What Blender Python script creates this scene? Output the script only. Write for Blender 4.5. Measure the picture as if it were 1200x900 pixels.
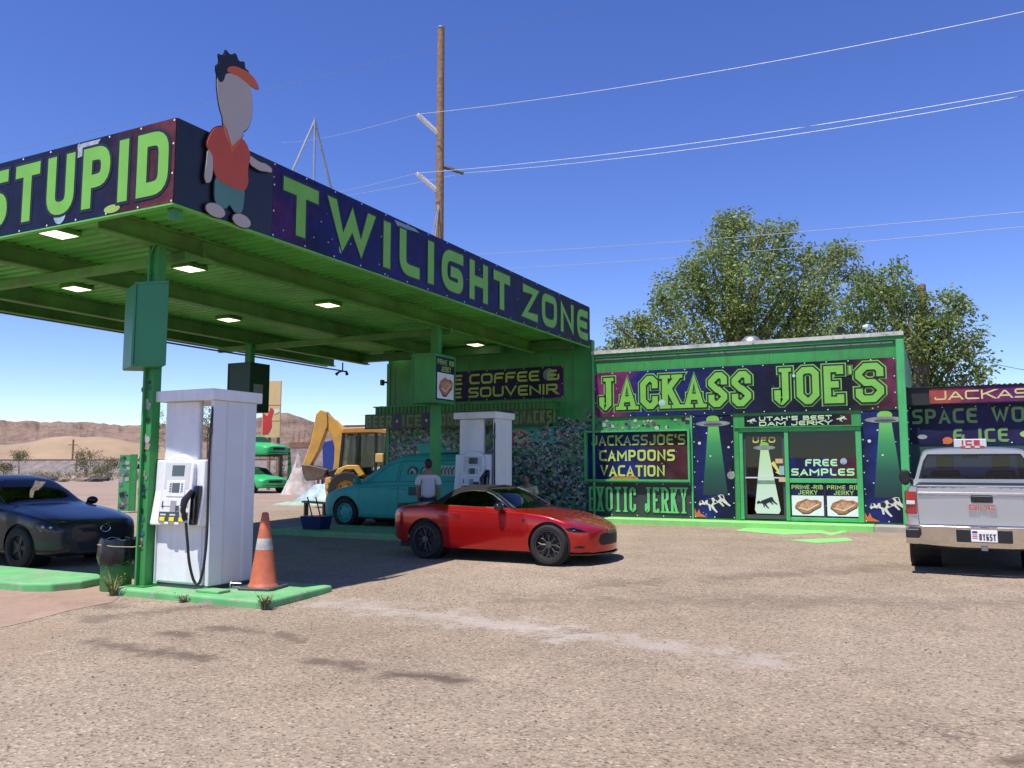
import bpy, bmesh, math, random
import numpy as np
from mathutils import Vector, Matrix
for o in list(bpy.data.objects): bpy.data.objects.remove(o, do_unlink=True)
SC = bpy.context.scene
C = SC.collection
PI = math.pi
random.seed(7)
rnd = random.random
def uni(a, b): return a + (b - a) * random.random()

# ---------------------------------------------------------------- camera, sky, sun, exposure
# world axes: x runs along the shop front, y from the road towards the shop; the camera stands at the origin
CF, CP, CT, CH = 982.74, .0985, .4665, 1.6
cam = bpy.data.cameras.new('camera'); camo = bpy.data.objects.new('camera', cam); C.objects.link(camo)
cam.sensor_width = 36; cam.lens = CF / 1200 * 36; cam.clip_end = 20000; cam.clip_start = .05
camo.location = (0, 0, CH); camo.rotation_euler = (PI / 2 + CP, 0, CT)
SC.camera = camo
W = bpy.data.worlds.new('World'); SC.world = W; W.use_nodes = True
nt = W.node_tree; bg = nt.nodes['Background']
sky = nt.nodes.new('ShaderNodeTexSky'); sky.sky_type = 'NISHITA'; sky.sun_disc = False
sky.sun_elevation = math.radians(66.7); sky.sun_rotation = math.radians(192.7)
sky.altitude = 1400; sky.air_density = 1.0; sky.dust_density = .12; sky.ozone_density = 3.2
hs = nt.nodes.new('ShaderNodeHueSaturation'); hs.inputs['Hue'].default_value = .522; hs.inputs['Saturation'].default_value = 1.21
nt.links.new(sky.outputs[0], hs.inputs['Color']); nt.links.new(hs.outputs[0], bg.inputs[0]); bg.inputs[1].default_value = .15
sun = bpy.data.lights.new('sun', 'SUN'); suno = bpy.data.objects.new('sun', sun); C.objects.link(suno)
sun.energy = 5; sun.angle = math.radians(.53); sun.color = (1, .965, .91)
suno.rotation_euler = Vector((-.095, -.42, 1)).to_track_quat('Z', 'Y').to_euler(); suno.location = (0, 0, 30)
SC.view_settings.view_transform = 'Standard'; SC.view_settings.look = 'None'
SC.view_settings.exposure = 0.36; SC.view_settings.gamma = 1
SC.view_settings.use_curve_mapping = False

# pixel of the photograph (1200 x 900) -> direction; distance comes from a plane the thing touches
def ray(x, y):
    X = (x - 600) / CF; Zc = -(y - 450) / CF
    c, s = math.cos(CP), math.sin(CP)
    Y = c - Zc * s; Z = s + Zc * c
    return X * math.cos(CT) - Y * math.sin(CT), X * math.sin(CT) + Y * math.cos(CT), Z
def onz(x, y, z): r = ray(x, y); t = (z - CH) / r[2]; return Vector((r[0] * t, r[1] * t, z))
def onv(x, y, v): r = ray(x, y); t = v / r[1]; return Vector((r[0] * t, v, CH + r[2] * t))
def onu(x, y, u): r = ray(x, y); t = u / r[0]; return Vector((u, r[1] * t, CH + r[2] * t))
def at(x, y, d): r = ray(x, y); t = d / math.hypot(r[0], r[1]); return Vector((r[0] * t, r[1] * t, CH + r[2] * t))
def gz(v): return min(max(.0245 * (v - 8.2), 0), .28)          # the lot rises gently towards the shop

# ---------------------------------------------------------------- object helpers
def tag(o, label, cat, group=None):
    o['label'] = label; o['category'] = cat
    if group: o['group'] = group
    return o
def thing(name, label, cat, loc=(0, 0, 0), rz=0, group=None):
    o = bpy.data.objects.new(name, None); C.objects.link(o); o.empty_display_size = .2
    o.location = loc; o.rotation_euler = (0, 0, rz)
    return tag(o, label, cat, group)
def dup(o, parent=None):
    c = o.copy(); C.objects.link(c); c.parent = parent
    for ch in list(o.children): dup(ch, c)
    return c
class MB:
    def __init__(s, M=None): s.v = []; s.f = []; s.m = []; s.M = M
    def add(s, vs, fs, mi=0):
        n = len(s.v)
        if s.M: s.v += [tuple(s.M @ Vector(p)) for p in vs]
        else: s.v += [tuple(p) for p in vs]
        for f in fs: s.f.append(tuple(i + n for i in f)); s.m.append(mi)
        return s
    def box(s, x0, y0, z0, x1, y1, z1, mi=0):
        return s.add([(x0, y0, z0), (x1, y0, z0), (x1, y1, z0), (x0, y1, z0), (x0, y0, z1), (x1, y0, z1), (x1, y1, z1), (x0, y1, z1)],
                     [(0, 3, 2, 1), (4, 5, 6, 7), (0, 1, 5, 4), (1, 2, 6, 5), (2, 3, 7, 6), (3, 0, 4, 7)], mi)
    def hexa(s, p, mi=0):       # eight corners: bottom four, top four
        return s.add(p, [(0, 3, 2, 1), (4, 5, 6, 7), (0, 1, 5, 4), (1, 2, 6, 5), (2, 3, 7, 6), (3, 0, 4, 7)], mi)
    def bar(s, a, b, w, h, mi=0, up=(0, 0, 1)):
        a, b = Vector(a), Vector(b); d = (b - a).normalized(); u = Vector(up)
        sx = d.cross(u)
        if sx.length < 1e-4: sx = d.cross(Vector((1, 0, 0)))
        sx.normalize(); uu = sx.cross(d).normalized(); sx = sx * w / 2; uu = uu * h / 2
        return s.hexa([a - sx - uu, a + sx - uu, b + sx - uu, b - sx - uu, a - sx + uu, a + sx + uu, b + sx + uu, b - sx + uu], mi)
    def tube(s, pts, r, n=8, mi=0, cap=True):
        pts = [Vector(p) for p in pts]; k = len(pts)
        rs = r if isinstance(r, (list, tuple)) else [r] * k
        vs = []; fs = []; u = None
        for i, p in enumerate(pts):
            d = (pts[min(i + 1, k - 1)] - pts[max(i - 1, 0)]).normalized()
            if u is None: u = d.cross(Vector((0, 0, 1) if abs(d.z) < .9 else (1, 0, 0))).normalized()
            else: u = (u - d * u.dot(d)).normalized()
            w = d.cross(u)
            for j in range(n):
                a = 2 * PI * j / n; vs.append(p + (u * math.cos(a) + w * math.sin(a)) * rs[i])
        for i in range(k - 1):
            for j in range(n): fs.append((i * n + j, i * n + (j + 1) % n, (i + 1) * n + (j + 1) % n, (i + 1) * n + j))
        if cap: fs.append(tuple(range(n))[::-1]); fs.append(tuple(range((k - 1) * n, k * n)))
        return s.add(vs, fs, mi)
    def cyl(s, a, b, r0, r1=None, n=16, mi=0): return s.tube([a, b], [r0, r0 if r1 is None else r1], n, mi)
    def lathe(s, prof, n=24, axis='z', c=(0, 0, 0), mi=0, a0=0, a1=2 * PI):
        vs = []; fs = []; full = abs(a1 - a0 - 2 * PI) < 1e-6; m = n if full else n + 1
        for (r, h) in prof:
            for j in range(m):
                a = a0 + (a1 - a0) * j / n; p = (r * math.cos(a), r * math.sin(a), h)
                if axis == 'y': p = (p[0], h, p[1])
                if axis == 'x': p = (h, p[0], p[1])
                vs.append((p[0] + c[0], p[1] + c[1], p[2] + c[2]))
        for i in range(len(prof) - 1):
            for j in range(n):
                q = (i * m + j, i * m + (j + 1) % m, (i + 1) * m + (j + 1) % m, (i + 1) * m + j)
                fs.append(q if axis != 'y' else q[::-1])
        return s.add(vs, fs, mi)
    def prism(s, poly, a, b, axis='y', mi=0):     # polygon in the other two axes, swept from a to b along axis
        def P(p, h): return {'y': (p[0], h, p[1]), 'x': (h, p[0], p[1]), 'z': (p[0], p[1], h)}[axis]
        n = len(poly); vs = [P(p, a) for p in poly] + [P(p, b) for p in poly]
        fs = [tuple(range(n)), tuple(range(2 * n - 1, n - 1, -1))] + [(i + n, (i + 1) % n + n, (i + 1) % n, i) for i in range(n)]
        return s.add(vs, fs, mi)
    def flat(s, poly, y=0, mi=0):                  # polygon in the xz plane facing -y
        return s.add([(p[0], y, p[1]) for p in poly], [tuple(range(len(poly)))], mi)
    def disc(s, x, z, rx, rz=None, y=0, n=20, mi=0, a=0):
        rz = rx if rz is None else rz; ca, sa = math.cos(a), math.sin(a)
        q = [(rx * math.cos(2 * PI * i / n), rz * math.sin(2 * PI * i / n)) for i in range(n)]
        return s.flat([(x + ca * p - sa * r, z + sa * p + ca * r) for p, r in q], y, mi)
    def ball(s, c, r, n=12, m=8, mi=0):
        r = r if isinstance(r, (tuple, list)) else (r, r, r); vs = []; fs = []
        for i in range(m + 1):
            t = PI * i / m
            for j in range(n):
                a = 2 * PI * j / n; vs.append((c[0] + r[0] * math.sin(t) * math.cos(a), c[1] + r[1] * math.sin(t) * math.sin(a), c[2] - r[2] * math.cos(t)))
        for i in range(m):
            for j in range(n): fs.append((i * n + j, i * n + (j + 1) % n, (i + 1) * n + (j + 1) % n, (i + 1) * n + j))
        return s.add(vs, fs, mi)
    def mesh(s, name, mats):
        me = bpy.data.meshes.new(name); me.from_pydata(s.v, [], s.f)
        if not isinstance(mats, (list, tuple)): mats = [mats]
        for m in mats: me.materials.append(m)
        if len(mats) > 1: me.polygons.foreach_set('material_index', s.m)
        return me
    def build(s, name, mats, parent=None, smooth=False, bevel=0, seg=1, loc=None, weld=False):
        me = s.mesh(name, mats)
        b = bmesh.new(); b.from_mesh(me)
        if weld: bmesh.ops.remove_doubles(b, verts=b.verts, dist=1e-4)
        if name not in NOFIX: bmesh.ops.recalc_face_normals(b, faces=b.faces)
        b.to_mesh(me); b.free()
        o = bpy.data.objects.new(name, me); C.objects.link(o); o.parent = parent
        if loc: o.location = loc
        if smooth:
            me.polygons.foreach_set('use_smooth', [True] * len(me.polygons))
            me.set_sharp_from_angle(angle=math.radians(smooth if smooth > 1 else 40))
        if bevel:
            bm = o.modifiers.new('bevel', 'BEVEL'); bm.width = bevel; bm.segments = seg; bm.limit_method = 'ANGLE'; bm.angle_limit = .6
        return o
NOFIX = {'lettering', 'letter', 'letter_outline', 'star', 'saucer', 'beam', 'cow', 'cow_patch', 'meat', 'printed_art', 'sticker', 'small_stickers', 'leaves', 'crown', 'grass_tuft'}
def struct(o): o['kind'] = 'structure'; return o
def stuff(o): o['kind'] = 'stuff'; return o

# ---------------------------------------------------------------- materials
class NT:
    def __init__(s, name):
        s.m = bpy.data.materials.new(name); s.m.use_nodes = True; s.t = s.m.node_tree
        s.b = s.t.nodes['Principled BSDF']; s.out = s.t.nodes['Material Output']
    def n(s, k, **kw):
        x = s.t.nodes.new('ShaderNode' + k)
        for a, v in kw.items():
            if a in x.inputs: x.inputs[a].default_value = v
            else: setattr(x, a, v)
        return x
    def L(s, a, b): s.t.links.new(a, b)
    def noise(s, co, scale, detail=4, rough=.6, out=0):
        x = s.n('TexNoise'); x.inputs['Scale'].default_value = scale; x.inputs['Detail'].default_value = detail; x.inputs['Roughness'].default_value = rough
        if co: s.L(co, x.inputs['Vector'])
        return x.outputs[out]
    def ramp(s, f, stops):
        x = s.n('ValToRGB'); e = x.color_ramp.elements
        while len(e) < len(stops): e.new(.5)
        for i, (p, c) in enumerate(stops):
            e[i].position = p; e[i].color = (c[0], c[1], c[2], 1) if isinstance(c, (tuple, list)) else (c, c, c, 1)
        s.L(f, x.inputs[0]); return x.outputs[0]
    def mix(s, f, a, b, mode='MIX'):
        x = s.n('MixRGB'); x.blend_type = mode
        for v, i in ((f, 0), (a, 1), (b, 2)):
            if isinstance(v, (int, float)): x.inputs[i].default_value = v if i == 0 else (v, v, v, 1)
            elif isinstance(v, (tuple, list)): x.inputs[i].default_value = (v[0], v[1], v[2], 1)
            else: s.L(v, x.inputs[i])
        return x.outputs[0]
    def math(s, op, a, b=None, c=None):
        x = s.n('Math'); x.operation = op
        for v, i in ((a, 0), (b, 1), (c, 2)):
            if v is None: continue
            if isinstance(v, (int, float)): x.inputs[i].default_value = v
            else: s.L(v, x.inputs[i])
        return x.outputs[0]
    def bump(s, h, st, dist=.01):
        x = s.n('Bump'); x.inputs['Strength'].default_value = st; x.inputs['Distance'].default_value = dist
        s.L(h, x.inputs['Height']); s.L(x.outputs[0], s.b.inputs['Normal'])
    def pos(s): return s.n('NewGeometry').outputs['Position']
    def obj(s): return s.n('TexCoord').outputs['Object']
    def gen(s): return s.n('TexCoord').outputs['Generated']
    def xyz(s, co): x = s.n('SeparateXYZ'); s.L(co, x.inputs[0]); return x.outputs
    def set(s, **kw):
        for k, v in kw.items():
            i = s.b.inputs[k.replace('_', ' ')]
            if hasattr(v, 'is_linked') or hasattr(v, 'links'): s.L(v, i)
            else: i.default_value = (v[0], v[1], v[2], 1) if isinstance(v, (tuple, list)) else v
        return s
MC = {}
def mat(name, col, rough=.6, metal=0, var=.12, scale=4, bump=0, bscale=40, coat=0, dirt=None, damt=.35, dscale=2.5, spec=None, wear=None, streak=0):
    if name in MC: return MC[name]
    t = NT(name); co = t.pos() if scale < 0 else t.obj(); sc = abs(scale)
    c = t.mix(t.ramp(t.noise(co, sc, 5), [(.3, 1 - var), (.7, 1 + var * .6)]), (0, 0, 0), col, 'MIX') if False else None
    f = t.ramp(t.noise(co, sc, 5), [(.3, 1 - var), (.7, 1 + var * .5)])
    c = t.mix(1, col, f, 'MULTIPLY')
    if dirt is not None:
        d = t.ramp(t.noise(co, dscale, 8, .7), [(.48, 0), (.75, 1)])
        c = t.mix(t.math('MULTIPLY', d, damt), c, dirt)
    if wear is not None:
        d = t.ramp(t.noise(co, dscale * 3.3, 9, .75), [(.545, 0), (.585, 1)])
        c = t.mix(t.math('MULTIPLY', d, .8), c, wear)
    if streak:                   # rain streaks and chipped paint
        mp = t.n('Mapping'); mp.inputs['Scale'].default_value = (9, 9, .8); t.L(t.pos(), mp.inputs[0])
        c = t.mix(t.math('MULTIPLY', t.ramp(t.noise(mp.outputs[0], 1.0, 6, .65), [(.5, 0), (.72, 1)]), streak), c, (.07, .075, .045))
        c = t.mix(t.math('MULTIPLY', t.ramp(t.noise(t.pos(), 14, 8, .75), [(.66, 0), (.69, 1)]), streak), c, (.22, .17, .12))
    t.set(Base_Color=c, Roughness=rough, Metallic=metal)
    if coat: t.set(Coat_Weight=coat); t.b.inputs['Coat Roughness'].default_value = .04
    if spec is not None: t.b.inputs['Specular IOR Level'].default_value = spec
    if bump: t.bump(t.noise(co, bscale, 4), bump)
    MC[name] = t.m; return t.m
def glass(name, tint, rough=.02):
    t = NT(name); tr = t.n('BsdfTransparent'); tr.inputs[0].default_value = (*tint, 1)
    gl = t.n('BsdfGlossy'); gl.inputs['Roughness'].default_value = rough
    fr = t.n('Fresnel'); fr.inputs[0].default_value = 1.5; mx = t.n('MixShader')
    t.L(fr.outputs[0], mx.inputs[0]); t.L(tr.outputs[0], mx.inputs[1]); t.L(gl.outputs[0], mx.inputs[2]); t.L(mx.outputs[0], t.out.inputs[0])
    return t.m
def emit(name, col, st):
    t = NT(name); t.set(Base_Color=col, Emission_Color=col); t.b.inputs['Emission Strength'].default_value = st; return t.m
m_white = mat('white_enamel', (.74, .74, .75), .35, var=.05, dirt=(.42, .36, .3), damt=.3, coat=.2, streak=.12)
m_grey = mat('grey_plastic', (.3, .3, .31), .5)
m_lgrey = mat('light_grey_plastic', (.55, .56, .57), .45, var=.05)
m_dgrey = mat('dark_grey', (.06, .06, .065), .5)
m_black = mat('black_rubber', (.012, .012, .013), .45, var=.3)
m_blackgloss = mat('black_gloss', (.008, .008, .009), .12, var=.1, coat=.6)
m_chrome = mat('chrome', (.75, .75, .76), .12, 1, var=.04)
m_steel = mat('galvanised_steel', (.42, .43, .44), .42, .8, var=.2)
m_green = mat('green_paint', (.035, .285, .062), .5, var=.25, scale=-1.2, streak=.45, dirt=(.05, .09, .04), damt=.45, bump=.15, bscale=60, wear=None)
m_greend = mat('weathered_green_paint', (.04, .22, .045), .6, streak=.5, var=.25, scale=-1.5, dirt=(.1, .07, .045), damt=.55)
m_beam = mat('rusty_green_beam_paint', (.10, .29, .06), .65, var=.35, scale=-1.4, dirt=(.11, .06, .035), damt=.55, dscale=1.6)
m_deck = mat('green_deck_paint', (.13, .52, .085), .55, var=.2, scale=-.8, dirt=(.06, .08, .03), damt=.5, dscale=.9)
m_kerb = mat('faded_green_kerb_paint', (.13, .42, .15), .75, var=.22, scale=-3, dirt=(.30, .27, .2), damt=.8, dscale=1.7, bump=.4, bscale=25, wear=(.33, .29, .24))
m_kerbl = mat('light_green_kerb_paint', (.22, .56, .15), .7, var=.15, scale=-3, dirt=(.28, .3, .2), damt=.4, bump=.3, bscale=25)
m_teal = mat('teal_paint', (.025, .36, .31), .5, var=.12, scale=-2, dirt=(.03, .12, .1), damt=.4)
m_boxgreen = mat('sign_box_green', (.02, .21, .075), .4, streak=.2, var=.1, scale=-2, wear=None, dirt=(.02, .13, .07), damt=.4)
m_darkgreen = mat('dark_green', (.01, .05, .018), .5)
m_wood = mat('weathered_pole_wood', (.27, .16, .085), .85, var=.5, scale=9, bump=.5, bscale=30)
m_lime = mat('lime_print', (.17, .45, .06), .55, var=.1, scale=-3)
m_limed = mat('pale_lime_print', (.30, .47, .10), .55, var=.12, scale=-3)
m_ink = mat('black_print', (.010, .012, .02), .5)
m_whitep = mat('white_print', (.7, .72, .7), .55, var=.05)
m_red = mat('red_print', (.5, .03, .025), .5)
m_orange = mat('orange_print', (.55, .13, .03), .5)
m_tyre = mat('tyre_rubber', (.013, .0125, .0125), .8, var=.3, scale=6, bump=.2)
m_yellow = mat('construction_yellow', (.62, .33, .06), .45, var=.15, scale=-2, dirt=(.25, .17, .1), damt=.45)
# ---------------------------------------------------------------- stroke lettering (flat print)
GL = {
 'A': (.95, [[(0, 0), (.5, 1), (1, 0)], [(.22, .28), (.78, .28)]]),
 'B': (.9, [[(0, 0), (0, 1)], [(0, 1), (.92, 1), (.92, .53), (0, .53)], [(0, .53), (1, .53), (1, 0), (0, 0)]]),
 'C': (.9, [[(1, 1), (0, 1), (0, 0), (1, 0)]]),
 'D': (.95, [[(0, 0), (0, 1)], [(0, 1), (1, 1), (1, 0), (0, 0)]]),
 'E': (.85, [[(1, 1), (0, 1), (0, 0), (1, 0)], [(0, .5), (.9, .5)]]),
 'F': (.85, [[(1, 1), (0, 1), (0, 0)], [(0, .5), (.85, .5)]]),
 'G': (.95, [[(1, 1), (0, 1), (0, 0), (1, 0), (1, .48), (.55, .48)]]),
 'H': (.9, [[(0, 0), (0, 1)], [(1, 0), (1, 1)], [(0, .5), (1, .5)]]),
 'I': (0, [[(.5, 0), (.5, 1)]]),
 'J': (.8, [[(0, .2), (0, 0), (1, 0), (1, 1)]]),
 'K': (.9, [[(0, 0), (0, 1)], [(1, 1), (.05, .47)], [(.33, .6), (1, 0)]]),
 'L': (.75, [[(0, 1), (0, 0), (1, 0)]]),
 'M': (1.2, [[(0, 0), (0, 1), (.5, .3), (1, 1), (1, 0)]]),
 'N': (.95, [[(0, 0), (0, 1), (1, 0), (1, 1)]]),
 'O': (1., [[(.5, 1), (0, 1), (0, 0), (1, 0), (1, 1), (.5, 1)]]),
 'P': (.9, [[(0, 0), (0, 1)], [(0, 1), (1, 1), (1, .42), (0, .42)]]),
 'R': (.95, [[(0, 0), (0, 1)], [(0, 1), (1, 1), (1, .46), (0, .46)], [(.5, .46), (1, 0)]]),
 'S': (.9, [[(1, 1), (0, 1), (0, .5), (1, .5), (1, 0), (0, 0)]]),
 'T': (.9, [[(0, 1), (1, 1)], [(.5, 0), (.5, .97)]]),
 'U': (.95, [[(0, 1), (0, 0), (1, 0), (1, 1)]]),
 'V': (.95, [[(0, 1), (.5, 0), (1, 1)]]),
 'W': (1.35, [[(0, 1), (.25, 0), (.5, .8), (.75, 0), (1, 1)]]),
 'X': (.95, [[(0, 0), (1, 1)], [(0, 1), (1, 0)]]),
 'Y': (.95, [[(0, 1), (.5, .45), (1, 1)], [(.5, .45), (.5, 0)]]),
 'Z': (.9, [[(0, 1), (1, 1), (0, 0), (1, 0)]]),
 '&': (1., [[(1, .45), (1, 0), (0, 0), (0, .5), (.7, .5)], [(0, .5), (.1, 1), (.75, 1)]]),
 "'": (0, [[(.5, .8), (.5, 1)]]), '!': (0, [[(.5, .3), (.5, 1)], [(.5, 0), (.5, .03)]]),
 '0': (.85, [[(.5, 1), (0, 1), (0, 0), (1, 0), (1, 1), (.5, 1)]]),
 '6': (.85, [[(1, 1), (0, 1), (0, 0), (1, 0), (1, .52), (0, .52)]]),
 '8': (.85, [[(.5, 1), (0, 1), (0, 0), (1, 0), (1, 1), (.5, 1)], [(0, .5), (1, .5)]]),
 '2': (.85, [[(0, 1), (1, 1), (1, .5), (0, .5), (0, 0), (1, 0)]]),
}
BLK = {'C': [[(1, .75), (1, 1), (0, 1), (0, 0), (1, 0), (1, .25)]], 'E': [[(0, 0), (0, 1)], [(0, 1), (1, 1)], [(0, 0), (1, 0)], [(0, .5), (.62, .5)], [(1, .93), (1, 1)], [(1, .07), (1, 0)]],
       'S': [[(1, .78), (1, 1), (0, 1), (0, .5), (1, .5), (1, 0), (0, 0), (0, .22)]], 'J': [[(0, .28), (0, 0), (.72, 0), (.72, 1)]],
       'O': [[(.5, 1), (0, 1), (0, 0), (1, 0), (1, 1), (.5, 1)]]}
SERIF = {'A': [(0, 0), (1, 0)], 'K': [(0, 0), (0, 1), (1, 1), (1, 0)], 'I': [(.5, 0), (.5, 1)], 'T': [(.5, 0)], 'R': [(0, 0), (1, 0), (0, 1)], 'X': [(0, 0), (1, 0), (0, 1), (1, 1)],
         'Y': [(.5, 0), (0, 1), (1, 1)], 'J': [(.72, 1)], 'H': [(0, 0), (0, 1), (1, 0), (1, 1)], 'E': [], 'B': [(0, 0), (0, 1)], 'P': [(0, 0), (0, 1)], 'N': [(0, 0), (0, 1), (1, 1)], 'W': [(0, 1), (1, 1), (.5, .8)],
         'M': [(0, 0), (1, 0), (0, 1), (1, 1)], 'D': [(0, 0), (0, 1)]}
def rcorner(pts, r, seg):
    closed = pts[0] == pts[-1]; out = []; n = len(pts)
    for i in range(n):
        if i in (0, n - 1): out.append(Vector(pts[i])); continue
        p, a, b = Vector(pts[i]), Vector(pts[i - 1]), Vector(pts[i + 1])
        d1, d2 = (a - p), (b - p); l1, l2 = d1.length, d2.length; d1.normalize(); d2.normalize()
        if abs(d1.dot(d2)) > .35: out.append(p); continue
        q = min(r, l1 * .49, l2 * .49); s, e = p + d1 * q, p + d2 * q
        for k in range(seg + 1):
            t = k / seg
            out.append(s.lerp(e, t) if seg == 1 else (s * (1 - t) ** 2 + p * 2 * t * (1 - t) + e * t * t))
    return out
def stroke(mb, pts, t, y, lo, hi, mi):
    pts = [Vector((p[0], p[1])) for p in pts]; n = len(pts); closed = (pts[0] - pts[-1]).length < 1e-6
    Ls = []; Rs = []
    for i in range(n):
        if closed and i in (0, n - 1): d1 = (pts[-1] - pts[-2]).normalized(); d2 = (pts[1] - pts[0]).normalized()
        else:
            d1 = (pts[i] - pts[i - 1]).normalized() if i else (pts[1] - pts[0]).normalized()
            d2 = (pts[i + 1] - pts[i]).normalized() if i < n - 1 else d1
        m = (Vector((-d1.y, d1.x)) + Vector((-d2.y, d2.x)))
        if m.length < .2: m = Vector((-d1.y, d1.x))
        m.normalize(); c = max(m.dot(Vector((-d1.y, d1.x))), .5); o = m * (t / 2 / c)
        a, b = pts[i] + o, pts[i] - o
        if not closed and i in (0, n - 1):
            dd = -d2 if i == 0 else d1
            for q in ('a', 'b'):
                w = a if q == 'a' else b
                tgt = None
                if pts[i].y <= lo + t * .51 and dd.y < -.25: tgt = lo
                elif pts[i].y >= hi - t * .51 and dd.y > .25: tgt = hi
                w = w + dd * ((tgt - w.y) / dd.y) if tgt is not None else w + dd * (t / 2)
                if q == 'a': a = w
                else: b = w
        a.y = min(max(a.y, lo), hi); b.y = min(max(b.y, lo), hi)
        Ls.append(a); Rs.append(b)
    vs = [(p.x, y, p.y) for p in Ls] + [(p.x, y, p.y) for p in Rs]
    mb.add(vs, [(i, n + i, n + i + 1, i + 1) for i in range(n - 1)], mi)
def text(mb, s, x0, z0, w, h, t, y=0, style='rnd', grow=0, mi=0, gap=None, asp=.62, spc=.45):
    """print string s into the box x0..x0+w, z0..z0+h in the xz plane; grow widens every stroke for outlines"""
    gap = t * .75 if gap is None else gap
    def adv(ch): return spc * h if ch == ' ' else (t if GL[ch][0] == 0 else max(GL[ch][0] * asp * h, t * 2))
    if style == 'oct': 
        _a = adv
        def adv(ch): return t * 2.2 if ch == 'I' else _a(ch)
    tot = sum(adv(c) for c in s) + gap * (len(s) - 1); k = w / tot
    x = x0; q = 0
    LST = mb if isinstance(mb, list) else None
    for ch in s:
        a = adv(ch) * k
        if LST is not None and ch != ' ': mb = MB(); LST.append(mb)
        if ch != ' ':
            st = BLK.get(ch, GL[ch][1]) if style == 'oct' else GL[ch][1]
            def mp(p): return (x + t / 2 + p[0] * (a - t), z0 + t / 2 + p[1] * (h - t))
            for pl in st:
                pl = [mp(p) for p in pl]
                if style == 'rnd': pl = rcorner(pl, t * 1.35, 5)
                elif style == 'oct': pl = rcorner(pl, t * .95, 1)
                stroke(mb, pl, t + 2 * grow, y - q * .00025, z0 - grow, z0 + h + grow, mi); q += 1
            if style == 'oct':
                for p in SERIF.get(ch, []):
                    c = mp(p); zz = c[1] + (-t / 2 + t * .3 if p[1] < .5 else t / 2 - t * .3)
                    L = t * .95
                    stroke(mb, [(c[0] - L + t * .3, zz), (c[0] + L - t * .3, zz)], t * .6 + 2 * grow, y - q * .00025, z0 - grow, z0 + h + grow, mi); q += 1
        x += a + gap * k
# ---------------------------------------------------------------- printed vinyl: night sky with nebula colours and stars
def space(name, stops, tint=1, stars=True, sc=.9):
    t = NT(name); g = t.xyz(t.gen()); co = t.pos()
    n = t.noise(co, sc, 4, .6)
    f = t.math('ADD', g[0], t.math('MULTIPLY', t.math('SUBTRACT', n, .5), .45))
    c = t.ramp(f, stops)
    c = t.mix(1, c, t.ramp(t.noise(co, 2.3, 5), [(.3, .45), (.75, 1.5)]), 'MULTIPLY')
    if stars:
        v = t.n('TexVoronoi'); v.inputs['Scale'].default_value = 5.5; t.L(co, v.inputs['Vector'])
        c = t.mix(t.ramp(v.outputs['Distance'], [(.045, .8), (.07, 0)]), c, (.6, .65, .75))
    t.set(Base_Color=c, Roughness=.5); t.b.inputs['Specular IOR Level'].default_value = .22
    t.bump(t.noise(co, 3.2, 3), .25, .05)
    return t.m
NAVY = (.008, .010, .035); BLUE = (.012, .018, .13); PURP = (.07, .012, .10); MAR = (.07, .018, .022); MAG = (.16, .02, .10); BLK_ = (.006, .007, .014)
sp_dark = space('dark_space_print', [(0, BLK_), (.25, NAVY), (.5, NAVY), (.8, BLK_), (1, MAR)])
sp_stupid = space('purple_black_space_print', [(0, NAVY), (.6, NAVY), (.83, NAVY), (.95, MAR), (1, (.16, .04, .05))], stars=False)
sp_twi = space('navy_space_print', [(0, PURP), (.06, (.01, .01, .1)), (.5, (.01, .008, .085)), (.8, NAVY), (1, BLK_)])
sp_joe = space('blue_space_print', [(0, MAG), (.09, (.12, .02, .09)), (.16, BLUE), (.38, (.012, .016, .10)), (.55, NAVY), (.85, BLK_), (.95, MAR), (1, (.10, .02, .05))])
sp_lamp = space('maroon_space_print', [(0, BLUE), (.15, NAVY), (.45, BLUE), (.7, (.05, .02, .03)), (1, MAR)])
sp_ufo = space('midnight_space_print', [(0, (.010, .016, .06)), (.4, BLUE), (.7, NAVY), (1, NAVY)], sc=1.6)
sp_coffee = space('indigo_space_print', [(0, NAVY), (.3, (.02, .015, .07)), (.9, NAVY), (1, PURP)])
sp_joe2 = space('sunset_space_print', [(0, (.35, .07, .05)), (.3, MAG), (.6, PURP), (1, BLUE)], stars=False, sc=2)
def banner(name, label, cat, u, v, z, w, h, m, group=None, grom=.5, rz=0, thick=.012, frame=None):
    t = thing(name, label, cat, (u, v, z), rz, group)
    MB().box(0, -thick, 0, w, 0, h).build('panel', m, t)
    if grom:
        g = MB(); n = max(2, int(w / grom))
        for i in range(n + 1):
            for zz in (.025, h - .025): g.disc(.025 + (w - .05) * i / n, zz, .013, y=-thick - .003, n=8)
        for zz in np.arange(.35, h - .2, .35):
            for xx in (.025, w - .025): g.disc(xx, float(zz), .013, y=-thick - .003, n=8)
        stuff(g.build('grommets', m_whitep, t))
    return t
def letter(t, s, x0, z0, w, h, wt, m=None, style='rnd', y=-.02, outline=0, om=None, **kw):
    if h > .08:
        A = []; text(A, s, x0, z0, w, h, wt, y, style, **kw); B = []
        if outline: text(B, s, x0, z0, w, h, wt, y + .004, style, outline, **kw)
        for i, b in enumerate(A):
            o = b.build('letter', m or m_lime, t)
            if B: B[i].build('letter_outline', om or m_ink, o)
        return o
    if outline:
        b = MB(); text(b, s, x0, z0, w, h, wt, y + .004, style, outline, **kw); b.build('lettering', om or m_ink, t)
    b = MB(); text(b, s, x0, z0, w, h, wt, y, style, **kw); return b.build('lettering', m or m_lime, t)
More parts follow.
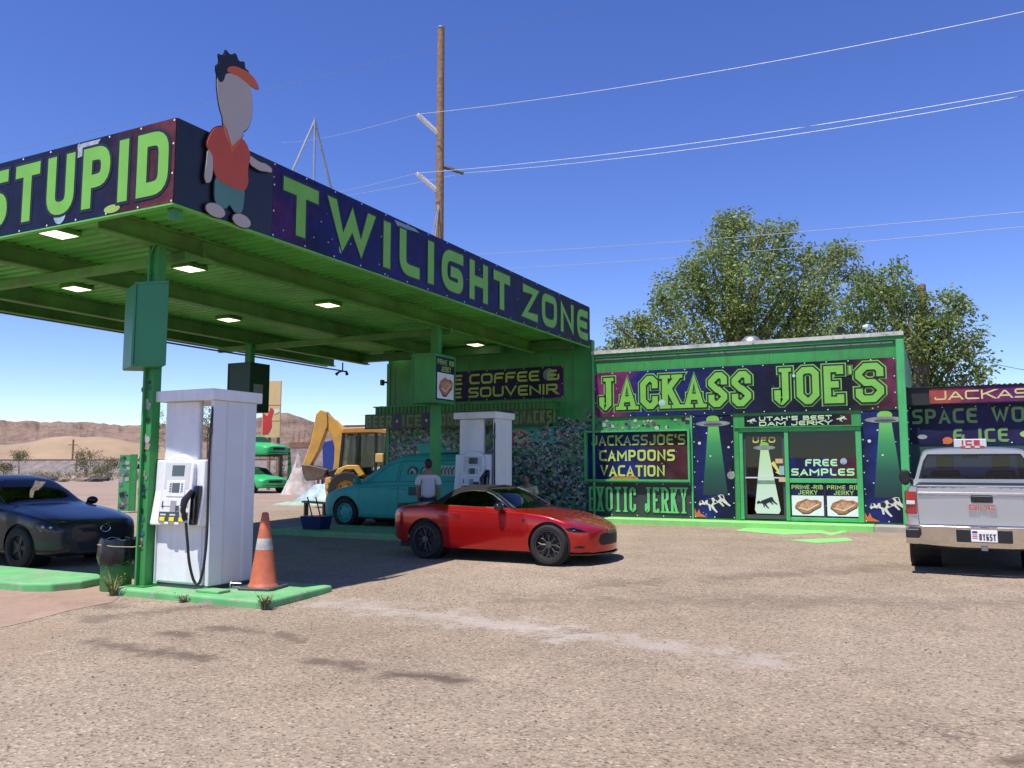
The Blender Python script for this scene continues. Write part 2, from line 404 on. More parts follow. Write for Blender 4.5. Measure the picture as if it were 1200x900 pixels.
# ---------------------------------------------------------------- ground
t = NT('worn_tan_asphalt'); co = t.pos(); X = t.xyz(co)
def segmask(p, q, w, soft, nz):
    """soft mask around the ground segment p-q"""
    d = q - p; L2 = d.x * d.x + d.y * d.y
    rx = t.math('SUBTRACT', X[0], p.x); ry = t.math('SUBTRACT', X[1], p.y)
    k = t.math('DIVIDE', t.math('ADD', t.math('MULTIPLY', rx, d.x), t.math('MULTIPLY', ry, d.y)), L2)
    k = t.math('MINIMUM', t.math('MAXIMUM', k, 0), 1)
    ex = t.math('SUBTRACT', rx, t.math('MULTIPLY', k, d.x)); ey = t.math('SUBTRACT', ry, t.math('MULTIPLY', k, d.y))
    ds = t.math('SQRT', t.math('ADD', t.math('MULTIPLY', ex, ex), t.math('MULTIPLY', ey, ey)))
    ds = t.math('ADD', ds, t.math('MULTIPLY', t.math('SUBTRACT', nz, .5), soft * 2.4))
    x = t.n('MapRange'); x.inputs[1].default_value = w + soft; x.inputs[2].default_value = max(w - soft, 0); t.L(ds, x.inputs[0]); return x.outputs[0]
big = t.noise(co, .22, 5, .6); med = t.noise(co, 1.4, 6, .65); fine = t.noise(co, 26, 4, .7); nz = t.noise(co, 1.1, 7, .7); nzf = t.noise(co, 4.5, 6, .7); nzs = t.ramp(t.noise(co, 2.4, 9, .75), [(.36, 0), (.64, 1)])
c = t.ramp(big, [(.3, (.262, .196, .135)), (.55, (.307, .236, .168)), (.75, (.34, .272, .204))])
c = t.mix(.75, c, t.ramp(med, [(.3, .82), (.7, 1.14)]), 'MULTIPLY')
c = t.mix(.9, c, t.ramp(fine, [(.3, .8), (.7, 1.16)]), 'MULTIPLY')
v = t.n('TexVoronoi'); v.inputs['Scale'].default_value = 55; t.L(co, v.inputs['Vector'])
peb = v.outputs['Color']
c = t.mix(.95, c, t.ramp(t.xyz(peb)[0], [(.0, .38), (.1, .72), (.3, .95), (.6, 1.02), (.9, 1.2), (1, 1.5)]), 'MULTIPLY')
v4 = t.n('TexVoronoi'); v4.inputs['Scale'].default_value = 17; t.L(co, v4.inputs['Vector'])
pd = t.xyz(v4.outputs['Color'])
c = t.mix(t.math('MULTIPLY', t.ramp(v4.outputs['Distance'], [(.16, 1), (.24, 0)]), t.ramp(pd[1], [(.72, 0), (.76, .8)])), c, t.ramp(pd[2], [(.4, (.10, .075, .06)), (.6, (.5, .43, .36))]))
# pale worn strip, darker oily stains, dusty wheel paths
c = t.mix(t.math('MULTIPLY', segmask(onz(385, 706, 0), onz(640, 738, 0), .1, .34, nzs), .5), c, (.44, .39, .34))
c = t.mix(t.math('MULTIPLY', segmask(onz(640, 738, 0), onz(905, 776, 0), .05, .28, nzs), .45), c, (.44, .39, .34))
for a, b, w, s, k in (((200, 742), (215, 746), .08, .13, .55), ((255, 735), (300, 741), .07, .12, .5), ((375, 775), (425, 783), .08, .12, .55), ((460, 790), (540, 797), .09, .09, .75), ((110, 752), (160, 762), .06, .14, .5), ((185, 764), (240, 770), .06, .12, .55), ((90, 700), (130, 712), .06, .12, .4), ((330, 742), (350, 752), .05, .1, .45),
                      ((600, 705), (1190, 715), .1, .3, .25), ((700, 690), (1060, 676), .12, .3, .3), ((330, 700), (120, 725), .05, .2, .4)):
    c = t.mix(t.math('MULTIPLY', segmask(onz(*a, 0), onz(*b, 0), w, s, nzs), min(1, k * 1.5)), c, (.115, .082, .06))
c = t.mix(t.math('MULTIPLY', segmask(onz(-50, 780, 0), onz(60, 735, 0), .2, .3, nz), .5), c, (.33, .22, .14))
c = t.mix(t.math('MULTIPLY', segmask(onz(1185, 893, 0), onz(1260, 880, 0), .05, .07, nzf), .85), c, (.11, .075, .05))
# cracks in the lower right corner and faintly elsewhere
v2 = t.n('TexVoronoi'); v2.feature = 'DISTANCE_TO_EDGE'; v2.inputs['Scale'].default_value = 2.6
wc = t.n('VectorMath'); wc.operation = 'ADD'; t.L(co, wc.inputs[0])
nn = t.n('TexNoise'); nn.inputs['Scale'].default_value = 3; nn.inputs['Detail'].default_value = 6; t.L(co, nn.inputs['Vector'])
sc_ = t.n('VectorMath'); sc_.operation = 'SCALE'; sc_.inputs['Scale'].default_value = .35; t.L(nn.outputs['Color'], sc_.inputs[0]); t.L(sc_.outputs[0], wc.inputs[1]); t.L(wc.outputs[0], v2.inputs['Vector'])
crk = t.ramp(v2.outputs['Distance'], [(.005, 1), (.018, 0)])
crk = t.math('MULTIPLY', crk, t.math('MAXIMUM', t.math('MULTIPLY', segmask(onz(1040, 870, 0), onz(1220, 840, 0), .35, .2, nz), 1), t.ramp(t.noise(co, .5, 3), [(.54, 0), (.68, .6)])))
c = t.mix(t.math('MULTIPLY', crk, .8), c, (.14, .10, .075))
# dirt of the desert beyond the lot
far = t.n('MapRange'); far.inputs[1].default_value = 26; far.inputs[2].default_value = 46
t.L(t.math('ADD', t.math('ABSOLUTE', t.math('SUBTRACT', X[1], 6)), t.math('MULTIPLY', t.math('SUBTRACT', nz, .5), 14)), far.inputs[0])
far2 = t.n('MapRange'); far2.inputs[1].default_value = 19; far2.inputs[2].default_value = 26; t.L(t.math('ADD', t.math('MULTIPLY', X[0], -1), t.math('MULTIPLY', t.math('SUBTRACT', nz, .5), 6)), far2.inputs[0])
dirt = t.ramp(t.noise(co, .35, 8, .7), [(.3, (.27, .185, .135)), (.6, (.33, .24, .18)), (.8, (.33, .26, .21))])
dirt = t.mix(.9, dirt, t.ramp(t.noise(co, 3.5, 6, .7), [(.3, .8), (.7, 1.15)]), 'MULTIPLY')
c = t.mix(t.math('MAXIMUM', far.outputs[0], far2.outputs[0]), c, dirt)
t.set(Base_Color=c, Roughness=.9); t.b.inputs['Specular IOR Level'].default_value = .25
hgt = t.math('ADD', t.math('MULTIPLY', v.outputs['Distance'], .6), t.math('SUBTRACT', t.noise(co, 60, 3), t.math('MULTIPLY', crk, .8)))
t.bump(hgt, .55, .014)
m_ground = t.m
g = MB(); vs = [-6000, -200, -30, 0, 4, 8.2, 19.63, 40, 100, 300, 1000, 6000]; us = [-6000, -1000, -200, -60, -20, 0, 20, 60, 200, 1000, 6000]
g.add([(u, v_, gz(v_)) for v_ in vs for u in us], [(j * len(us) + i, j * len(us) + i + 1, (j + 1) * len(us) + i + 1, (j + 1) * len(us) + i) for j in range(len(vs) - 1) for i in range(len(us) - 1)])
struct(g.build('ground', m_ground))
gb = MB(); rg = random.Random(4)                # loose stones lying on the near lot
for i in range(9000):
    u_, v_ = rg.uniform(-9, 6.5), rg.uniform(2.6, 12)
    if -u_ * math.sin(CT) + v_ * math.cos(CT) < 3.4 or (-9.4 < u_ < -6.7 and 7.2 < v_ < 8.9): continue
    r_ = .003 + .009 * rg.random() ** 3; k_ = rg.randrange(4); a_ = rg.uniform(0, 6.3)
    q_ = [(u_ + r_ * rg.uniform(.7, 1.3) * math.cos(a_ + j * 1.57), v_ + r_ * rg.uniform(.7, 1.3) * math.sin(a_ + j * 1.57), gz(v_) + r_ * .15) for j in range(4)]
    gb.add(q_ + [(u_, v_, gz(v_) + r_ * rg.uniform(.7, 1.2))], [(0, 1, 4), (1, 2, 4), (2, 3, 4), (3, 0, 4)], k_)
gb = stuff(gb.build('loose_gravel', [mat('stone_%d' % i, c_, .9, var=.3, scale=-40) for i, c_ in enumerate(((.10, .08, .065), (.42, .36, .30), (.3, .22, .165), (.2, .155, .12)))])); tag(gb, 'loose gravel and small stones scattered over the near asphalt', 'gravel')
def sheet(name, px, m, lift=.004, jit=0):
    pts = []
    for x, y in px:
        z = 0
        for _ in range(12): p = onz(x, y, z); z = gz(p.y)
        pts.append((p.x + uni(-jit, jit), p.y + uni(-jit, jit), p.z + lift))
    if jit:                      # ragged edge
        q = []
        for a_, b_ in zip(pts, pts[1:] + pts[:1]):
            for k in range(7): f = k / 7; q.append((a_[0] + (b_[0] - a_[0]) * f + uni(-jit, jit), a_[1] + (b_[1] - a_[1]) * f + uni(-jit, jit), a_[2] + (b_[2] - a_[2]) * f))
        pts = q
    return MB().add(pts, [tuple(range(len(pts)))]).build(name, m)
m_apron = mat('pink_concrete', (.33, .215, .155), .9, var=.2, scale=-1.4, dirt=(.25, .15, .10), damt=.6, bump=.4, bscale=40, wear=(.34, .25, .19))
struct(sheet('concrete_apron', [(-90, 757), (-90, 672), (120, 672), (152, 691), (131, 706), (80, 716), (40, 727)], m_apron))
# ---------------------------------------------------------------- far land
m_hill = NT('eroded_desert_rock'); h = m_hill; hc = h.pos(); hx = h.xyz(hc)
nrm = h.xyz(h.n('NewGeometry').outputs['Normal'])
zz = h.math('ADD', hx[2], h.math('MULTIPLY', h.noise(hc, .012, 5), 26))
st = h.ramp(h.math('FRACT', h.math('MULTIPLY', zz, .026)), [(0, (.33, .22, .175)), (.22, (.17, .11, .095)), (.4, (.37, .26, .205)), (.6, (.16, .105, .09)), (.8, (.31, .21, .165)), (1, (.33, .22, .175))])
c = h.mix(h.ramp(nrm[2], [(.75, .0), (.97, .8)]), st, h.ramp(h.noise(hc, .02, 6), [(.3, (.29, .20, .15)), (.7, (.36, .255, .185))]))
c = h.mix(.8, c, h.ramp(h.noise(hc, .06, 8, .75), [(.3, .5), (.7, 1.3)]), 'MULTIPLY')
h.set(Base_Color=c, Roughness=.95); h.b.inputs['Specular IOR Level'].default_value = .1
h.bump(h.noise(hc, .06, 8, .7), 1.0, 12)
from mathutils import noise as MN
def nz1(x, seed=0): return sum(math.sin(x * f + seed * 1.7 + f) * a for f, a in ((1, .5), (2.3, .28), (4.9, .16), (10.7, .09), (22.3, .05)))
def frac(x, y, s, o=5): return MN.fractal(Vector((x, y, s)), .9, 2.1, o)
def ridge(name, px0, px1, d0, d1, prof, m, n=260, k=34, seed=0, mode='mesa', gul=.05):
    """terrain seen along bearings px0..px1, from its foot at d0 to its crest at d1; prof gives the crest height"""
    b = MB(); vs = []
    for i in range(n + 1):
        px = px0 + (px1 - px0) * i / n; r = ray(px, 547); L = math.hypot(r[0], r[1]); H = prof(px)
        for j in range(k + 1):
            s = j / k; d = d0 + (d1 - d0) * s; x, y = r[0] / L * d, r[1] / L * d
            w = frac(x * .0035, y * .0035, seed, 6); q = min(max(s + w * .16, 0), 1)
            if mode == 'mesa':       # benches and cliffs
                f = np.interp(q, [0, .22, .3, .34, .52, .58, .75, .8, 1], [0, .10, .17, .36, .46, .66, .76, .95, 1])
            else:
                f = np.interp(q, [0, .3, .62, .8, .86, 1], [0, .12, .45, .72, .95, 1])
                f -= gul * abs(math.sin(px * .42 + 4 * frac(px * .05, s * .6, 3))) * math.sin(PI * min(q / .85, 1)) ** 1.0
            f = max(0, float(f) + frac(x * .02, y * .02, seed + 4) * .02 * min(1, s * 4))
            vs.append((x, y, .28 - (2 if j == 0 else 0) + H * f))
        vs.append((r[0] / L * d1 * 1.25, r[1] / L * d1 * 1.25, -2))
    K = k + 2
    b.add(vs, [(i * K + j, (i + 1) * K + j, (i + 1) * K + j + 1, i * K + j + 1) for i in range(n) for j in range(K - 1)])
    return struct(b.build(name, m, smooth=60))
ridge('far_mesa', -260, 330, 1150, 2300, lambda x: 104 + 4 * nz1(x * .035, 2) + 2 * nz1(x * .2, 4), m_hill.m, seed=1)
def hp(x):
    a = [(280, 44), (300, 52), (322, 56), (335, 57), (352, 52), (372, 46), (395, 44), (430, 45), (480, 40), (560, 34)]
    return float(np.interp(x, [q[0] for q in a], [q[1] for q in a])) * 1.12
ridge('gullied_hill', 255, 600, 640, 1010, hp, m_hill.m, seed=5, mode='cone', gul=.035)
m_mound = mat('pale_tan_dirt', (.33, .23, .14), .95, var=.25, scale=-.05, dirt=(.22, .15, .10), damt=.7, dscale=.03, bump=.9, bscale=.12)
b = MB(); N = 40; mc = at(68, 547, 470); vs = []
ax = Vector(ray(700, 547)[:2]).to_3d() - Vector(ray(-100, 547)[:2]).to_3d()
wd = (Vector((math.cos(CT), math.sin(CT), 0))); fw = Vector((-math.sin(CT), math.cos(CT), 0))
for i in range(N + 1):
    for j in range(N + 1):
        a, c_ = (i / N - .5) * 2, (j / N - .5) * 2
        hgt_ = 15.5 * math.exp(-(a * 1.9) ** 2 - (c_ * 2) ** 2) + 8 * math.exp(-((a - .5) * 3) ** 2 - (c_ * 2) ** 2) + 6.5 * math.exp(-((a + .6) * 3.2) ** 2 - (c_ * 2) ** 2)
        p = mc + wd * a * 85 + fw * c_ * 70; vs.append((p.x, p.y, -1 + hgt_ * (1 + .09 * nz1(a * 9 + c_ * 3))))
b.add(vs, [(i * (N + 1) + j, (i + 1) * (N + 1) + j, (i + 1) * (N + 1) + j + 1, i * (N + 1) + j + 1) for i in range(N) for j in range(N)])
struct(b.build('tan_mound', m_mound, smooth=60))
# railway on its bank
m_bal = mat('ballast', (.20, .165, .15), .95, var=.4, scale=-.8, bump=.5, bscale=5)
m_rail = mat('rusty_rail', (.09, .05, .035), .7)
a0, a1 = at(-900, 547, 330), at(460, 547, 150); dr = (a1 - a0).normalized(); pr = Vector((-dr.y, dr.x, 0))
if pr.dot(fw) < 0: pr = -pr
def bank(lo, hi): return [a0 + pr * lo, a1 + pr * lo, a1 + pr * hi, a0 + pr * hi]
b = MB(); q0 = bank(-5.5, 5.5); q1 = bank(-2, 2)
zt_ = 2.75
b.hexa([(p.x, p.y, .1) for p in q0] + [(p.x, p.y, zt_) for p in q1]); bank_o = struct(b.build('railway_bank', m_bal))
for s in (-.75, .75):
    MB().bar(Vector((a0.x, a0.y, zt_ + .12)) + pr * s, Vector((a1.x, a1.y, zt_ + .12)) + pr * s, .12, .24).build('rail', m_rail, bank_o)
# ---------------------------------------------------------------- fuel canopy
U0, U1, V0, V1, ZB, ZT = -15.9, -7.607, 6.548, 19.44, 4.586, 5.587
can = thing('fuel_canopy', 'green steel fuel station canopy with ribbed soffit on square posts', 'canopy', (U0, V0, 0))
def CL(p): return (p[0] - U0, p[1] - V0, p[2])
# ribbed deck panels
zd = 4.79; npan = 13; pw = (V1 - V0) / npan
for k in range(npan):
    b = MB(); prof = []
    nr = 5; rp = pw / nr
    for i in range(nr):
        y = k * pw + i * rp
        prof += [(y + .002, zd), (y + rp * .55, zd), (y + rp * .62, zd + .045), (y + rp * .93, zd + .045)]
    prof.append(((k + 1) * pw - .002, zd))
    vs = [(x, y, z) for x in (.06, U1 - U0 - .06) for y, z in prof]; n = len(prof)
    b.add(vs, [(i, i + 1, n + i + 1, n + i) for i in range(n - 1)]); b.build('deck_panel', m_deck, can)
MB().box(.05, .05, 5.0, U1 - U0 - .05, V1 - V0 - .02, 5.05).build('roof_sheet', m_steel, can)
def ibeam(name, a, b_, h, w, m=m_beam):
    o = MB(); a, b_ = Vector(a), Vector(b_); up = Vector((0, 0, 1))
    o.bar(a + up * (h - .012), b_ + up * (h - .012), w, .024); o.bar(a + up * .012, b_ + up * .012, w, .024); o.bar(a + up * h / 2, b_ + up * h / 2, .02, h - .05)
    return o.build(name, m, can)
for u in (-9.1, -11.75, -14.4): ibeam('roof_beam', CL((u, V0 + .18, 4.5)), CL((u, V1 - .02, 4.5)), .282, .17)
ibeam('edge_beam', CL((-15.62, V0 + .08, 4.52)), CL((-15.62, V1 - .02, 4.52)), .265, .15)
for v_ in (7.95, 14.9):
    MB().bar(CL((-15.5, v_, 4.43)), CL((-8.9, v_, 4.43)), .1, .13).build('cross_beam', m_beam, can, bevel=.008)
MB().tube([CL((-9.02, 8.3, 4.72)), CL((-8.98, 8.3, 4.5)), CL((-8.98, 8.5, 4.47)), CL((-8.98, 19, 4.47))], .022, 6).build('conduit', m_beam, can)
MB().tube([CL((-14.6, 12.2, 4.25)), CL((-14.6, 18.5, 4.25))], .02, 6).build('conduit', m_dgrey, can)
# posts
for i, (u, v_) in enumerate(((-9.1, 7.62), (-14.4, 7.62), (-9.1, 14.6), (-14.4, 14.8))):
    z0 = gz(v_) + (.085 if u > -10 else -.02)
    c_ = MB().box(*CL((u - .095, v_ - .07, z0)), *CL((u + .095, v_ + .07, 4.5))).build('post', m_green, can, bevel=.012, seg=2)
    e = MB()
    if i == 0:
        for s in (0,): e.bar(CL((u - .02, v_ - .09, z0 + .01)), CL((u - .02, v_ - .09, 4.48)), .05, .03)
        e.tube([CL((u + .04, v_ - .09, 4.5)), CL((u - .06, v_ - .1, 4.3)), CL((u + .0, v_ - .1, 4.1))], .014, 6)
        e.build('conduit', m_green, c_)
    MB().box(*CL((u - .16, v_ - .14, z0)), *CL((u + .16, v_ + .14, z0 + .02))).build('base_plate', m_greend, c_)
# fascia behind the banners
fa = MB(); fa.box(*CL((U0, V0 + .02, ZB)), *CL((U1 - .02, V0 + .06, ZT))).build('fascia', m_dgrey, can)
MB().box(*CL((U1 - .06, V0 + .02, ZB)), *CL((U1 - .02, V1, ZT))).build('fascia', m_dgrey, can)
MB().box(*CL((U0, V0 + .02, ZB - .06)), *CL((U0 + .04, V1, ZT - .25))).build('fascia', m_greend, can)
MB().box(*CL((U0, V0 - .005, ZB - .02)), *CL((U1, V0 + .07, ZB - .002))).build('drip_edge', m_deck, can)
MB().box(*CL((U1 - .07, V0, ZB - .022)), *CL((U1 + .005, V1, ZB - .003))).build('drip_edge', m_deck, can)
MB().box(*CL((U1 - .2, V0 + .1, ZB - .14)), *CL((U1 - .08, V0 + .22, zd))).build('corner_cleat', m_green, can)
for k in range(3): MB().bar(CL((-14.4 + k * 2.6, V1 - .35, 4.63)), CL((-11.9 + k * 2.0, V1 - .35, 4.63)), .2, .2).build('end_beam', m_greend, can)
# canopy lamps
m_lampglow = emit('lit_lamp_lens', (1, .9, .6), 1.9)
for i, (x, y) in enumerate(((69, 277), (90, 340), (222, 317), (268, 376), (384, 359), (461, 416), (557, 405))):
    p = onz(x, y, 4.7)
    L = ['beside the front corner banner', 'farthest left of the soffit', 'nearest to the tall green sign box', 'in the middle bay behind the post box', 'in the middle of the near bay', 'deepest of the left row', 'deepest of the right row near the shop wall'][i]
    o = thing('canopy_lamp', 'lit square soffit lamp ' + L, 'lamp', (p.x, p.y, 4.7), 0, 'square lamps under the canopy')
    MB().box(-.2, -.2, .02, .2, .2, .085).build('housing', m_beam, o, bevel=.01)
    MB().add([(-.17, -.17, .019), (.17, -.17, .019), (.17, .17, .019), (-.17, .17, .019), (0, 0, -.03)], [(0, 1, 4), (1, 2, 4), (2, 3, 4), (3, 0, 4)]).build('lens', m_lampglow, o)
# banners on the fascia
t = banner('canopy_banner', 'dark space printed banner with lime letters STUPID on the canopy front', 'banner', U0 + .02, V0 + .012, ZB, U1 - U0 - .022, ZT - ZB, sp_stupid, grom=.55)
x1 = U1 - U0 - .02; wS = 3.45
letter(t, 'STUPID', x1 - .09 - wS, .13, wS, .76, .165, style='rnd', outline=.035, asp=.74, gap=.16)
b = MB(); b.disc(x1 - 1.98, .16, .12, .15, y=-.0162); b.build('printed_art', mat('ice_blue_print', (.35, .55, .6), .4, var=.5), t)
b = MB(); b.flat([(x1 - 1.72, .80), (x1 - 1.38, .86), (x1 - 1.28, .98), (x1 - 1.7, .98)], y=-.0162); b.build('printed_art', mat('silver_print', (.4, .42, .48), .4, var=.5, scale=9), t)
b = MB(); b.disc(x1 - 1.02, .07, .14, .05, y=-.0162); b.build('printed_art', m_limed, t)
# the right-hand fascia: plain black board with a cut-out figure, then the long banner (both turned to face +x)
bb = thing('blank_fascia_board', 'plain black board at the canopy corner behind the cut-out figure', 'board', (U1, V0 + .012, ZB), PI / 2)
MB().box(0, -.012, 0, 1.56, 0, ZT - ZB).build('panel', mat('black_board', (.013, .014, .022), .35, var=.3), bb)
t = banner('canopy_banner', 'long navy banner reading TWILIGHT ZONE along the canopy side', 'banner', U1, V0 + 1.575, ZB, V1 - V0 - 1.6, ZT - ZB, sp_twi, grom=.6, rz=PI / 2)
wt, = (.15,)
letter(t, 'TWILIGHT', .19, .13, 6.66, .74, .19, outline=.03, asp=.9, gap=.2)
letter(t, 'ZONE', 7.45, .13, 3.68, .72, wt * 1.12, outline=.03, asp=.9, gap=.17)
MB().disc(1.42, .16, .045, .06, y=-.0165).build('printed_art', mat('pale_grey_print', (.28, .3, .36), .4), t)
b = MB(); b.flat([(2.75, .96), (2.85, .88), (3.5, .93), (3.35, .97)], y=-.0165); b.build('printed_art', mat('torn_vinyl', (.2, .3, .34), .4), t)
# cut-out sign: a plain generic standing figure in flat colours, no face
fg = thing('cutout_figure_board', 'tall flat cut-out figure in orange shirt and teal trousers on canopy corner', 'sign', (U1 + .035, V0 + .43, ZB - .02), PI / 2)
def cut(name, poly, m, a=0, th=.01):
    for _ in range(2 if name != 'collar' else 0): poly = [((a[0] * (1 - f) + b_[0] * f), (a[1] * (1 - f) + b_[1] * f)) for a, b_ in zip(poly, poly[1:] + poly[:1]) for f in (.22, .78)]
    q = [(p[0] * .6, p[1] * .675) for p in poly]; cx = sum(p[0] for p in q) / len(q); cz = sum(p[1] for p in q) / len(q)
    def gr(p): d = Vector((p[0] - cx, p[1] - cz)); d = d * (1 + .014 / max(d.length, .05)); return (cx + d.x, cz + d.y)
    o = MB().prism(q, -.014 - a - th, -.014 - a, 'y').build(name, m, fg)
    MB().prism([gr(p) for p in q], -.013 - a, -.010 - a, 'y').build('outline', m_ink, o)
def ell(cx, cz, rx, rz, n=22, a0=0, a1=2 * PI): return [(cx + rx * math.cos(a0 + (a1 - a0) * i / n), cz + rz * math.sin(a0 + (a1 - a0) * i / n)) for i in range(n if a1 - a0 > 6.2 else n + 1)]
K = 1.0
m_tan = mat('flat_tan_paint', (.47, .40, .36), .5, var=.05); m_or = mat('flat_orange_paint', (.52, .075, .03), .5, var=.08); m_tl = mat('flat_teal_paint', (.09, .22, .19), .5, var=.1)
cut('trousers', [(.20, .22), (.52, .20), (.60, .34), (.76, .20), (.98, .24), (1.02, .86), (.20, .86)], m_tl)
cut('shoe', ell(.24, .12, .25, .12), m_tan, .004); cut('shoe', ell(.95, .10, .25, .12), m_tan, .004)
cut('shirt', [(.14, .82), (.30, .66), (.98, .64), (1.10, .84), (1.06, 1.12), (1.14, 1.38), (1.02, 1.58), (.80, 1.66), (.40, 1.72), (.10, 1.58), (-.08, 1.20), (.12, 1.10)], m_or, .006)
cut('arm', [(-.02, 1.18), (.12, 1.12), (.14, .82), (.10, .60), (-.02, .54), (-.08, .66), (-.03, .90)], m_tan, .003)
cut('arm', [(1.08, 1.40), (1.12, 1.22), (1.42, 1.18), (1.60, 1.22), (1.78, 1.24), (1.78, 1.33), (1.58, 1.37), (1.40, 1.34)], m_tan, .003)
cut('collar', [(.34, 1.76), (.60, 1.26), (.92, 1.72), (.80, 1.60), (.60, 1.40), (.46, 1.66)], mat('flat_bright_orange', (.6, .12, .03), .5, var=.05), .012)
cut('neck', [(.36, 1.66), (.60, 1.30), (.86, 1.62), (.95, 2.05), (.30, 2.05)], m_tan, .010)
cut('head', [(.16, 2.30), (.26, 1.94), (.46, 1.72), (.80, 1.70), (1.06, 1.90), (1.14, 2.24), (1.10, 2.60), (.98, 2.88), (.62, 2.98), (.28, 2.88), (.14, 2.62)], m_tan, .012)
cut('hair', [(.18, 2.46), (.30, 2.50), (.38, 2.74), (.98, 2.80), (1.0, 2.98), (.88, 2.98), (.86, 3.12), (.70, 3.04), (.62, 3.18), (.48, 3.06), (.34, 3.14), (.30, 2.98), (.14, 2.98), (.20, 2.82), (.08, 2.72)], m_ink, .016)
cut('cap', [(.36, 2.72), (.70, 2.78), (.98, 2.72), (1.22, 2.70), (1.30, 2.76), (1.18, 2.88), (.96, 2.95), (.60, 2.92), (.42, 2.84)], MC['flat_bright_orange'], .022)
# sign boxes on the posts
def signbox(label, u, v_, z0, z1, w, d, m, group='green sign boxes on the canopy posts'):
    t = thing('post_sign_box', label, 'sign box', (u, v_, z0), 0, group)
    MB().box(-w / 2, -d / 2, 0, w / 2, d / 2, z1 - z0).build('case', m, t, bevel=.012)
    for s in (-1, 1):
        f = MB()
        for a, b_ in (((-w / 2, 0), (w / 2, .04)), ((-w / 2, z1 - z0 - .04), (w / 2, z1 - z0))): f.box(a[0], s * (d / 2 + .006) - .005, a[1], b_[0], s * (d / 2 + .006) + .005, b_[1])
        for a in (-w / 2, w / 2 - .035): f.box(a, s * (d / 2 + .006) - .005, .042, a + .035, s * (d / 2 + .006) + .005, z1 - z0 - .042)
        f.build('retainer_frame', m, t)
    return t
t = thing('post_sign_box', 'tall plain green sign box on the post beside the nearest pump', 'sign box', (-9.1, 7.62, 2.87), 0, 'green sign boxes on the canopy posts')
wq = [(-.015, -.315), (.455, -.185), (-.20, .20), (-.51, -.06)]
MB().prism(wq, 0, 1.1, 'z').build('case', m_boxgreen, t, bevel=.015)
b = MB(); A_, B_ = Vector((*wq[0], 0)), Vector((*wq[1], 0)); nn_ = Vector((.27, -.96, 0)) * .006
for p_, q_ in (((0, .02), (1, .02)), ((0, 1.08), (1, 1.08)), ((.03, .04), (.03, 1.06)), ((.97, .04), (.97, 1.06))): b.bar(A_.lerp(B_, p_[0]) + nn_ + Vector((0, 0, p_[1])), A_.lerp(B_, q_[0]) + nn_ + Vector((0, 0, q_[1])), .03, .012, up=(.27, -.96, 0))
b.build('retainer_frame', m_boxgreen, t)
t = signbox('dark green sign box on the far left post above the yellow board', -14.42, 14.8, 2.87, 4.02, .7, .62, m_darkgreen)
MB().box(.352, -.2, .35, .358, .1, .65).build('grey_patch', m_grey, t)
t = signbox('green sign box showing a prime rib jerky poster on the middle post', -9.06, 14.45, 2.87, 3.86, .54, .8, m_green)
def steak(b, x, z, w, h, y, mi0=0):
    """slab of dried meat seen from above"""
    P = [(.08, .42), (.2, .28), (.34, .1), (.55, .12), (.72, .3), (.92, .48), (.95, .68), (.8, .8), (.62, .78), (.45, .86), (.3, .74), (.16, .66)]
    b.flat([(x + p[0] * w, z + (p[1] - .07) * h) for p in P], y, mi0 + 1)
    b.flat([(x + p[0] * w, z + p[1] * h) for p in P], y - .001, mi0)
    b.flat([(x + (.5 + (p[0] - .5) * .62) * w, z + (.5 + (p[1] - .46) * .55) * h) for p in P], y - .002, mi0 + 2)
    b.flat([(x + q[0] * w, z + q[1] * h) for q in ((.2, .36), (.5, .22), (.86, .56), (.84, .62), (.5, .3), (.24, .42))], y - .003, mi0 + 3)
m_meat = mat('meat_print', (.42, .17, .09), .5, var=.6, scale=14); m_meatl = mat('pale_meat_print', (.55, .27, .16), .5, var=.5, scale=22); m_fat = mat('fat_print', (.7, .5, .38), .5); m_meatd = mat('dark_meat_print', (.09, .04, .025), .5)
def ribposter(t, x, z, w, h, M=None, y=-.02, name='poster', pale=m_whitep):
    b = MB(M); b.flat([(x, z), (x + w, z), (x + w, z + h), (x, z + h)], y, 0); b.flat([(x + .03, z + .03), (x + w - .03, z + .03), (x + w - .03, z + h * .63), (x + .03, z + h * .63)], y - .002, 1)
    steak(b, x + .04, z + .06 * h, w - .08, h * .56, y - .004, 2)
    p = b.build('printed_art', [sp_coffee, pale, m_meat, m_meatd, m_meatl, m_fat], t)
    for wd_, a_, c_, e_ in (('PRIME RIB', .05, .82, .90), ('JERKY', .24, .66, .55)): b = MB(M); text(b, wd_, x + w * a_, z + h * c_, w * e_, h * .13, h * .024, y - .004); b.build('lettering', m_limed, t)
ribposter(t, -.35, .06, .7, .87, Matrix.Translation((.28, 0, 0)) @ Matrix.Rotation(PI / 2, 4, 'Z'), 0)
# ---------------------------------------------------------------- the shop
VW = 19.49; ZR = 4.456; SB = .40
sh = thing('shop_building', 'long flat roofed green shop behind the canopy with painted front', 'building', (0, VW, 0))
def wall(name, u0, u1, z0, z1, m=m_green, y0=0, y1=.2): return MB().box(u0, y0, z0, u1, y1, z1).build(name, m, sh)
wall('front_wall', -13.73, -7.58, .1, 4.775); wall('front_wall', -7.58, -3.99, .1, ZR); wall('front_wall', -1.41, -.547, .1, ZR); wall('front_wall', -3.99, -1.41, 2.46, ZR); wall('front_wall', -3.99, -1.41, .1, SB + .02)
wall('side_wall', -13.73, -13.53, .1, 4.5, y0=.2, y1=8.5); wall('side_wall', -.747, -.547, .1, ZR, y0=.2, y1=8.5); wall('back_wall', -13.53, -.747, .1, ZR, y0=8.3, y1=8.5)
wall('roof', -13.5, -.75, ZR - .12, ZR - .06, m_steel, .2, 8.3)
m_in = mat('dim_interior', (.03, .03, .03), .8)
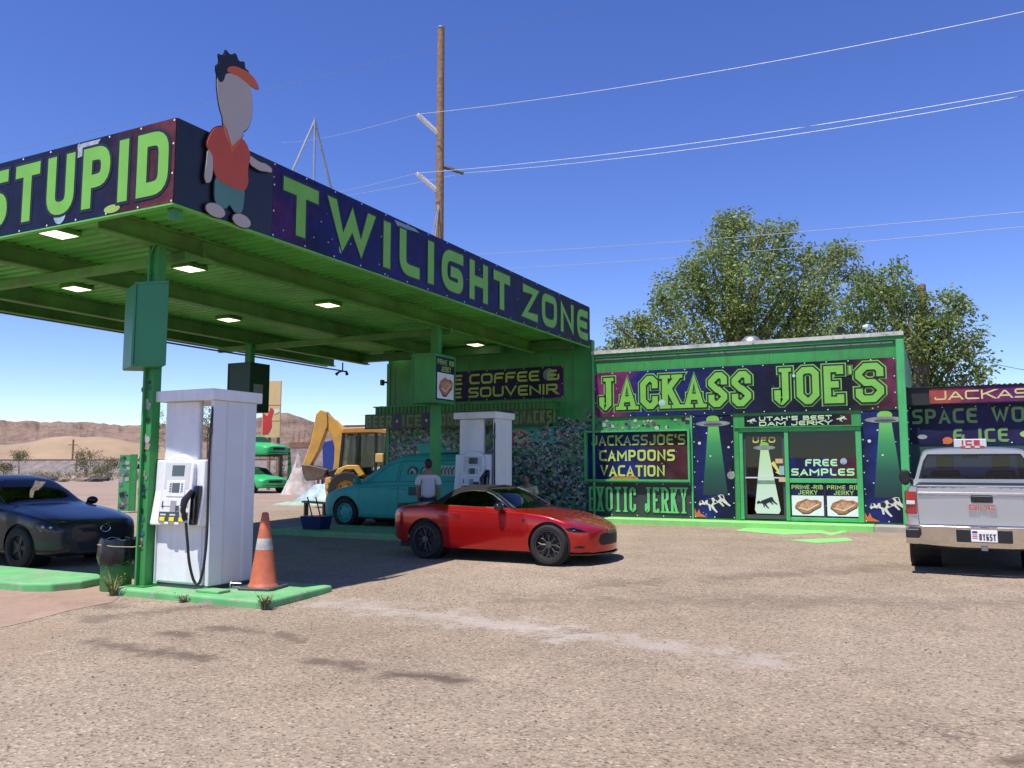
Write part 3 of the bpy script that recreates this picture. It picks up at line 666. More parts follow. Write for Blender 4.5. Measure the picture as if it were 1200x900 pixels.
wall('interior_partition', -5.2, -.8, .3, ZR - .2, m_in, 3.2, 3.3); wall('interior_floor', -5.2, -.8, .3, .41, m_in, .2, 3.2); wall('interior_partition', -5.3, -5.2, .3, ZR - .2, m_in, .2, 3.3)
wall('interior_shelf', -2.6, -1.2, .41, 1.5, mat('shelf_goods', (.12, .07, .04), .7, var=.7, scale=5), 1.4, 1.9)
# vertical panel seams above the sign and under the canopy
for u in np.arange(-7.2, -1, .98): MB().box(u, -.006, 3.93, u + .012, 0, 4.26).build('panel_seam', m_greend, sh)
for u in np.arange(-13.5, -7.7, .6): MB().box(u, -.006, 2.6, u + .02, 0, 4.45).build('panel_seam', m_greend, sh)
m_edge = mat('weathered_white_flashing', (.55, .54, .5), .6, var=.3, scale=-2, dirt=(.25, .2, .14), damt=.7, wear=(.05, .25, .1))
MB().box(-7.56, -.09, ZR - .075, -.5, .12, ZR + .01).build('roof_flashing', m_edge, sh)
MB().box(-7.56, -.06, ZR - .16, -.5, -.003, ZR - .078).build('roof_trim', m_green, sh)
MB().box(-7.5, -.035, 4.235, -.72, -.003, 4.262).build('conduit', m_edge, sh)
m_pil = mat('light_green_paint', (.06, .40, .12), .5, streak=.3, var=.12, scale=-2, dirt=(.05, .2, .1), damt=.4)
MB().box(-.66, -.07, SB, -.50, -.002, ZR - .165).build('corner_post', m_pil, sh, bevel=.01)
MB().tube([(-7.53, -.05, .45), (-7.53, -.05, 4.5)], .035, 8).build('downpipe', m_pil, sh)
MB().box(-13.76, -.03, .4, -13.66, -.002, 4.5).build('corner_trim', m_green, sh)
for k, (z_) in enumerate((3.9, 3.55)):
    pass
# door, window and their frames
fr = MB()
for a in ((-3.99, .42, -3.91, 2.38), (-3.0, .42, -2.915, 2.38), (-1.525, .42, -1.41, 2.38), (-3.99, 2.382, -1.41, 2.47)): fr.box(a[0], -.07, a[1], a[2], .05, a[3])
for z0, z1 in ((1.25, 1.345), (.42, .50)): fr.box(-2.913, -.05, z0, -1.527, .05, z1)
fr.build('entrance_frame', m_pil, sh, bevel=.006)
MB().box(-4.08, -.09, SB, -3.992, .0, 2.46).build('entrance_frame', m_green, sh); MB().box(-4.1, -.12, 2.472, -1.38, -.002, 2.50).build('lintel', m_green, sh)
m_glz = glass('shop_glass', (.32, .34, .36))
dr_ = MB(); 
for a in ((-3.905, .44, -3.855, 2.37), (-3.055, .44, -3.005, 2.37), (-3.853, 2.3, -3.057, 2.37), (-3.853, .44, -3.057, .53)): dr_.box(a[0], -.02, a[1], a[2], .03, a[3])
door = dr_.build('door', mat('dark_door_frame', (.05, .06, .06), .5), sh)
MB().box(-3.853, 0, .532, -3.057, .012, 2.298).build('pane', m_glz, door)
MB().box(-3.87, -.06, 1.345, -3.04, -.035, 1.375).build('push_bar', m_lgrey, door)
MB().box(-3.13, -.045, 1.42, -3.02, -.022, 1.62).build('lock_plate', mat('teal_lock', (.25, .4, .42), .4), door)
b = MB(); b.flat([(-3.65, .56), (-3.17, .56), (-3.13, .64), (-3.36, 2.0), (-3.53, 2.0), (-3.69, .64)], -.004, 0)
b.disc(-3.445, 2.03, .24, .05, -.006, mi=1); b.disc(-3.445, 2.09, .1, .07, -.005, mi=2)
def cow(b, x, z, s, y, mw, mb_):
    R = Matrix.Rotation(.35, 2)
    def q(P): return [(x + s * (R @ Vector(p))[0], z + s * (R @ Vector(p))[1]) for p in P]
    b.flat(q([(-.5, .12), (-.42, .24), (-.05, .25), (.45, .27), (.58, .2), (.56, -.05), (.3, -.08), (-.25, -.12), (-.42, .0)]), y, mw)
    b.flat(q([(-.48, .14), (-.55, .3), (-.68, .33), (-.82, .18), (-.78, .08), (-.66, .12), (-.5, .02)]), y - .0005, mw)
    for P in ([(-.28, -.1), (-.12, -.1), (-.1, -.3), (-.02, -.52), (-.1, -.54), (-.2, -.34)], [(.36, -.06), (.55, .0), (.66, -.3), (.74, -.42), (.66, -.46), (.54, -.3)], [(-.36, -.02), (-.26, -.1), (-.32, -.34), (-.4, -.32)], [(.2, -.06), (.32, -.06), (.42, -.34), (.34, -.36)]): b.flat(q(P), y - .001, mw)
    for P in ([(-.3, .24), (-.1, .24), (-.08, .05), (-.2, -.06), (-.34, .05)], [(.05, .25), (.28, .26), (.34, .1), (.2, .02), (.08, .1)], [(.4, .24), (.54, .2), (.52, .02), (.42, .08)], [(-.6, .3), (-.68, .32), (-.72, .22), (-.62, .18)], [(-.02, -.02), (.12, -.08), (.1, .06), (.0, .06)]): b.flat(q(P), y - .002, mb_)
m_cow = mat('cream_print', (.62, .6, .5), .55); m_sauc = mat('saucer_print', (.22, .24, .22), .45, var=.4, scale=6)
cow(b, -3.42, .82, .27, -.009, 3, 3)
def vgrad(name, stops, sc=1, off=0):
    t = NT(name); g = t.xyz(t.gen()); c = t.ramp(g[2], stops); t.set(Base_Color=c, Roughness=.5); return t.m
m_beamw = vgrad('pale_beam_print', [(0, (.55, .62, .55)), (.5, (.5, .62, .45)), (1, (.4, .62, .25))])
b.build('printed_art', [m_beamw, m_sauc, m_lime, m_ink], door)
b = MB(); text(b, 'UFO', -3.70, 2.14, .5, .13, .03, -.006); b.build('lettering', mat('yellow_print', (.55, .5, .1), .5), door)
b = MB(); b.hexa([(-3.32, -.02, 1.66), (-3.24, -.02, 1.72), (-3.24, -.016, 1.72), (-3.32, -.016, 1.66), (-3.32, -.02, 1.66), (-3.24, -.02, 1.72), (-3.24, -.016, 1.72), (-3.32, -.016, 1.66)])
b = MB(); b.flat([(-3.31, 1.68), (-3.24, 1.73), (-3.13, 1.52), (-3.09, 1.55), (-3.10, 1.41), (-3.22, 1.48), (-3.18, 1.5)], -.02, 0); b.flat([(-3.21, 1.68), (-3.05, 1.68), (-3.05, 1.78), (-3.21, 1.78)], -.022, 1); b.flat([(-3.14, 1.27), (-2.99, 1.27), (-2.99, 1.37), (-3.14, 1.37)], -.066, 1)
b.build('printed_art', [mat('bright_yellow_print', (.65, .55, .12), .5), mat('tan_print', (.6, .38, .2), .5)], door)
win = MB().box(-2.913, 0, 1.346, -1.527, .012, 2.381).build('pane', m_glz, sh)
# things hung in and on the window
t = thing('open_sign', 'oval unlit OPEN sign behind the shop window', 'sign', (-2.16, VW + .06, 2.08))
b = MB(); N = 40
b.lathe([(1, -.012), (1.08, -.012), (1.08, .012), (1, .012), (1, -.012)], N, 'y'); b.v = [(p[0] * .37, p[1], p[2] * .175) for p in b.v]; b.build('tube_ring', m_lgrey, t, smooth=True)
letter(t, 'OPEN', -.26, -.08, .52, .16, .03, m_lgrey, y=-.005, asp=.75)
t = banner('window_banner', 'purple banner reading FREE SAMPLES across the shop window', 'banner', -2.905, VW - .005, 1.36, 1.37, .44, sp_lamp, grom=0)
letter(t, 'FREE', .33, .255, .66, .155, .036, mat('mint_print', (.42, .72, .36), .5), y=-.016, asp=.9); letter(t, 'SAMPLES', .03, .05, 1.3, .155, .036, MC['mint_print'], y=-.016, asp=.9)
b = MB(); b.disc(1.12, .36, .07, y=-.0145); b.build('printed_art', mat('moon_print', (.3, .36, .45), .5, var=.5, scale=14), t)
for k, (u, n_) in enumerate(((-2.915, 'left'), (-2.18, 'right'))):
    t = thing('jerky_poster', 'prime rib jerky poster, ' + n_ + ' of the pair below the window', 'poster', (u, VW - .012, .51), 0, 'jerky posters under the window')
    MB().box(0, -.008, 0, .725, .0, .735).build('board', m_whitep, t); ribposter(t, 0, 0, .725, .735, y=-.0105)
wall('stall_board', -2.913, -1.527, .502, 1.248, m_green, .005, .04)
# the big front sign
t = banner('shop_sign', 'wide space printed sign with block letters JACKASS JOE\'S over the shop front', 'sign', -7.5, VW - .02, 2.821, 6.815, 1.098, sp_joe, grom=.45, thick=.02)
def blocktext(t, s, x, z, w, h, wt, o1, o2, **kw):
    wt *= .9; o1 *= 1.15; o2 *= 1.1
    A = []; text(A, s, x, z, w, h, wt, -.042, 'oct', **kw); B = []; text(B, s, x, z, w, h, wt, -.033, 'oct', o1, **kw); D = []; text(D, s, x, z, w, h, wt, -.024, 'oct', o2, **kw)
    for a, b, d in zip(A, B, D): o = a.build('letter', m_lime, t); b.build('letter_outline', m_ink, o); d.build('letter_outline', m_lime, o)
blocktext(t, 'JACKASS', .13, .16, 3.68, .80, .155, .032, .055, asp=.78, gap=.14)
blocktext(t, 'JOE', 4.32, .16, 1.46, .82, .155, .032, .055, asp=.78, gap=.14)
blocktext(t, 'S', 6.02, .16, .56, .84, .155, .032, .055)
blocktext(t, "'", 5.885, .30, .07, .66, .07, .012, .02)
b = MB(); b.disc(1.72, .30, .08, y=-.0465); b.disc(4.75, .80, .035, y=-.0465); b.build('printed_art', mat('pale_planet_print', (.35, .5, .5), .4, var=.5), t)
def uframe(u0, u1, z0, z1, w=.05, d=.05, m=m_pil):
    f = MB(); f.box(u0 - w, -d, z0 - w, u1 + w, -.002, z0); f.box(u0 - w, -d, z1, u1 + w, -.002, z1 + w); f.box(u0 - w, -d, z0 + .001, u0, -.002, z1 - .001); f.box(u1, -d, z0 + .001, u1 + w, -.002, z1 - .001); return f.build('sign_frame', m, sh)
t = banner('shop_sign', 'dark framed sign with three lines ending CAMPOONS VACATION', 'sign', -7.70, VW - .004, 1.30, 2.54, 1.14, sp_lamp, grom=0)
letter(t, "JACKASSJOE'S", .10, .82, 2.36, .25, .045, m_limed, asp=.8); letter(t, 'CAMPOONS', .30, .44, 1.9, .27, .052, mat('yellow_lime_print', (.42, .56, .12), .5), asp=.8); letter(t, 'VACATION', .33, .07, 1.62, .27, .05, MC['yellow_lime_print'], asp=.8)
b = MB(); b.flat([(.55, 0), (.75, .12), (.95, .05), (1.15, .13), (1.3, .02), (1.3, 0)], -.0145); b.build('printed_art', mat('ember_print', (.5, .16, .04), .5, var=.4, scale=9), t)
uframe(-7.70, -5.16, 1.30, 2.44, .045, .15); 
t = banner('shop_sign', 'low grey sign reading EXOTIC JERKY in green slab letters', 'sign', -7.76, VW - .004, .42, 2.63, .80, mat('charcoal_vinyl', (.045, .05, .05), .4, var=.4, scale=2), grom=.6)
letter(t, 'EXOTIC JERKY', .08, .1, 2.46, .6, .062, mat('mid_green_print', (.13, .5, .16), .5, var=.15), 'oct', y=-.024, outline=.014, asp=.42, gap=.075, spc=.25)
MB().box(-7.8, -.06, 1.225, -5.08, -.002, 1.253).build('sign_rail', m_pil, sh); MB().box(-5.11, -.05, SB, -5.07, -.002, 2.8).build('sign_rail', m_pil, sh)
m_beamg = vgrad('green_beam_print', [(0, (.008, .03, .03)), (.35, (.012, .08, .05)), (.75, (.04, .26, .08)), (1, (.12, .45, .09))])
for k, (u, lab) in enumerate(((-5.06, 'tall banner of a saucer beaming up a cow, left of the shop door'), (-1.405, 'tall banner of a saucer beaming up a cow, nearer the pickup'))):
    t = banner('ufo_banner', lab, 'banner', u, VW - .006, .43, .935, 2.37, sp_ufo, 'saucer banners flanking the entrance', grom=.45)
    b = MB(); b.flat([(.2, .52), (.78, .52), (.60, 2.1), (.36, 2.1)], -.0145); b.build('printed_art', m_beamg, t)
    b = MB(); b.disc(.47, 2.26, .15, .1, -.016, mi=1); b.disc(.47, 2.17, .40, .065, -.018, mi=0); b.disc(.47, 2.15, .22, .03, -.019, mi=2); b.build('saucer', [m_sauc, m_lime, m_dgrey], t)
    b = MB(); cow(b, .47, .36, .44, -.021, 0, 1); b.build('cow', [m_cow, m_ink], t)
    MB().flat([(0, .02), (.3, .02), (.14, .1), (.1, .2), (.06, .1), (.0, .22)], -.0146).build('printed_art', m_orange, t)
    if k == 0: MB().disc(.86, .98, .09, y=-.0147).build('printed_art', m_sauc, t)
    for x_, z_, r_ in ((.15, 1.72, .035), (.32, 1.95, .018), (.82, 1.62, .025), (.40, 1.42, .02), (.2, .83, .015), (.8, .55, .02), (.1, 1.3, .014)): MB().disc(x_, z_, r_, y=-.0148, n=10).build('star', m_cow, t)
t = banner('shop_sign', 'small dark sign reading UTAH\'S BEST DAM JERKY above the door', 'sign', -3.87, VW - .004, 2.503, 2.27, .25, sp_dark, grom=0)
letter(t, "UTAH'S BEST", .33, .13, 1.55, .095, .024, mat('pale_green_print', (.5, .62, .36), .5), y=-.016, asp=1.1); letter(t, 'DAM JERKY', .33, .015, 1.55, .1, .024, MC['pale_green_print'], y=-.016, asp=1.1)
b = MB(); cow(b, .17, .14, .13, -.016, 0, 0); cow(b, 2.08, .14, .13, -.016, 0, 0); b.build('printed_art', MC['pale_green_print'], t)
# canopy end of the wall
t = banner('shop_sign', 'shaded banner offering COFFEE & SOUVENIR high under the canopy', 'banner', -12.75, VW - .008, 3.35, 4.4, .81, sp_coffee, grom=.5)
m_olive = mat('yellow_green_print', (.34, .5, .08), .5)
letter(t, 'FREE COFFEE &', .1, .45, 4.2, .27, .055, m_olive, asp=1.2, y=-.018); letter(t, 'FREE SOUVENIR', .1, .09, 4.15, .27, .055, m_olive, asp=1.2, y=-.018)
b = MB(); b.disc(4.0, .60, .16, y=-.0145); b.build('printed_art', mat('globe_print', (.2, .25, .3), .5, var=.6, scale=8), t)
aw = thing('awning', 'green ribbed metal awning over the sticker covered wall', 'awning', (-13.75, VW - .004, 2.6))
b = MB()
for i in range(44): b.box(i * .12, -.56, .44, i * .12 + .07, -.54, .63)
b.build('rib_band', m_greend, aw); MB().box(0, -.538, .42, 5.3, 0, .62).build('awning_box', m_greend, aw); MB().box(-.05, -.6, .622, 5.35, .0, .65).build('cap', m_green, aw)
t = banner('awning_sign', 'long sign reading BEER ICE WOOD JERKY SNACKS hung on the awning', 'sign', -14.07, 18.9, 2.63, 5.5, .41, mat('moss_vinyl', (.03, .075, .025), .5, var=.3), grom=0)
x = .05
for i, (wd_, w_) in enumerate((('BEER', .85), ('ICE', .6), ('WOOD', .85), ('JERKY', .9), ('SNACKS!', 1.15))):
    letter(t, wd_, x, .05, w_, .31, .06, mat('dull_yellow_green_print', (.13, .2, .05), .5), style='sq', asp=.5, y=-.018)
    x += w_ + .06
    if i < 4:
        b = MB(); b.flat([(x, 0), (x + .22, 0), (x + .22, .41), (x, .41)], -.0145, 0); b.disc(x + .11, .2, .04, y=-.017, mi=1); b.build('printed_art', [mat('violet_print', (.02, .016, .09), .5), m_olive], t); x += .28
# round emblem on the wall
t = thing('wall_emblem', 'round red and pale green emblem painted above the sticker wall', 'emblem', (-9.62, VW - .004, 2.33))
b = MB(); b.disc(0, 0, .36, .25, -.003, mi=0); b.disc(0, 0, .24, .2, -.005, mi=1); b.disc(.03, 0, .17, .14, -.007, mi=0); b.flat([(-.02, .02), (.2, .1), (.26, .06), (.02, -.03)], -.009, 2)
b.build('printed_art', [mat('pale_sage', (.28, .38, .27), .6), m_red, m_darkgreen], t)
b = MB(); b.flat([(-8.95, 2.05), (-7.95, 2.48), (-7.6, 2.62), (-8.6, 2.62), (-9.9, 2.66), (-10.6, 2.5), (-9.9, 2.45), (-9.3, 2.1)], -.003); b.build('painted_swoosh', m_teal, sh)
# sticker wall: hundreds of overlapping stickers; the largest are single objects
cols = [(.02, .022, .026), (.32, .32, .31), (.03, .03, .035), (.02, .025, .05), (.4, .4, .38), (.46, .45, .42), (.13, .14, .15), (.012, .012, .015), (.04, .10, .17), (.2, .22, .24), (.30, .32, .34), (.05, .12, .11), (.10, .14, .16), (.13, .14, .15), (.16, .06, .05), (.3, .27, .2)]
sm = [mat('sticker_vinyl_%d' % i, c_, .5, var=.3, scale=30) for i, c_ in enumerate(cols)]
smeshes = []
for i, m in enumerate(sm):
    smeshes.append((MB().flat([(-.5, -.5), (.5, -.5), (.5, .5), (-.5, .5)], 0).mesh('sticker', m), MB().disc(0, 0, .5, n=12).mesh('sticker', m)))
sw = thing('sticker_collage', 'dense collage of hundreds of stickers on the shaded shop wall', 'stickers', (-13.7, VW - .002, .42))
small = [MB() for _ in range(1)][0]
nS = 0; lay = 0
def inwall(x, z):
    if z < .12: return rnd() < .4
    if z > 1.75: return rnd() < (.75 if x < 3.2 else max(0, 1 - (z - 1.75) * 1.6 + (.45 if x > 4.6 else -.3)))
    return True
for i in range(6800):
    x_, z_ = uni(.05, 5.95), uni(.02, 2.42)
    if not inwall(x_, z_): continue
    k = int(len(cols) * rnd() ** 1.15); y_ = -.004 - .010 * i / 6800
    if i > 6800 - 420 and nS < 290:
        o = bpy.data.objects.new('sticker', smeshes[k][rnd() < .45]); C.objects.link(o); o.parent = sw
        s_ = uni(.05, .105); o.location = (x_, y_, z_); o.scale = (s_ * uni(.8, 1.6), 1, s_ * uni(.6, 1)); o.rotation_euler = (0, uni(-.4, .4), 0); nS += 1
    else:
        w_, h_ = uni(.025, .10), uni(.02, .065); a_ = uni(-.5, .5); ca, sa = math.cos(a_), math.sin(a_)
        if rnd() < .35: small.disc(x_, z_, h_ * .7, y=y_, n=9, mi=k)
        else: small.flat([(x_ + ca * p - sa * q, z_ + sa * p + ca * q) for p, q in ((-w_ / 2, -h_ / 2), (w_ / 2, -h_ / 2), (w_ / 2, h_ / 2), (-w_ / 2, h_ / 2))], y_, k)
stuff(small.build('small_stickers', sm, sw))
def stickers_on(parent, n, f, sc=(.03, .09), seed=3):
    """n flat stickers scattered by f() -> (location, rotation z)"""
    for i in range(n):
        loc, rz = f(i); o = bpy.data.objects.new('sticker', smeshes[int(rnd() * len(cols))][rnd() < .4]); C.objects.link(o); o.parent = parent
        s_ = uni(*sc); o.location = loc; o.scale = (s_ * uni(.8, 1.3), 1, s_); o.rotation_euler = (0, uni(-.3, .3), rz)
st_ = thing('sticker_strip', 'row of stickers on the green wall between the big sign and framed sign', 'stickers', (-7.5, VW - .003, 2.49))
stickers_on(st_, 46, lambda i: ((uni(.03, 2.4), -.002 - i * .0002, uni(.02, .28)), 0), (.04, .1))
stickers_on(st_, 14, lambda i: ((uni(2.39, 2.44), -.002 - i * .0002, uni(-2.0, 0)), 0), (.03, .06))
stickers_on(st_, 18, lambda i: ((uni(-.25, -.02), -.002 - i * .0002, uni(-.1, .5)), 0), (.04, .09))
ps = thing('post_stickers', 'column of stickers stuck on the post beside the nearest pump', 'stickers', (-9.1, 7.62, .1))
stickers_on(ps, 34, lambda i: ((uni(-.07, .07), -.074 - i * .0002 - (.037 if False else 0), uni(.5, 2.6)), 0), (.04, .1))
stickers_on(ps, 26, lambda i: ((-.099 - i * .0002, uni(-.05, .05), uni(.5, 2.6)), -PI / 2), (.04, .09))
# pavement in front of the shop
b = MB(); b.box(-13.9, 18.95, .2, -7.3, VW - .001, SB); b.build('pavement', m_kerb, bevel=.02); struct(bpy.data.objects['pavement'])
o = MB().box(-7.298, 18.95, .2, -1.2, VW - .001, SB - .003).build('door_step', m_kerbl, bevel=.02); struct(o)
o = MB().box(-1.198, 18.95, .2, 6, VW - .001, SB - .006).build('pavement', mat('grey_concrete', (.36, .33, .29), .9, var=.2, scale=-2, bump=.3, dirt=(.2, .3, .18), damt=.3), bevel=.02); struct(o)
o = struct(sheet('green_paint_spill', [(862, 622), (880, 618), (900, 617), (930, 617), (1000, 615), (1004, 620), (990, 624), (975, 628), (960, 625), (920, 627), (895, 625)], m_kerbl, .005, .03))
o = struct(sheet('green_paint_spill', [(920, 633), (990, 630), (1000, 634), (960, 637)], m_kerbl, .005, .03))
# ---------------------------------------------------------------- wood and ice annex on the right
an = thing('annex_shed', 'low black roofed shed annex right of the shop behind the pickup', 'shed', (-.54, 21, 0))
m_tin = mat('black_tin', (.02, .02, .022), .5, var=.3)
MB().box(0, 0, .2, 6, .15, 3.0).build('front_wall', mat('dark_teal_wall', (.02, .06, .065), .6), an)
MB().box(0, -.25, 2.97, 6, 0, 3.36).build('fascia', m_tin, an)
b = MB()
for i in range(60): b.box(i * .1, -.3, 3.362, i * .1 + .05, 4, 3.378)
b.box(0, -.3, 3.35, 6, 4, 3.361); b.build('ribbed_roof', m_tin, an)
MB().box(0, .151, .2, .1, 4, 3.3).build('side_wall', m_tin, an)
t = banner('annex_sign', 'narrow sunset coloured name sign along the annex roof edge', 'sign', -.07, 20.74, 2.995, 3.6, .33, sp_joe2, grom=0)
letter(t, "JACKASSJOE'S", .1, .07, 3.4, .2, .035, mat('cream_yellow_print', (.55, .5, .2), .5), asp=1.0, y=-.016)
t = banner('annex_banner', 'dark banner reading SPACE WOOD & ICE on the annex wall', 'banner', -.50, 20.99, 2.10, 3.3, .85, sp_coffee, grom=.6)
letter(t, 'SPACE WOOD', .06, .46, 2.75, .33, .06, mat('dull_green_print', (.14, .28, .08), .5), asp=.62, y=-.018); letter(t, '& ICE', .86, .04, 1.05, .3, .06, MC['dull_green_print'], asp=.62, y=-.018)
for x_, z_, a_, c_, m_ in ((2.25, .2, .12, .07, m_limed), (.75, .08, .1, .08, m_orange), (.25, .17, .1, .05, m_grey)): MB().disc(x_, z_, a_, c_, -.015).build('printed_art', m_, t)
# ---------------------------------------------------------------- pump islands
def slab(name, poly, z0, h, label, bevel=.03):
    o = MB().prism(poly, z0 - .05, z0 + h, 'z').build(name, m_kerb, bevel=bevel, seg=3); return tag(o, label, 'kerb island', 'raised green pump islands')
slab('pump_island', [(-9.34, 7.33), (-6.95, 7.36), (-6.82, 7.44), (-6.98, 8.75), (-9.34, 8.75)], 0, .09, 'green painted kerb island under the nearest pump and traffic cone')
slab('pump_island', [(-14, 6.98), (-10.55, 6.98), (-10.22, 7.15), (-10.1, 7.5), (-10.22, 7.9), (-10.55, 8.08), (-14, 8.08)], 0, .11, 'green rounded kerb island left of the bin, in front of the dark hatchback')
slab('pump_island', [(-12.95, 14.05), (-6.9, 14.05), (-6.9, 15.85), (-12.95, 15.85)], gz(14.8), .1, 'shaded green kerb island under the far pump beyond the red roadster')
# ---------------------------------------------------------------- fuel pumps
m_scr = mat('lcd_grey', (.08, .1, .09), .2); m_btn = mat('yellow_button', (.75, .65, .02), .4, var=.05)
def pump(loc, num, label):
    t = thing('fuel_pump', label, 'fuel pump', loc, 0, 'white fuel pumps')
    MB().box(.03, .03, 0, .93, .72, .05).build('plinth', m_dgrey, t)
    MB().box(.02, .02, .052, .84, .73, .79).build('lower_cabinet', m_white, t, bevel=.008)
    MB().box(.05, .008, .075, .81, .019, .775).build('lower_panel', m_white, t, bevel=.004)
    MB().box(0, .0, .052, .018, .7, .80).build('edge_trim', m_white, t)
    h = MB(); h.prism([(-.10, .775), (.02, .775), (.40, .79), (.40, 1.60), (-.015, 1.60), (-.03, 1.2)], .0, .86, 'x').build('console_housing', m_white, t, bevel=.02, seg=2)
    # sloping console with arched top
    con = MB(); pr = []
    for i in range(13):
        a = PI * i / 12; pr.append((.46 + .27 * math.cos(a), 1.50 + .17 * math.sin(a)))
    pr = [(.19, .80), (.73, .80)] + pr
    con.prism(pr, -.135, -.012, 'y'); con.v = [(x, y + (.07 * (z - .8) / .87 if y < -.05 else 0), z) for x, y, z in con.v]
    c = con.build('console', m_white, t, bevel=.02, seg=2)
    def face(x0, z0, x1, z1, m, n, lift=.006, par=c, bev=0):
        def Y(z): return -.135 + .07 * (z - .8) / .87
        b = MB(); b.hexa([(x0, Y(z0) - lift, z0), (x1, Y(z0) - lift, z0), (x1, Y(z0) + .004, z0), (x0, Y(z0) + .004, z0), (x0, Y(z1) - lift, z1), (x1, Y(z1) - lift, z1), (x1, Y(z1) + .004, z1), (x0, Y(z1) + .004, z1)])
        return b.build(n, m, par, bevel=bev)
    face(.24, 1.24, .68, 1.56, m_lgrey, 'recess', .003)
    face(.37, 1.40, .58, 1.53, m_scr, 'display', .008); face(.30, 1.14, .62, 1.34, m_white, 'keypad_plate', .009, bev=.004); face(.40, 1.19, .53, 1.31, m_scr, 'small_display', .012)
    for s in (.355, .375, .555, .575):
        for k in range(4): face(s, 1.195 + k * .03, s + .012, 1.215 + k * .03, m_dgrey, 'key', .012)
    face(.22, 1.02, .70, 1.12, m_white, 'card_plate', .008, bev=.004); face(.40, .95, .50, 1.09, m_grey, 'receipt_slot', .012); face(.50, .97, .66, 1.03, m_dgrey, 'card_reader', .02); face(.25, 1.0, .27, 1.08, m_dgrey, 'print_mark', .012)
    face(.21, .83, .71, .95, m_blackgloss, 'grade_panel', .007)
    for x_ in (.235, .40, .57): face(x_, .835, x_ + .09, .885, m_btn, 'grade_button', .016, bev=.003); face(x_ + .0, .905, x_ + .1, .925, m_lgrey, 'grade_label', .009)
    for x_ in (.32, .50): face(x_, .80, x_ + .07, .828, m_white, 'tab', .008)
    # nozzle boot, nozzle and hose
    nb = MB(); nb.prism([(-.16, .80), (-.03, .80), (-.02, 1.28), (-.09, 1.28), (-.15, 1.12)], .76, .84, 'x'); n_ = nb.build('nozzle_boot', m_blackgloss, t, bevel=.012)
    MB().tube([(.79, -.14, 1.22), (.75, -.22, 1.10), (.74, -.24, .98), (.75, -.2, .86)], [.03, .045, .04, .03], 8).build('nozzle', m_black, n_, smooth=True)
    MB().tube([(.74, -.17, 1.1), (.73, -.27, 1.02), (.74, -.26, .9)], .014, 6).build('lever', m_lgrey, n_, smooth=True)
    hs = [(.75, -.19, .88), (.76, -.19, .78), (.78, -.18, .6), (.80, -.16, .36), (.84, -.13, .16), (.89, -.11, .09), (.935, -.1, .14), (.965, -.08, .34), (.965, -.05, .7), (.945, -.035, 1.2), (.94, -.03, 1.8), (.935, .0, 2.2), (.92, .05, 2.34)]
    sp = []
    for i in range(len(hs) - 1):
        p0, p1, p2, p3 = (Vector(hs[max(i - 1, 0)]), Vector(hs[i]), Vector(hs[i + 1]), Vector(hs[min(i + 2, len(hs) - 1)]))
        for k in range(5):
            q = k / 5; sp.append(.5 * ((2 * p1) + (p2 - p0) * q + (2 * p0 - 5 * p1 + 4 * p2 - p3) * q * q + (3 * p1 - p0 - 3 * p2 + p3) * q ** 3))
    sp.append(Vector(hs[-1])); MB().tube(sp, .017, 8).build('hose', m_black, t, smooth=True)
    MB().tube([sp[0], sp[3]], .022, 8).build('hose_collar', m_lgrey, t, smooth=True); MB().cyl((.94, -.03, 1.92), (.94, -.03, 2.0), .028, n=8).build('breakaway', m_dgrey, t)
    # towers and cap
    MB().prism([(.06, .05), (.12, .02), (.50, .06), (.60, .07), (.63, .09), (.63, .15), (.06, .17)], 1.601, 2.345, 'z').build('left_tower', m_white, t, bevel=.01)
    MB().prism([(.88, .03), (.90, .0), (.955, .0), (.965, .2), (.955, .24), (.955, .52), (.965, .56), (.96, .74), (.88, .74)], .052, 2.345, 'z').build('right_tower', mat('shade_toned_enamel', (.66, .67, .69), .35, var=.04), t, bevel=.006)  # right tower's enamel is toned down: the side's shade is put into its colour
    MB().box(.0, .3, 1.25, .06, .5, 2.0).build('rear_post', m_white, t)
    MB().box(-.03, -.06, 2.346, 1.0, .80, 2.485).build('cap', m_white, t, bevel=.006)
    b = MB(); text(b, num, .872, 1.62, .045, .08, .014, -.003, 'rnd'); b.build('letter', m_ink, t)
    MB().prism([(-.02, 1.0), (-.12, .84), (-.02, .66)], .45, .5, 'y').build('rear_nozzle_boot', m_blackgloss, t)
    return t
pump((-8.99, 7.67, .09), '8', 'nearest white fuel pump with black hose and yellow buttons on green island')
pump((-9.1, 15.42, gz(14.8) + .1), '2', 'far white fuel pump standing in the canopy shade behind the red roadster')
# ---------------------------------------------------------------- small things round the near pump
t = thing('litter_bin', 'green drum bin lined with a black bag tied to the post', 'bin', (-9.62, 7.62, 0))
MB().lathe([(0, .0), (.185, .0), (.19, .02), (.19, .30), (.195, .31), (.19, .32), (.19, .62), (.2, .64), (.18, .64), (.17, .5), (0, .5)], 28).build('drum', mat('scuffed_green_drum', (.05, .2, .05), .6, var=.4, scale=3, dirt=(.1, .15, .06), damt=.7), t, smooth=True)
b = MB(); N = 36; vs = []
pf = [(.17, .66), (.215, .665), (.225, .60), (.232, .52), (.235, .42), (.222, .36), (.19, .345)]
for i, (r_, z_) in enumerate(pf):
    for j in range(N):
        a = 2 * PI * j / N; k = 1 + .035 * math.sin(a * 9 + i) * (i > 1) + .02 * math.sin(a * 17 + i * 2); vs.append((r_ * k * math.cos(a), r_ * k * math.sin(a), z_ + .012 * math.sin(a * 7 + i)))
b.add(vs, [(i * N + j, i * N + (j + 1) % N, (i + 1) * N + (j + 1) % N, (i + 1) * N + j) for i in range(len(pf) - 1) for j in range(N)])
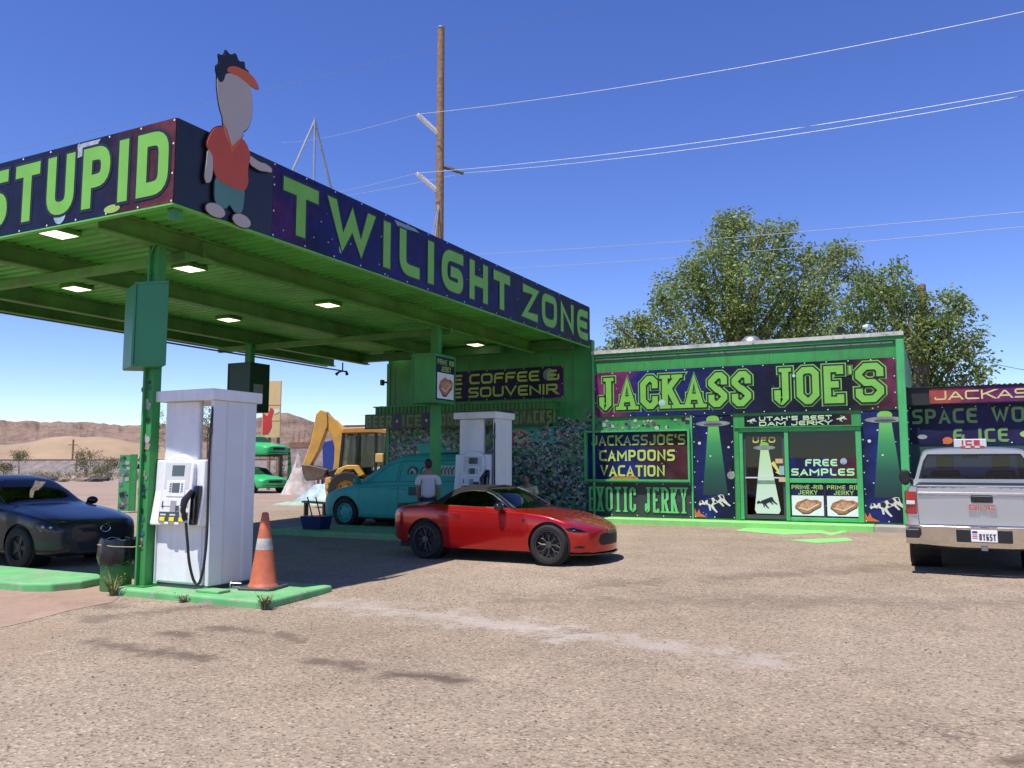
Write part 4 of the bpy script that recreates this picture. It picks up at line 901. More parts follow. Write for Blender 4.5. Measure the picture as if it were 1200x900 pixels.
b.build('bag', mat('black_bin_bag', (.012, .012, .013), .22, var=.2, bump=.3, bscale=30), t, smooth=60)
MB().tube([(-.1, -.22, .60), (.2, -.2, .585), (.40, -.09, .58), (.56, -.09, .60)], .006, 5).build('cord', mat('tan_cord', (.4, .33, .2), .8), t)
def cone(loc, rz):
    t = thing('traffic_cone', 'faded orange traffic cone with a white band beside the nearest pump', 'traffic cone', loc, rz)
    m_or_ = mat('faded_orange_plastic', (.55, .13, .055), .55, var=.25, scale=6, dirt=(.3, .13, .08), damt=.6, dscale=5)
    MB().prism([(-.2, -.24), (.2, -.24), (.24, -.2), (.24, .2), (.2, .24), (-.2, .24), (-.24, .2), (-.24, -.2)], 0, .035, 'z').build('base', m_dgrey, t, bevel=.008)
    MB().lathe([(.19, .035), (.175, .06), (.165, .08), (.107, .48)], 28).build('cone_body', m_or_, t, smooth=True)
    MB().lathe([(.108, .481), (.088, .62)], 28).build('reflective_band', mat('dirty_white_band', (.45, .43, .4), .6, var=.45, scale=8), t, smooth=True)
    MB().lathe([(.087, .621), (.04, .93), (.03, .94), (.025, .9)], 28).build('cone_tip', m_or_, t, smooth=True)
p = onz(311, 688, .09); cone((-7.58, 8.14, .09), .25)
t = thing('plastic_cup', 'clear crumpled plastic cup lying beside the traffic cone', 'cup', (-7.86, 7.98, .135), .4)
b = MB(); b.lathe([(.045, -.07), (.04, .0), (.036, .06), (0, .062)], 14, 'x'); b.build('cup_wall', glass('clear_plastic', (.75, .76, .76), .2), t, smooth=True)
MB().lathe([(.047, -.075), (.047, -.068), (.043, -.068)], 14, 'x').build('rim', m_lgrey, t)
def tuft(loc, n, h, label, nm='weed'):
    t = thing(nm, label, 'weed', loc, 0, 'weeds growing along the island kerb'); b = MB()
    for i in range(n):
        a, l = uni(0, 2 * PI), h * uni(.5, 1); d = Vector((math.cos(a), math.sin(a), 0)); s = Vector((-d.y, d.x, 0)) * .006; p0 = d * uni(0, .03); p1 = p0 + d * l * .25 + Vector((0, 0, l * .6)); p2 = p0 + d * l * .6 + Vector((0, 0, l))
        b.add([p0 - s, p0 + s, p1 + s, p1 - s, p2], [(0, 1, 2, 3), (3, 2, 4)])
        for k in range(3):
            q = p0.lerp(p1, uni(.4, 1)) if rnd() < .5 else p1.lerp(p2, rnd()); e = Vector((uni(-1, 1), uni(-1, 1), uni(-.2, .8))).normalized() * .03; f = e.cross(Vector((0, 0, 1))).normalized() * .009
            b.add([q, q + e * .5 + f, q + e, q + e * .5 - f], [(0, 1, 2, 3)])
    b.build('leaves', mat('dry_weed_green', (.16, .19, .06), .7, var=.4, scale=20), t); MB().tube([(0, 0, 0), (.01, 0, h * .3), (0, .015, h * .55)], .004, 5).build('stem', MC['dry_weed_green'], t)
tuft((-9.24, 7.28, 0), 40, .30, 'dry weed at the left front corner of the near island'); tuft((-6.82, 7.36, 0), 46, .2, 'weed clump growing at the right corner of the near island'); tuft((-8.05, 7.29, 0), 14, .12, 'tiny weed at the middle of the near island kerb')
o = MB().box(-.28, -.1, 0, .1, .1, .035).build('kerb_block', m_kerb, bevel=.008); o.location = (-7.8, 7.62, .09); tag(o, 'low green wooden block lying at the foot of the nearest pump', 'block')
# blue tub with handles, boards
z_i = gz(14.8) + .1
t = thing('squeegee_tub', 'dark blue tub with two leaning handles on the far island', 'tub', (-12.05, 14.5, z_i))
b = MB(); b.hexa([(-.24, -.16, 0), (.24, -.16, 0), (.24, .16, 0), (-.24, .16, 0), (-.29, -.2, .28), (.29, -.2, .28), (.29, .2, .28), (-.29, .2, .28)]); b.build('tub', mat('navy_plastic', (.008, .02, .09), .4), t, bevel=.01)
for x_ in (-.18, .05): MB().tube([(x_ + .12, 0, .1), (x_ - .12, .05, .68)], .014, 6).build('handle', mat('dark_stick', (.06, .035, .02), .6), t)
t = thing('scrap_board', 'narrow weathered plank lying behind the blue tub', 'plank', (-14.6, 17.5, gz(17.5)), -.45); MB().box(-.7, -.07, .42, .75, .08, .47).build('plank', m_wood, t)
for x_ in (-.55, .6): MB().box(x_ - .04, -.05, 0, x_ + .04, .05, .42).build('leg', m_wood, t)
# ---------------------------------------------------------------- vehicles
def pchip(x, y, q):
    x = np.asarray(x, float); y = np.asarray(y, float); h = np.diff(x); d = np.diff(y) / h; m = np.zeros(len(x))
    for i in range(1, len(x) - 1):
        if d[i - 1] * d[i] > 0:
            w1, w2 = 2 * h[i] + h[i - 1], h[i] + 2 * h[i - 1]; m[i] = (w1 + w2) / (w1 / d[i - 1] + w2 / d[i])
    m[0], m[-1] = d[0], d[-1]
    k = np.clip(np.searchsorted(x, q, 'right') - 1, 0, len(h) - 1); t = (q - x[k]) / h[k]
    return (2 * t**3 - 3 * t**2 + 1) * y[k] + (t**3 - 2 * t**2 + t) * h[k] * m[k] + (-2 * t**3 + 3 * t**2) * y[k + 1] + (t**3 - t**2) * h[k] * m[k + 1]
class Shell:
    """car body lofted from side curves; panels are then cut out of the skin along outlines drawn in side, front or top view.
    rows: x, half width, bottom z, shoulder z, top z, edge half width, edge z (x forward)"""
    def __init__(s, rows, bulge, nx=96, ny=44, tumble=.955):
        rows = sorted(rows); X = [r[0] for r in rows]; q = np.linspace(X[0], X[-1], nx); q = np.unique(np.concatenate([q, [X[0] + .02, X[-1] - .02]]))
        w, zb, zs, zt, we, ze = [pchip(X, [r[i] for r in rows], q) for i in range(1, 7)]
        nx = len(q); ks = np.linspace(0, 10, ny); P = np.zeros((nx, ny, 3))
        for i in range(nx):
            hh = zs[i] - zb[i]
            sec = [(w[i] * .84, zb[i]), (w[i] * .95, zb[i] + .03), (w[i] * .985, zb[i] + .3 * hh), (w[i], zb[i] + .62 * hh), (w[i] * .992, zb[i] + .86 * hh), (w[i] * tumble, zs[i]),
                   ((w[i] * tumble + we[i]) / 2 + .012, (zs[i] + ze[i]) / 2), (we[i], ze[i]), (we[i] * .78, ze[i] + .62 * (zt[i] - ze[i])), (we[i] * .4, ze[i] + .93 * (zt[i] - ze[i])), (0, zt[i])]
            yy = pchip(range(11), [a[0] for a in sec], ks); z_ = pchip(range(11), [a[1] for a in sec], ks)
            P[i, :, 0] = q[i]; P[i, :, 1] = yy; P[i, :, 2] = z_
        bm = bmesh.new(); V = {}
        def bl(p, y0):
            x, y, z = p; k = min(1, max(0, 1 - (X[-1] - x) / .7)); k2 = min(1, max(0, 1 - (x - X[0]) / .6)); r_ = 1 - (y / max(y0, .1)) ** 2
            return x + bulge[0] * k * k * r_ - bulge[1] * k2 * k2 * r_
        for sgn in (1, -1):
            for i in range(nx):
                for j in range(ny):
                    p = P[i, j]
                    if sgn == -1 and j == ny - 1: V[(sgn, i, j)] = V[(1, i, j)]; continue
                    V[(sgn, i, j)] = bm.verts.new((bl(p, w[i]), sgn * p[1], p[2]))
            for i in range(nx - 1):
                for j in range(ny - 1):
                    f = (V[(sgn, i, j)], V[(sgn, i + 1, j)], V[(sgn, i + 1, j + 1)], V[(sgn, i, j + 1)])
                    try: bm.faces.new(f if sgn == 1 else f[::-1])
                    except ValueError: pass
        M = 14                      # end caps
        for i, fl in ((0, 1), (nx - 1, -1)):
            g = {}
            for j in range(ny):
                for k in range(M + 1):
                    y = P[i, j, 1] * (1 - 2 * k / M)
                    if k == 0: g[j, k] = V[(1, i, j)]
                    elif k == M: g[j, k] = V[(-1, i, j)]
                    elif j == ny - 1: g[j, k] = V[(1, i, j)]
                    else: g[j, k] = bm.verts.new((bl((P[i, j, 0], y, P[i, j, 2]), w[i]), y, P[i, j, 2]))
            for j in range(ny - 1):
                for k in range(M):
                    vs = []
                    for v in (g[j, k], g[j, k + 1], g[j + 1, k + 1], g[j + 1, k]):
                        if v not in vs: vs.append(v)
                    if len(vs) > 2:
                        try: bm.faces.new(vs)
                        except ValueError: pass
        bmesh.ops.recalc_face_normals(bm, faces=bm.faces)
        s.bm = bm; s.L = bm.faces.layers.int.new('tag'); s.names = {0: 'body'}; s.n = 0
    def _co(s, v, view): c = v; return {'side': (c.x, c.z), 'front': (c.y, c.z), 'rear': (c.y, c.z), 'top': (c.x, c.y)}[view]
    def _ok(s, f, view, side):
        n = f.normal; c = f.calc_center_median()
        if view == 'side': return c.y * side > 0.02 and abs(n.y) > .12
        if view == 'front': return n.x > .1
        if view == 'rear': return n.x < -.1
        return n.z > .12
    def cut(s, poly, name, view='side', side=-1, gap=0, gapname='panel_gap', only=None, kill=False):
        xs = [p[0] for p in poly]; zs = [p[1] for p in poly]; bm = s.bm; L = s.L
        def sel():
            r = []
            for f in bm.faces:
                if only is not None and s.names.get(f[L], '?') not in only: continue
                c = s._co(f.calc_center_median(), view)
                if min(xs) - .25 < c[0] < max(xs) + .25 and min(zs) - .25 < c[1] < max(zs) + .25 and s._ok(f, view, side): r.append(f)
            return r
        n = len(poly)
        for i in range(n):
            a, b = poly[i], poly[(i + 1) % n]; d = (b[0] - a[0], b[1] - a[1]); nn = (-d[1], d[0])
            fs = []
            for f in sel():        # only faces the edge can touch
                c = s._co(f.calc_center_median(), view)
                l2 = d[0]**2 + d[1]**2; k = ((c[0] - a[0]) * d[0] + (c[1] - a[1]) * d[1]) / l2
                if -.3 - .12 / math.sqrt(l2) < k < 1.3 + .12 / math.sqrt(l2) and abs((c[0] - a[0]) * nn[0] + (c[1] - a[1]) * nn[1]) / math.sqrt(l2) < .12: fs.append(f)
            geo = list({v for f in fs for v in f.verts}) + list({e for f in fs for e in f.edges}) + fs
            if view == 'side': co, no = (a[0], 0, a[1]), (nn[0], 0, nn[1])
            elif view == 'top': co, no = (a[0], a[1], 0), (nn[0], nn[1], 0)
            else: co, no = (0, a[0], a[1]), (0, nn[0], nn[1])
            bmesh.ops.bisect_plane(bm, geom=geo, dist=1e-5, plane_co=co, plane_no=no)
        def inside(c):
            r = False
            for i in range(n):
                (x1, y1), (x2, y2) = poly[i], poly[(i + 1) % n]
                if (y1 > c[1]) != (y2 > c[1]) and c[0] < (x2 - x1) * (c[1] - y1) / (y2 - y1) + x1: r = not r
            return r
        fs = [f for f in sel() if inside(s._co(f.calc_center_median(), view))]
        if kill: bmesh.ops.delete(bm, geom=fs, context='FACES'); return
        if not fs: return
        s.n += 1; t = s.n; s.names[t] = name
        for f in fs: f[L] = t
        if gap:
            r = bmesh.ops.inset_region(bm, faces=fs, thickness=gap, use_even_offset=True, use_boundary=True)
            s.n += 1; s.names[s.n] = gapname
            for f in r['faces']: f[L] = s.n
        return t
    def parts(s, parent, mats, skip=()):
        bm = s.bm; out = {}; by = {}
        for f in bm.faces: by.setdefault(f[s.L], []).append(f)
        for t, fs in by.items():
            nm = s.names[t]
            if nm in skip: continue
            mp = {}; vs = []; F = []
            for f in fs:
                q = []
                for v in f.verts:
                    if v not in mp: mp[v] = len(vs); vs.append(v.co.copy())
                    q.append(mp[v])
                F.append(q)
            me = bpy.data.meshes.new(nm); me.from_pydata(vs, [], F); me.materials.append(mats.get(nm, mats['body']))
            me.polygons.foreach_set('use_smooth', [True] * len(me.polygons)); me.set_sharp_from_angle(angle=math.radians(48))
            o = bpy.data.objects.new(nm, me); C.objects.link(o); o.parent = parent; out.setdefault(nm, []).append(o)
        return out
def circ(x, z, r, n=22, flat=None):
    p = [(x + r * math.cos(2 * PI * i / n), z + r * math.sin(2 * PI * i / n)) for i in range(n)]
    return [(a, max(b, flat)) for a, b in p] if flat is not None else p
def wheel(parent, x, y, r, w, rr, m_rim, side, spokes=10, style='mesh', hub=None, cover=None):
    """side -1: outer face towards -y"""
    wl = MB(); wl.lathe([(0, -.02), (rr * .2, -.02), (rr * .2, .02), (0, .02)], 16, 'y'); h = wl.build('wheel', hub or m_rim, parent); h.location = (x, y, r); h.rotation_euler = (0, 0, 0 if side < 0 else PI)
    a = w / 2
    MB().lathe([(rr, -a * .86), (rr + .012, -a), (r - .03, -a * 1.02), (r - .008, -a * .86), (r, -a * .6), (r, a * .6), (r - .008, a * .86), (r - .03, a * 1.02), (rr, a)], 40, 'y').build('tyre', m_tyre, h, smooth=True)
    b = MB(); b.lathe([(rr, -a * .9), (rr - .012, -a * .92), (rr - .02, -a * .7), (rr - .025, a * .5), (0.02, a * .5)], 40, 'y')
    d = -a * .62
    if style == 'mesh':
        for i in range(spokes):
            t0 = 2 * PI * i / spokes
            for dt in (-.16, .16):
                p = (rr * .18 * math.cos(t0), d + .015, rr * .18 * math.sin(t0)); q = (rr * .62 * math.cos(t0 + dt * .3), d, rr * .62 * math.sin(t0 + dt * .3)); e = ((rr - .012) * math.cos(t0 + dt * 1.4), d + .005, (rr - .012) * math.sin(t0 + dt * 1.4))
                b.tube([p, q, e], [.010, .008, .011], 6)
        b.lathe([(rr * .26, d + .02), (rr * .24, d - .01), (0, d - .012)], 20, 'y')
    elif style == 'five':
        for i in range(spokes):
            t0 = 2 * PI * i / spokes; c, s_ = math.cos(t0), math.sin(t0)
            w0, w1 = rr * .16, rr * .12
            b.hexa([(p[0] * c - p[1] * s_, p[2], p[0] * s_ + p[1] * c) for p in ((rr * .1, -w0, d + .03), (rr * .98, -w1, d + .03), (rr * .98, w1, d + .03), (rr * .1, w0, d + .03), (rr * .1, -w0, d), (rr * .98, -w1, d + .008), (rr * .98, w1, d + .008), (rr * .1, w0, d))])
        b.lathe([(rr * .24, d + .02), (rr * .24, d - .006), (0, d - .012)], 20, 'y')
    elif style == 'disc':
        b.lathe([(rr * .99, d + .03), (rr * .8, d), (rr * .3, d - .01), (0, d - .012)], 30, 'y')
        for i in range(5):
            t0 = 2 * PI * i / 5; cx, cz = rr * .6 * math.cos(t0), rr * .6 * math.sin(t0)
            b.cyl((cx, d - .004, cz), (cx, d + .012, cz), rr * .15, n=10, mi=1)
        for i in range(5):
            t0 = 2 * PI * (i + .5) / 5; cx, cz = rr * .18 * math.cos(t0), rr * .18 * math.sin(t0); b.cyl((cx, d - .02, cz), (cx, d, cz), rr * .05, n=6, mi=1)
    b.build('rim', [m_rim, m_black], h, smooth=True)
    return h
m_gap = mat('panel_gap_black', (.006, .006, .007), .6)
def paint(name, col, metal=.25, rough=.28, coat=1.0, flake=.06, dust=.12):
    t = NT(name); co = t.obj(); c = t.mix(t.math('MULTIPLY', t.ramp(t.noise(co, 2.2, 6, .7), [(.45, 0), (.8, 1)]), dust), col, (.42, .33, .26))
    t.set(Base_Color=c, Metallic=metal, Roughness=rough, Coat_Weight=coat); t.b.inputs['Coat Roughness'].default_value = .05
    return t.m
def seat(parent, x, y, z, m, s=1.0, head=True):
    b = MB(); b.box(x - .25 * s, y - .24 * s, z, x + .25 * s, y + .24 * s, z + .16 * s); b.hexa([(x - .3 * s, y - .24 * s, z + .1), (x - .17 * s, y - .24 * s, z + .1), (x - .17 * s, y + .24 * s, z + .1), (x - .3 * s, y + .24 * s, z + .1), (x - .42 * s, y - .21 * s, z + .62 * s), (x - .32 * s, y - .21 * s, z + .62 * s), (x - .32 * s, y + .21 * s, z + .62 * s), (x - .42 * s, y + .21 * s, z + .62 * s)])
    o = b.build('seat', m, parent, bevel=.05, seg=3)
    if head: MB().box(x - .45 * s, y - .13 * s, z + .65 * s, x - .36 * s, y + .13 * s, z + .86 * s).build('headrest', m, o, bevel=.035, seg=3)
def steer(parent, x, y, z, m=m_black):
    b = MB(); N = 20; b.tube([(x - .11 * math.sin(2 * PI * i / N) * .45, y + .18 * math.cos(2 * PI * i / N), z + .18 * math.sin(2 * PI * i / N) * .9) for i in range(N + 1)], .016, 6, cap=False); b.tube([(x, y - .17, z), (x, y + .17, z)], .014, 5); b.tube([(x, y, z), (x + .3, y, z - .12)], .03, 6); b.build('steering_wheel', m, parent, smooth=True)
def mirror(parent, x, y, z, sg, m, sx=.2, sz=.13, gl=True):
    b = MB(); b.ball((0, sg * .11, .0), (sx * .45, .1, sz * .55), 14, 9); b.v = [(max(p[0], -.045), p[1], p[2]) for p in b.v]
    o = b.build('wing_mirror', m, parent, smooth=60); o.location = (x, y, z)
    MB().tube([(.0, -sg * .02, -.05), (.0, sg * .06, -.01)], .022, 6).build('mirror_arm', m_black, o)
    if gl: MB().prism([(sg * .11 + .075 * math.cos(a), .052 * math.sin(a)) for a in np.linspace(0, 2 * PI, 14)[:-1]], -.050, -.047, 'x').build('mirror_glass', m_chrome, o)
    return o
m_gl = glass('car_glass', (.55, .6, .6)); m_gld = glass('dark_car_glass', (.10, .11, .12))
m_lens = mat('clear_lamp_lens', (.03, .033, .04), .08, .1, coat=1); m_hl = glass('headlamp_glass', (.72, .74, .76)); m_redl = mat('red_lamp_lens', (.30, .008, .008), .12, var=.1, coat=1); m_trim = mat('black_trim', (.012, .012, .013), .45)
def well(parent, x, sg, r, w0, w1):
    b = MB(); b.lathe([(r, w0 * sg), (r, w1 * sg), (0.05, w1 * sg)], 24, 'y', (x, 0, r * .9)); b.build('wheel_well', m_gap, parent)
def floorpan(parent, x0, x1, w, z0, z1): MB().box(x0, -w, z0, x1, w, z1).build('underbody', m_gap, parent)

# red roadster with a cloth roof ------------------------------------------------
def roadster():
    t = thing('red_roadster', 'red convertible roadster with raised grey cloth roof beside the far pump', 'car', (-6.47, 12.68, gz(12.6)), .0)
    t.scale = (.965, .965, .965)
    fx, rx, R = 1.16, -1.15, .315
    rows = [  # x, half width, bottom, shoulder, top, edge half width, edge z
        (1.79, .58, .20, .49, .55, .42, .53), (1.72, .70, .19, .54, .59, .52, .57), (1.57, .795, .18, .62, .66, .58, .64), (1.35, .845, .18, .70, .73, .60, .71), (1.1, .86, .18, .765, .79, .60, .765), (.8, .862, .17, .80, .845, .60, .815),
        (.55, .852, .17, .815, .885, .62, .855), (.48, .85, .17, .82, .91, .64, .865), (.1, .845, .17, .835, 1.14, .585, 1.09), (-.12, .843, .17, .84, 1.212, .565, 1.165), (-.4, .845, .17, .845, 1.235, .56, 1.19), (-.7, .852, .17, .86, 1.205, .575, 1.15), (-1.0, .865, .18, .885, 1.06, .60, 1.0), (-1.16, .87, .19, .89, .965, .62, .93), (-1.3, .868, .2, .885, .935, .62, .915),
        (-1.6, .84, .24, .86, .91, .60, .89), (-1.8, .76, .28, .80, .86, .55, .84), (-1.89, .68, .32, .74, .80, .48, .78)]
    S = Shell(rows, (.13, .10), 120, 48)
    for x in (fx, rx):
        for sg in (1, -1): S.cut(circ(x, R + .005, R + .045, 26), '', side=sg, kill=True)
    S.cut([(-1.18, .86), (.56, .86), (.30, 1.03), (.08, 1.16), (-.13, 1.30), (-1.3, 1.30)], 'x', 'side', -1) if False else None
    # soft top, windscreen, side windows
    S.cut([(-1.22, -.66), (-.10, -.60), (-.06, 0), (-.10, .60), (-1.22, .66), (-1.26, 0)], 'soft_top', 'top', only=('body',))
    for sg in (1, -1):
        S.cut([(-1.20, .90), (-.95, .915), (-.72, .92), (-.50, .925), (-.08, 1.15), (-.08, 1.30), (-1.25, 1.30)], 'soft_top', 'side', sg, only=('body',))
        S.cut([(-.86, .90), (.40, .87), (.06, 1.085), (-.10, 1.14), (-.35, 1.155), (-.60, 1.115), (-.78, 1.02)], 'side_window', 'side', sg, gap=.012, gapname='window_seal')
    S.cut([(-.66, .86), (.66, .86), (.60, 1.10), (.545, 1.172), (-.545, 1.172), (-.60, 1.10)], 'windscreen', 'front', gap=.02, gapname='window_seal', only=('body',))
    S.cut([(-.12, -.64), (.14, -.64), (.14, .64), (-.12, .64)], 'roof_header', 'top', only=('body',))
    for sg in (1, -1): S.cut([(-.14, 1.33), (-.14, 1.15), (.06, 1.085), (.40, .868), (.58, .868), (.14, 1.33)], 'windscreen_frame', 'side', sg, only=('body',))
    for sg in (1, -1):
        S.cut([(-.72, .30), (.50, .28), (.52, .60), (.48, .79), (-.60, .83), (-.80, .82), (-.78, .55)], 'door', 'side', sg, gap=.005)
        S.cut([(1.42, .575), (1.56, .60), (1.68, .56), (1.745, .52), (1.62, .515), (1.50, .53)], 'headlamp', 'side', sg, gap=.006)
    S.cut([(.60, -.58), (1.2, -.60), (1.5, -.50), (1.66, -.32), (1.72, 0), (1.66, .32), (1.5, .50), (1.2, .60), (.60, .58)], 'bonnet', 'top', gap=.005, only=('body',))
    S.cut([(-.36, .30), (-.43, .36), (-.40, .46), (-.30, .49), (.30, .49), (.40, .46), (.43, .36), (.36, .30)], 'grille', 'front', gap=.012, gapname='grille_rim')
    for sg in (1, -1): S.cut([(1.54, .275), (1.70, .265), (1.73, .30), (1.64, .32)], 'side_intake', 'side', sg)
    for sg in (1, -1): S.cut([(sg * .42, .70), (sg * .62, .70), (sg * .66, .78), (sg * .44, .80)][::sg], 'tail_lamp', 'rear', gap=.006)
    red = paint('red_metallic_paint', (.42, .005, .004), .5, .25, .8, dust=.008)
    m_cloth = mat('grey_roof_cloth', (.026, .024, .022), .95, var=.2, scale=8, spec=.1, bump=.3, bscale=150)
    P = S.parts(t, {'body': red, 'soft_top': m_cloth, 'side_window': m_gld, 'window_seal': m_trim, 'windscreen': m_gl, 'door': red, 'bonnet': red, 'headlamp': m_hl, 'grille': m_gap, 'grille_rim': m_trim, 'panel_gap': m_gap, 'roof_header': m_cloth, 'windscreen_frame': m_trim, 'tail_lamp': m_redl, 'side_intake': m_gap})
    m_rim = mat('bronze_black_alloy', (.10, .09, .085), .35, .7)
    for x in (fx, rx):
        for sg in (1, -1): wheel(t, x, sg * .765, R, .225, .225, m_rim, sg, 8); well(t, x, sg, R + .04, .5, .8)
    floorpan(t, -1.8, 1.7, .62, .16, .28); MB().box(-1.1, -.68, .3, .55, .68, .34).build('cabin_floor', m_trim, t)
    MB().box(.35, -.66, .62, .62, .66, .84).build('dashboard', mat('dark_red_dash', (.10, .01, .01), .5), t, bevel=.04, seg=2)
    for y in (-.35, .35): seat(t, -.15, y, .36, m_dgrey, .9, True)
    steer(t, .2, .35, .78); 
    for sg in (1, -1): mirror(t, .30, sg * .80, .90, sg, m_blackgloss)
    for sg in (1, -1): MB().tube([(.50, sg * .70, .875), (.12, sg * .615, 1.10), (-.10, sg * .575, 1.18)], .014, 6).build('windscreen_pillar', m_chrome if sg < 0 else m_trim, t)
    MB().tube([(-.10, -.57, 1.185), (-.08, 0, 1.225), (-.10, .57, 1.185)], .014, 6).build('windscreen_header', m_trim, t)
    for sg in (1, -1): MB().prism([(-.66, .745), (-.48, .745), (-.46, .765), (-.66, .768)], sg * .855, sg * .873, 'y').build('door_handle', red, P['door'][0], bevel=.006)
    b = MB(); b.prism([(1.25, -.80), (1.74, -.66), (1.91, -.3), (1.96, 0), (1.91, .3), (1.74, .66), (1.25, .80), (1.3, .7), (1.65, .5), (1.65, -.5), (1.3, -.7)], .155, .175, 'z'); b.build('front_splitter', m_blackgloss, t)
    b = MB(); b.prism([(1.0, .2), (.9, .175), (-.85, .175), (-.85, .2)], -.845, -.80, 'y'); b.prism([(1.0, .2), (.9, .175), (-.85, .175), (-.85, .2)], .80, .845, 'y'); 
    MB().prism([(-1.90, .83), (-1.64, .86), (-1.62, .885), (-1.90, .90)], -.60, .60, 'y').build('boot_spoiler', m_trim, t, bevel=.008)
    for i in range(3): MB().tube([(1.86 - .02 * i, -.34, .335 + i * .05), (1.915 - .02 * i, 0, .335 + i * .05), (1.86 - .02 * i, .34, .335 + i * .05)], .008, 5).build('grille_bar', m_trim, P['grille'][0])
    MB().prism([(.44 + .09 * math.cos(a), .40 + .02 * math.sin(a)) for a in np.linspace(0, 6, 8)], 1.5, 1.51, 'x') if False else None
    MB().box(1.80, -.16, .475, 1.93, .16, .54).build('number_plate_holder', mat('dusty_bronze', (.12, .10, .06), .4), t, bevel=.01)
    MB().cyl((.72, -.852, .69), (.72, -.866, .69), .025, n=10).build('side_repeater', m_trim, t)
    for sg in (1, -1): MB().ball((1.54, sg * .72, .55), (.045, .03, .028), 10, 6).build('lamp_bulb', m_chrome, P['headlamp'][0], smooth=True)
    return t
roadster()
# dark hatchback --------------------------------------------------------------
def hatchback():
    t = thing('dark_hatchback', 'dark navy hatchback parked in the shade left of the bin', 'car', (-14.36, 9.36, 0), 0)
    fx, rx, R = 1.32, -1.32, .325
    rows = [(2.10, .62, .24, .60, .69, .45, .67), (2.02, .74, .22, .67, .75, .55, .73), (1.8, .825, .2, .76, .82, .6, .80), (1.4, .862, .2, .85, .90, .62, .88), (1.0, .872, .2, .91, .965, .64, .935), (.80, .875, .2, .93, 1.0, .67, .965),
            (.3, .876, .2, .95, 1.28, .63, 1.22), (0, .876, .2, .96, 1.41, .59, 1.355), (-.35, .876, .2, .97, 1.46, .57, 1.405), (-1.0, .87, .2, .985, 1.44, .57, 1.38), (-1.5, .86, .22, 1.0, 1.35, .58, 1.28), (-1.85, .84, .26, 1.0, 1.14, .58, 1.08), (-2.0, .78, .3, .95, 1.02, .55, 1.0), (-2.08, .7, .34, .88, .95, .5, .93)]
    S = Shell(rows, (.14, .08), 90, 40)
    for x in (fx, rx):
        for sg in (1, -1): S.cut(circ(x, R, R + .05, 22), '', side=sg, kill=True)
    S.cut([(-.70, .965), (.70, .965), (.66, 1.15), (.57, 1.375), (-.57, 1.375), (-.66, 1.15)], 'windscreen', 'front', gap=.02, gapname='window_seal')
    for sg in (1, -1):
        S.cut([(-1.35, 1.02), (.62, .985), (.18, 1.20), (-.10, 1.335), (-.6, 1.36), (-1.1, 1.32)], 'side_window', 'side', sg, gap=.015, gapname='window_seal')
        S.cut([(-.15, .28), (.92, .28), (.90, .7), (.78, .93), (-.15, .955)], 'door', 'side', sg, gap=.005)
        S.cut([(1.60, .70), (1.78, .74), (1.98, .70), (2.06, .61), (1.98, .575), (1.76, .60)], 'headlamp', 'side', sg, gap=.006)
    S.cut([(.86, -.62), (1.5, -.64), (1.85, -.58), (2.06, -.3), (2.1, 0), (2.06, .3), (1.85, .58), (1.5, .64), (.86, .62)], 'bonnet', 'top', gap=.006, only=('body',))
    S.cut([(-.36, .56), (.36, .56), (.44, .64), (-.44, .64)], 'grille', 'front', gap=.012, gapname='grille_rim')
    S.cut([(-.40, .27), (.40, .27), (.46, .42), (-.46, .42)], 'lower_intake', 'front', gap=.008, gapname='grille_rim')
    S.cut([(-.5, 1.03), (.5, 1.03), (.46, 1.3), (-.46, 1.3)], 'rear_window', 'rear')
    nav = paint('navy_metallic_paint', (.006, .007, .016), .2, .35, .45, dust=.04)
    P = S.parts(t, {'body': nav, 'windscreen': m_gl, 'side_window': m_gld, 'window_seal': m_trim, 'headlamp': m_hl, 'grille': m_gap, 'lower_intake': m_gap, 'grille_rim': m_trim, 'rear_window': m_gld, 'panel_gap': m_gap})
    m_rim = mat('dark_alloy', (.05, .05, .055), .4, .7)
    for x in (fx, rx):
        for sg in (1, -1): wheel(t, x, sg * .78, R, .2, .21, m_rim, sg, 5, 'five'); well(t, x, sg, R + .045, .5, .82)
    floorpan(t, -2, 1.95, .64, .18, .3); MB().box(-1.6, -.72, .32, .85, .72, .36).build('cabin_floor', m_trim, t)
    MB().box(.5, -.7, .75, .95, .7, .96).build('dashboard', m_trim, t, bevel=.05, seg=2)
    for y in (-.36, .36): seat(t, -.1, y, .42, m_dgrey)
    steer(t, .36, .36, .95); MB().box(.1, -.1, 1.24, .13, .1, 1.30).build('inner_mirror', m_trim, t)
    for sg in (1, -1): mirror(t, .62, sg * .84, 1.0, sg, nav)
    # winged ring badge
    b = MB(); b.tube([(2.245, .085 * math.cos(a), .615 + .062 * math.sin(a)) for a in np.linspace(0, 2 * PI, 25)], .007, 5, cap=False)
    b.tube([(2.252, -.07, .645), (2.252, -.03, .635), (2.252, 0, .605), (2.252, .03, .635), (2.252, .07, .645)], .006, 5); b.build('badge', m_chrome, t, smooth=True)
    for sg in (1, -1):
        for k, q in enumerate(((1.76, .755), (1.87, .70), (1.97, .62))): MB().ball((q[0], sg * q[1], .655 - k * .005), (.045, .03, .045), 10, 8).build('lamp_bulb', mat('lamp_reflector', (.6, .6, .6), .15, .9), P['headlamp'][0], smooth=True)
        MB().box(2.0, sg * .56 - .11, .32, 2.085, sg * .56 + .11, .375).build('fog_lamp', m_lens, t, bevel=.01)
    return t
hatchback()
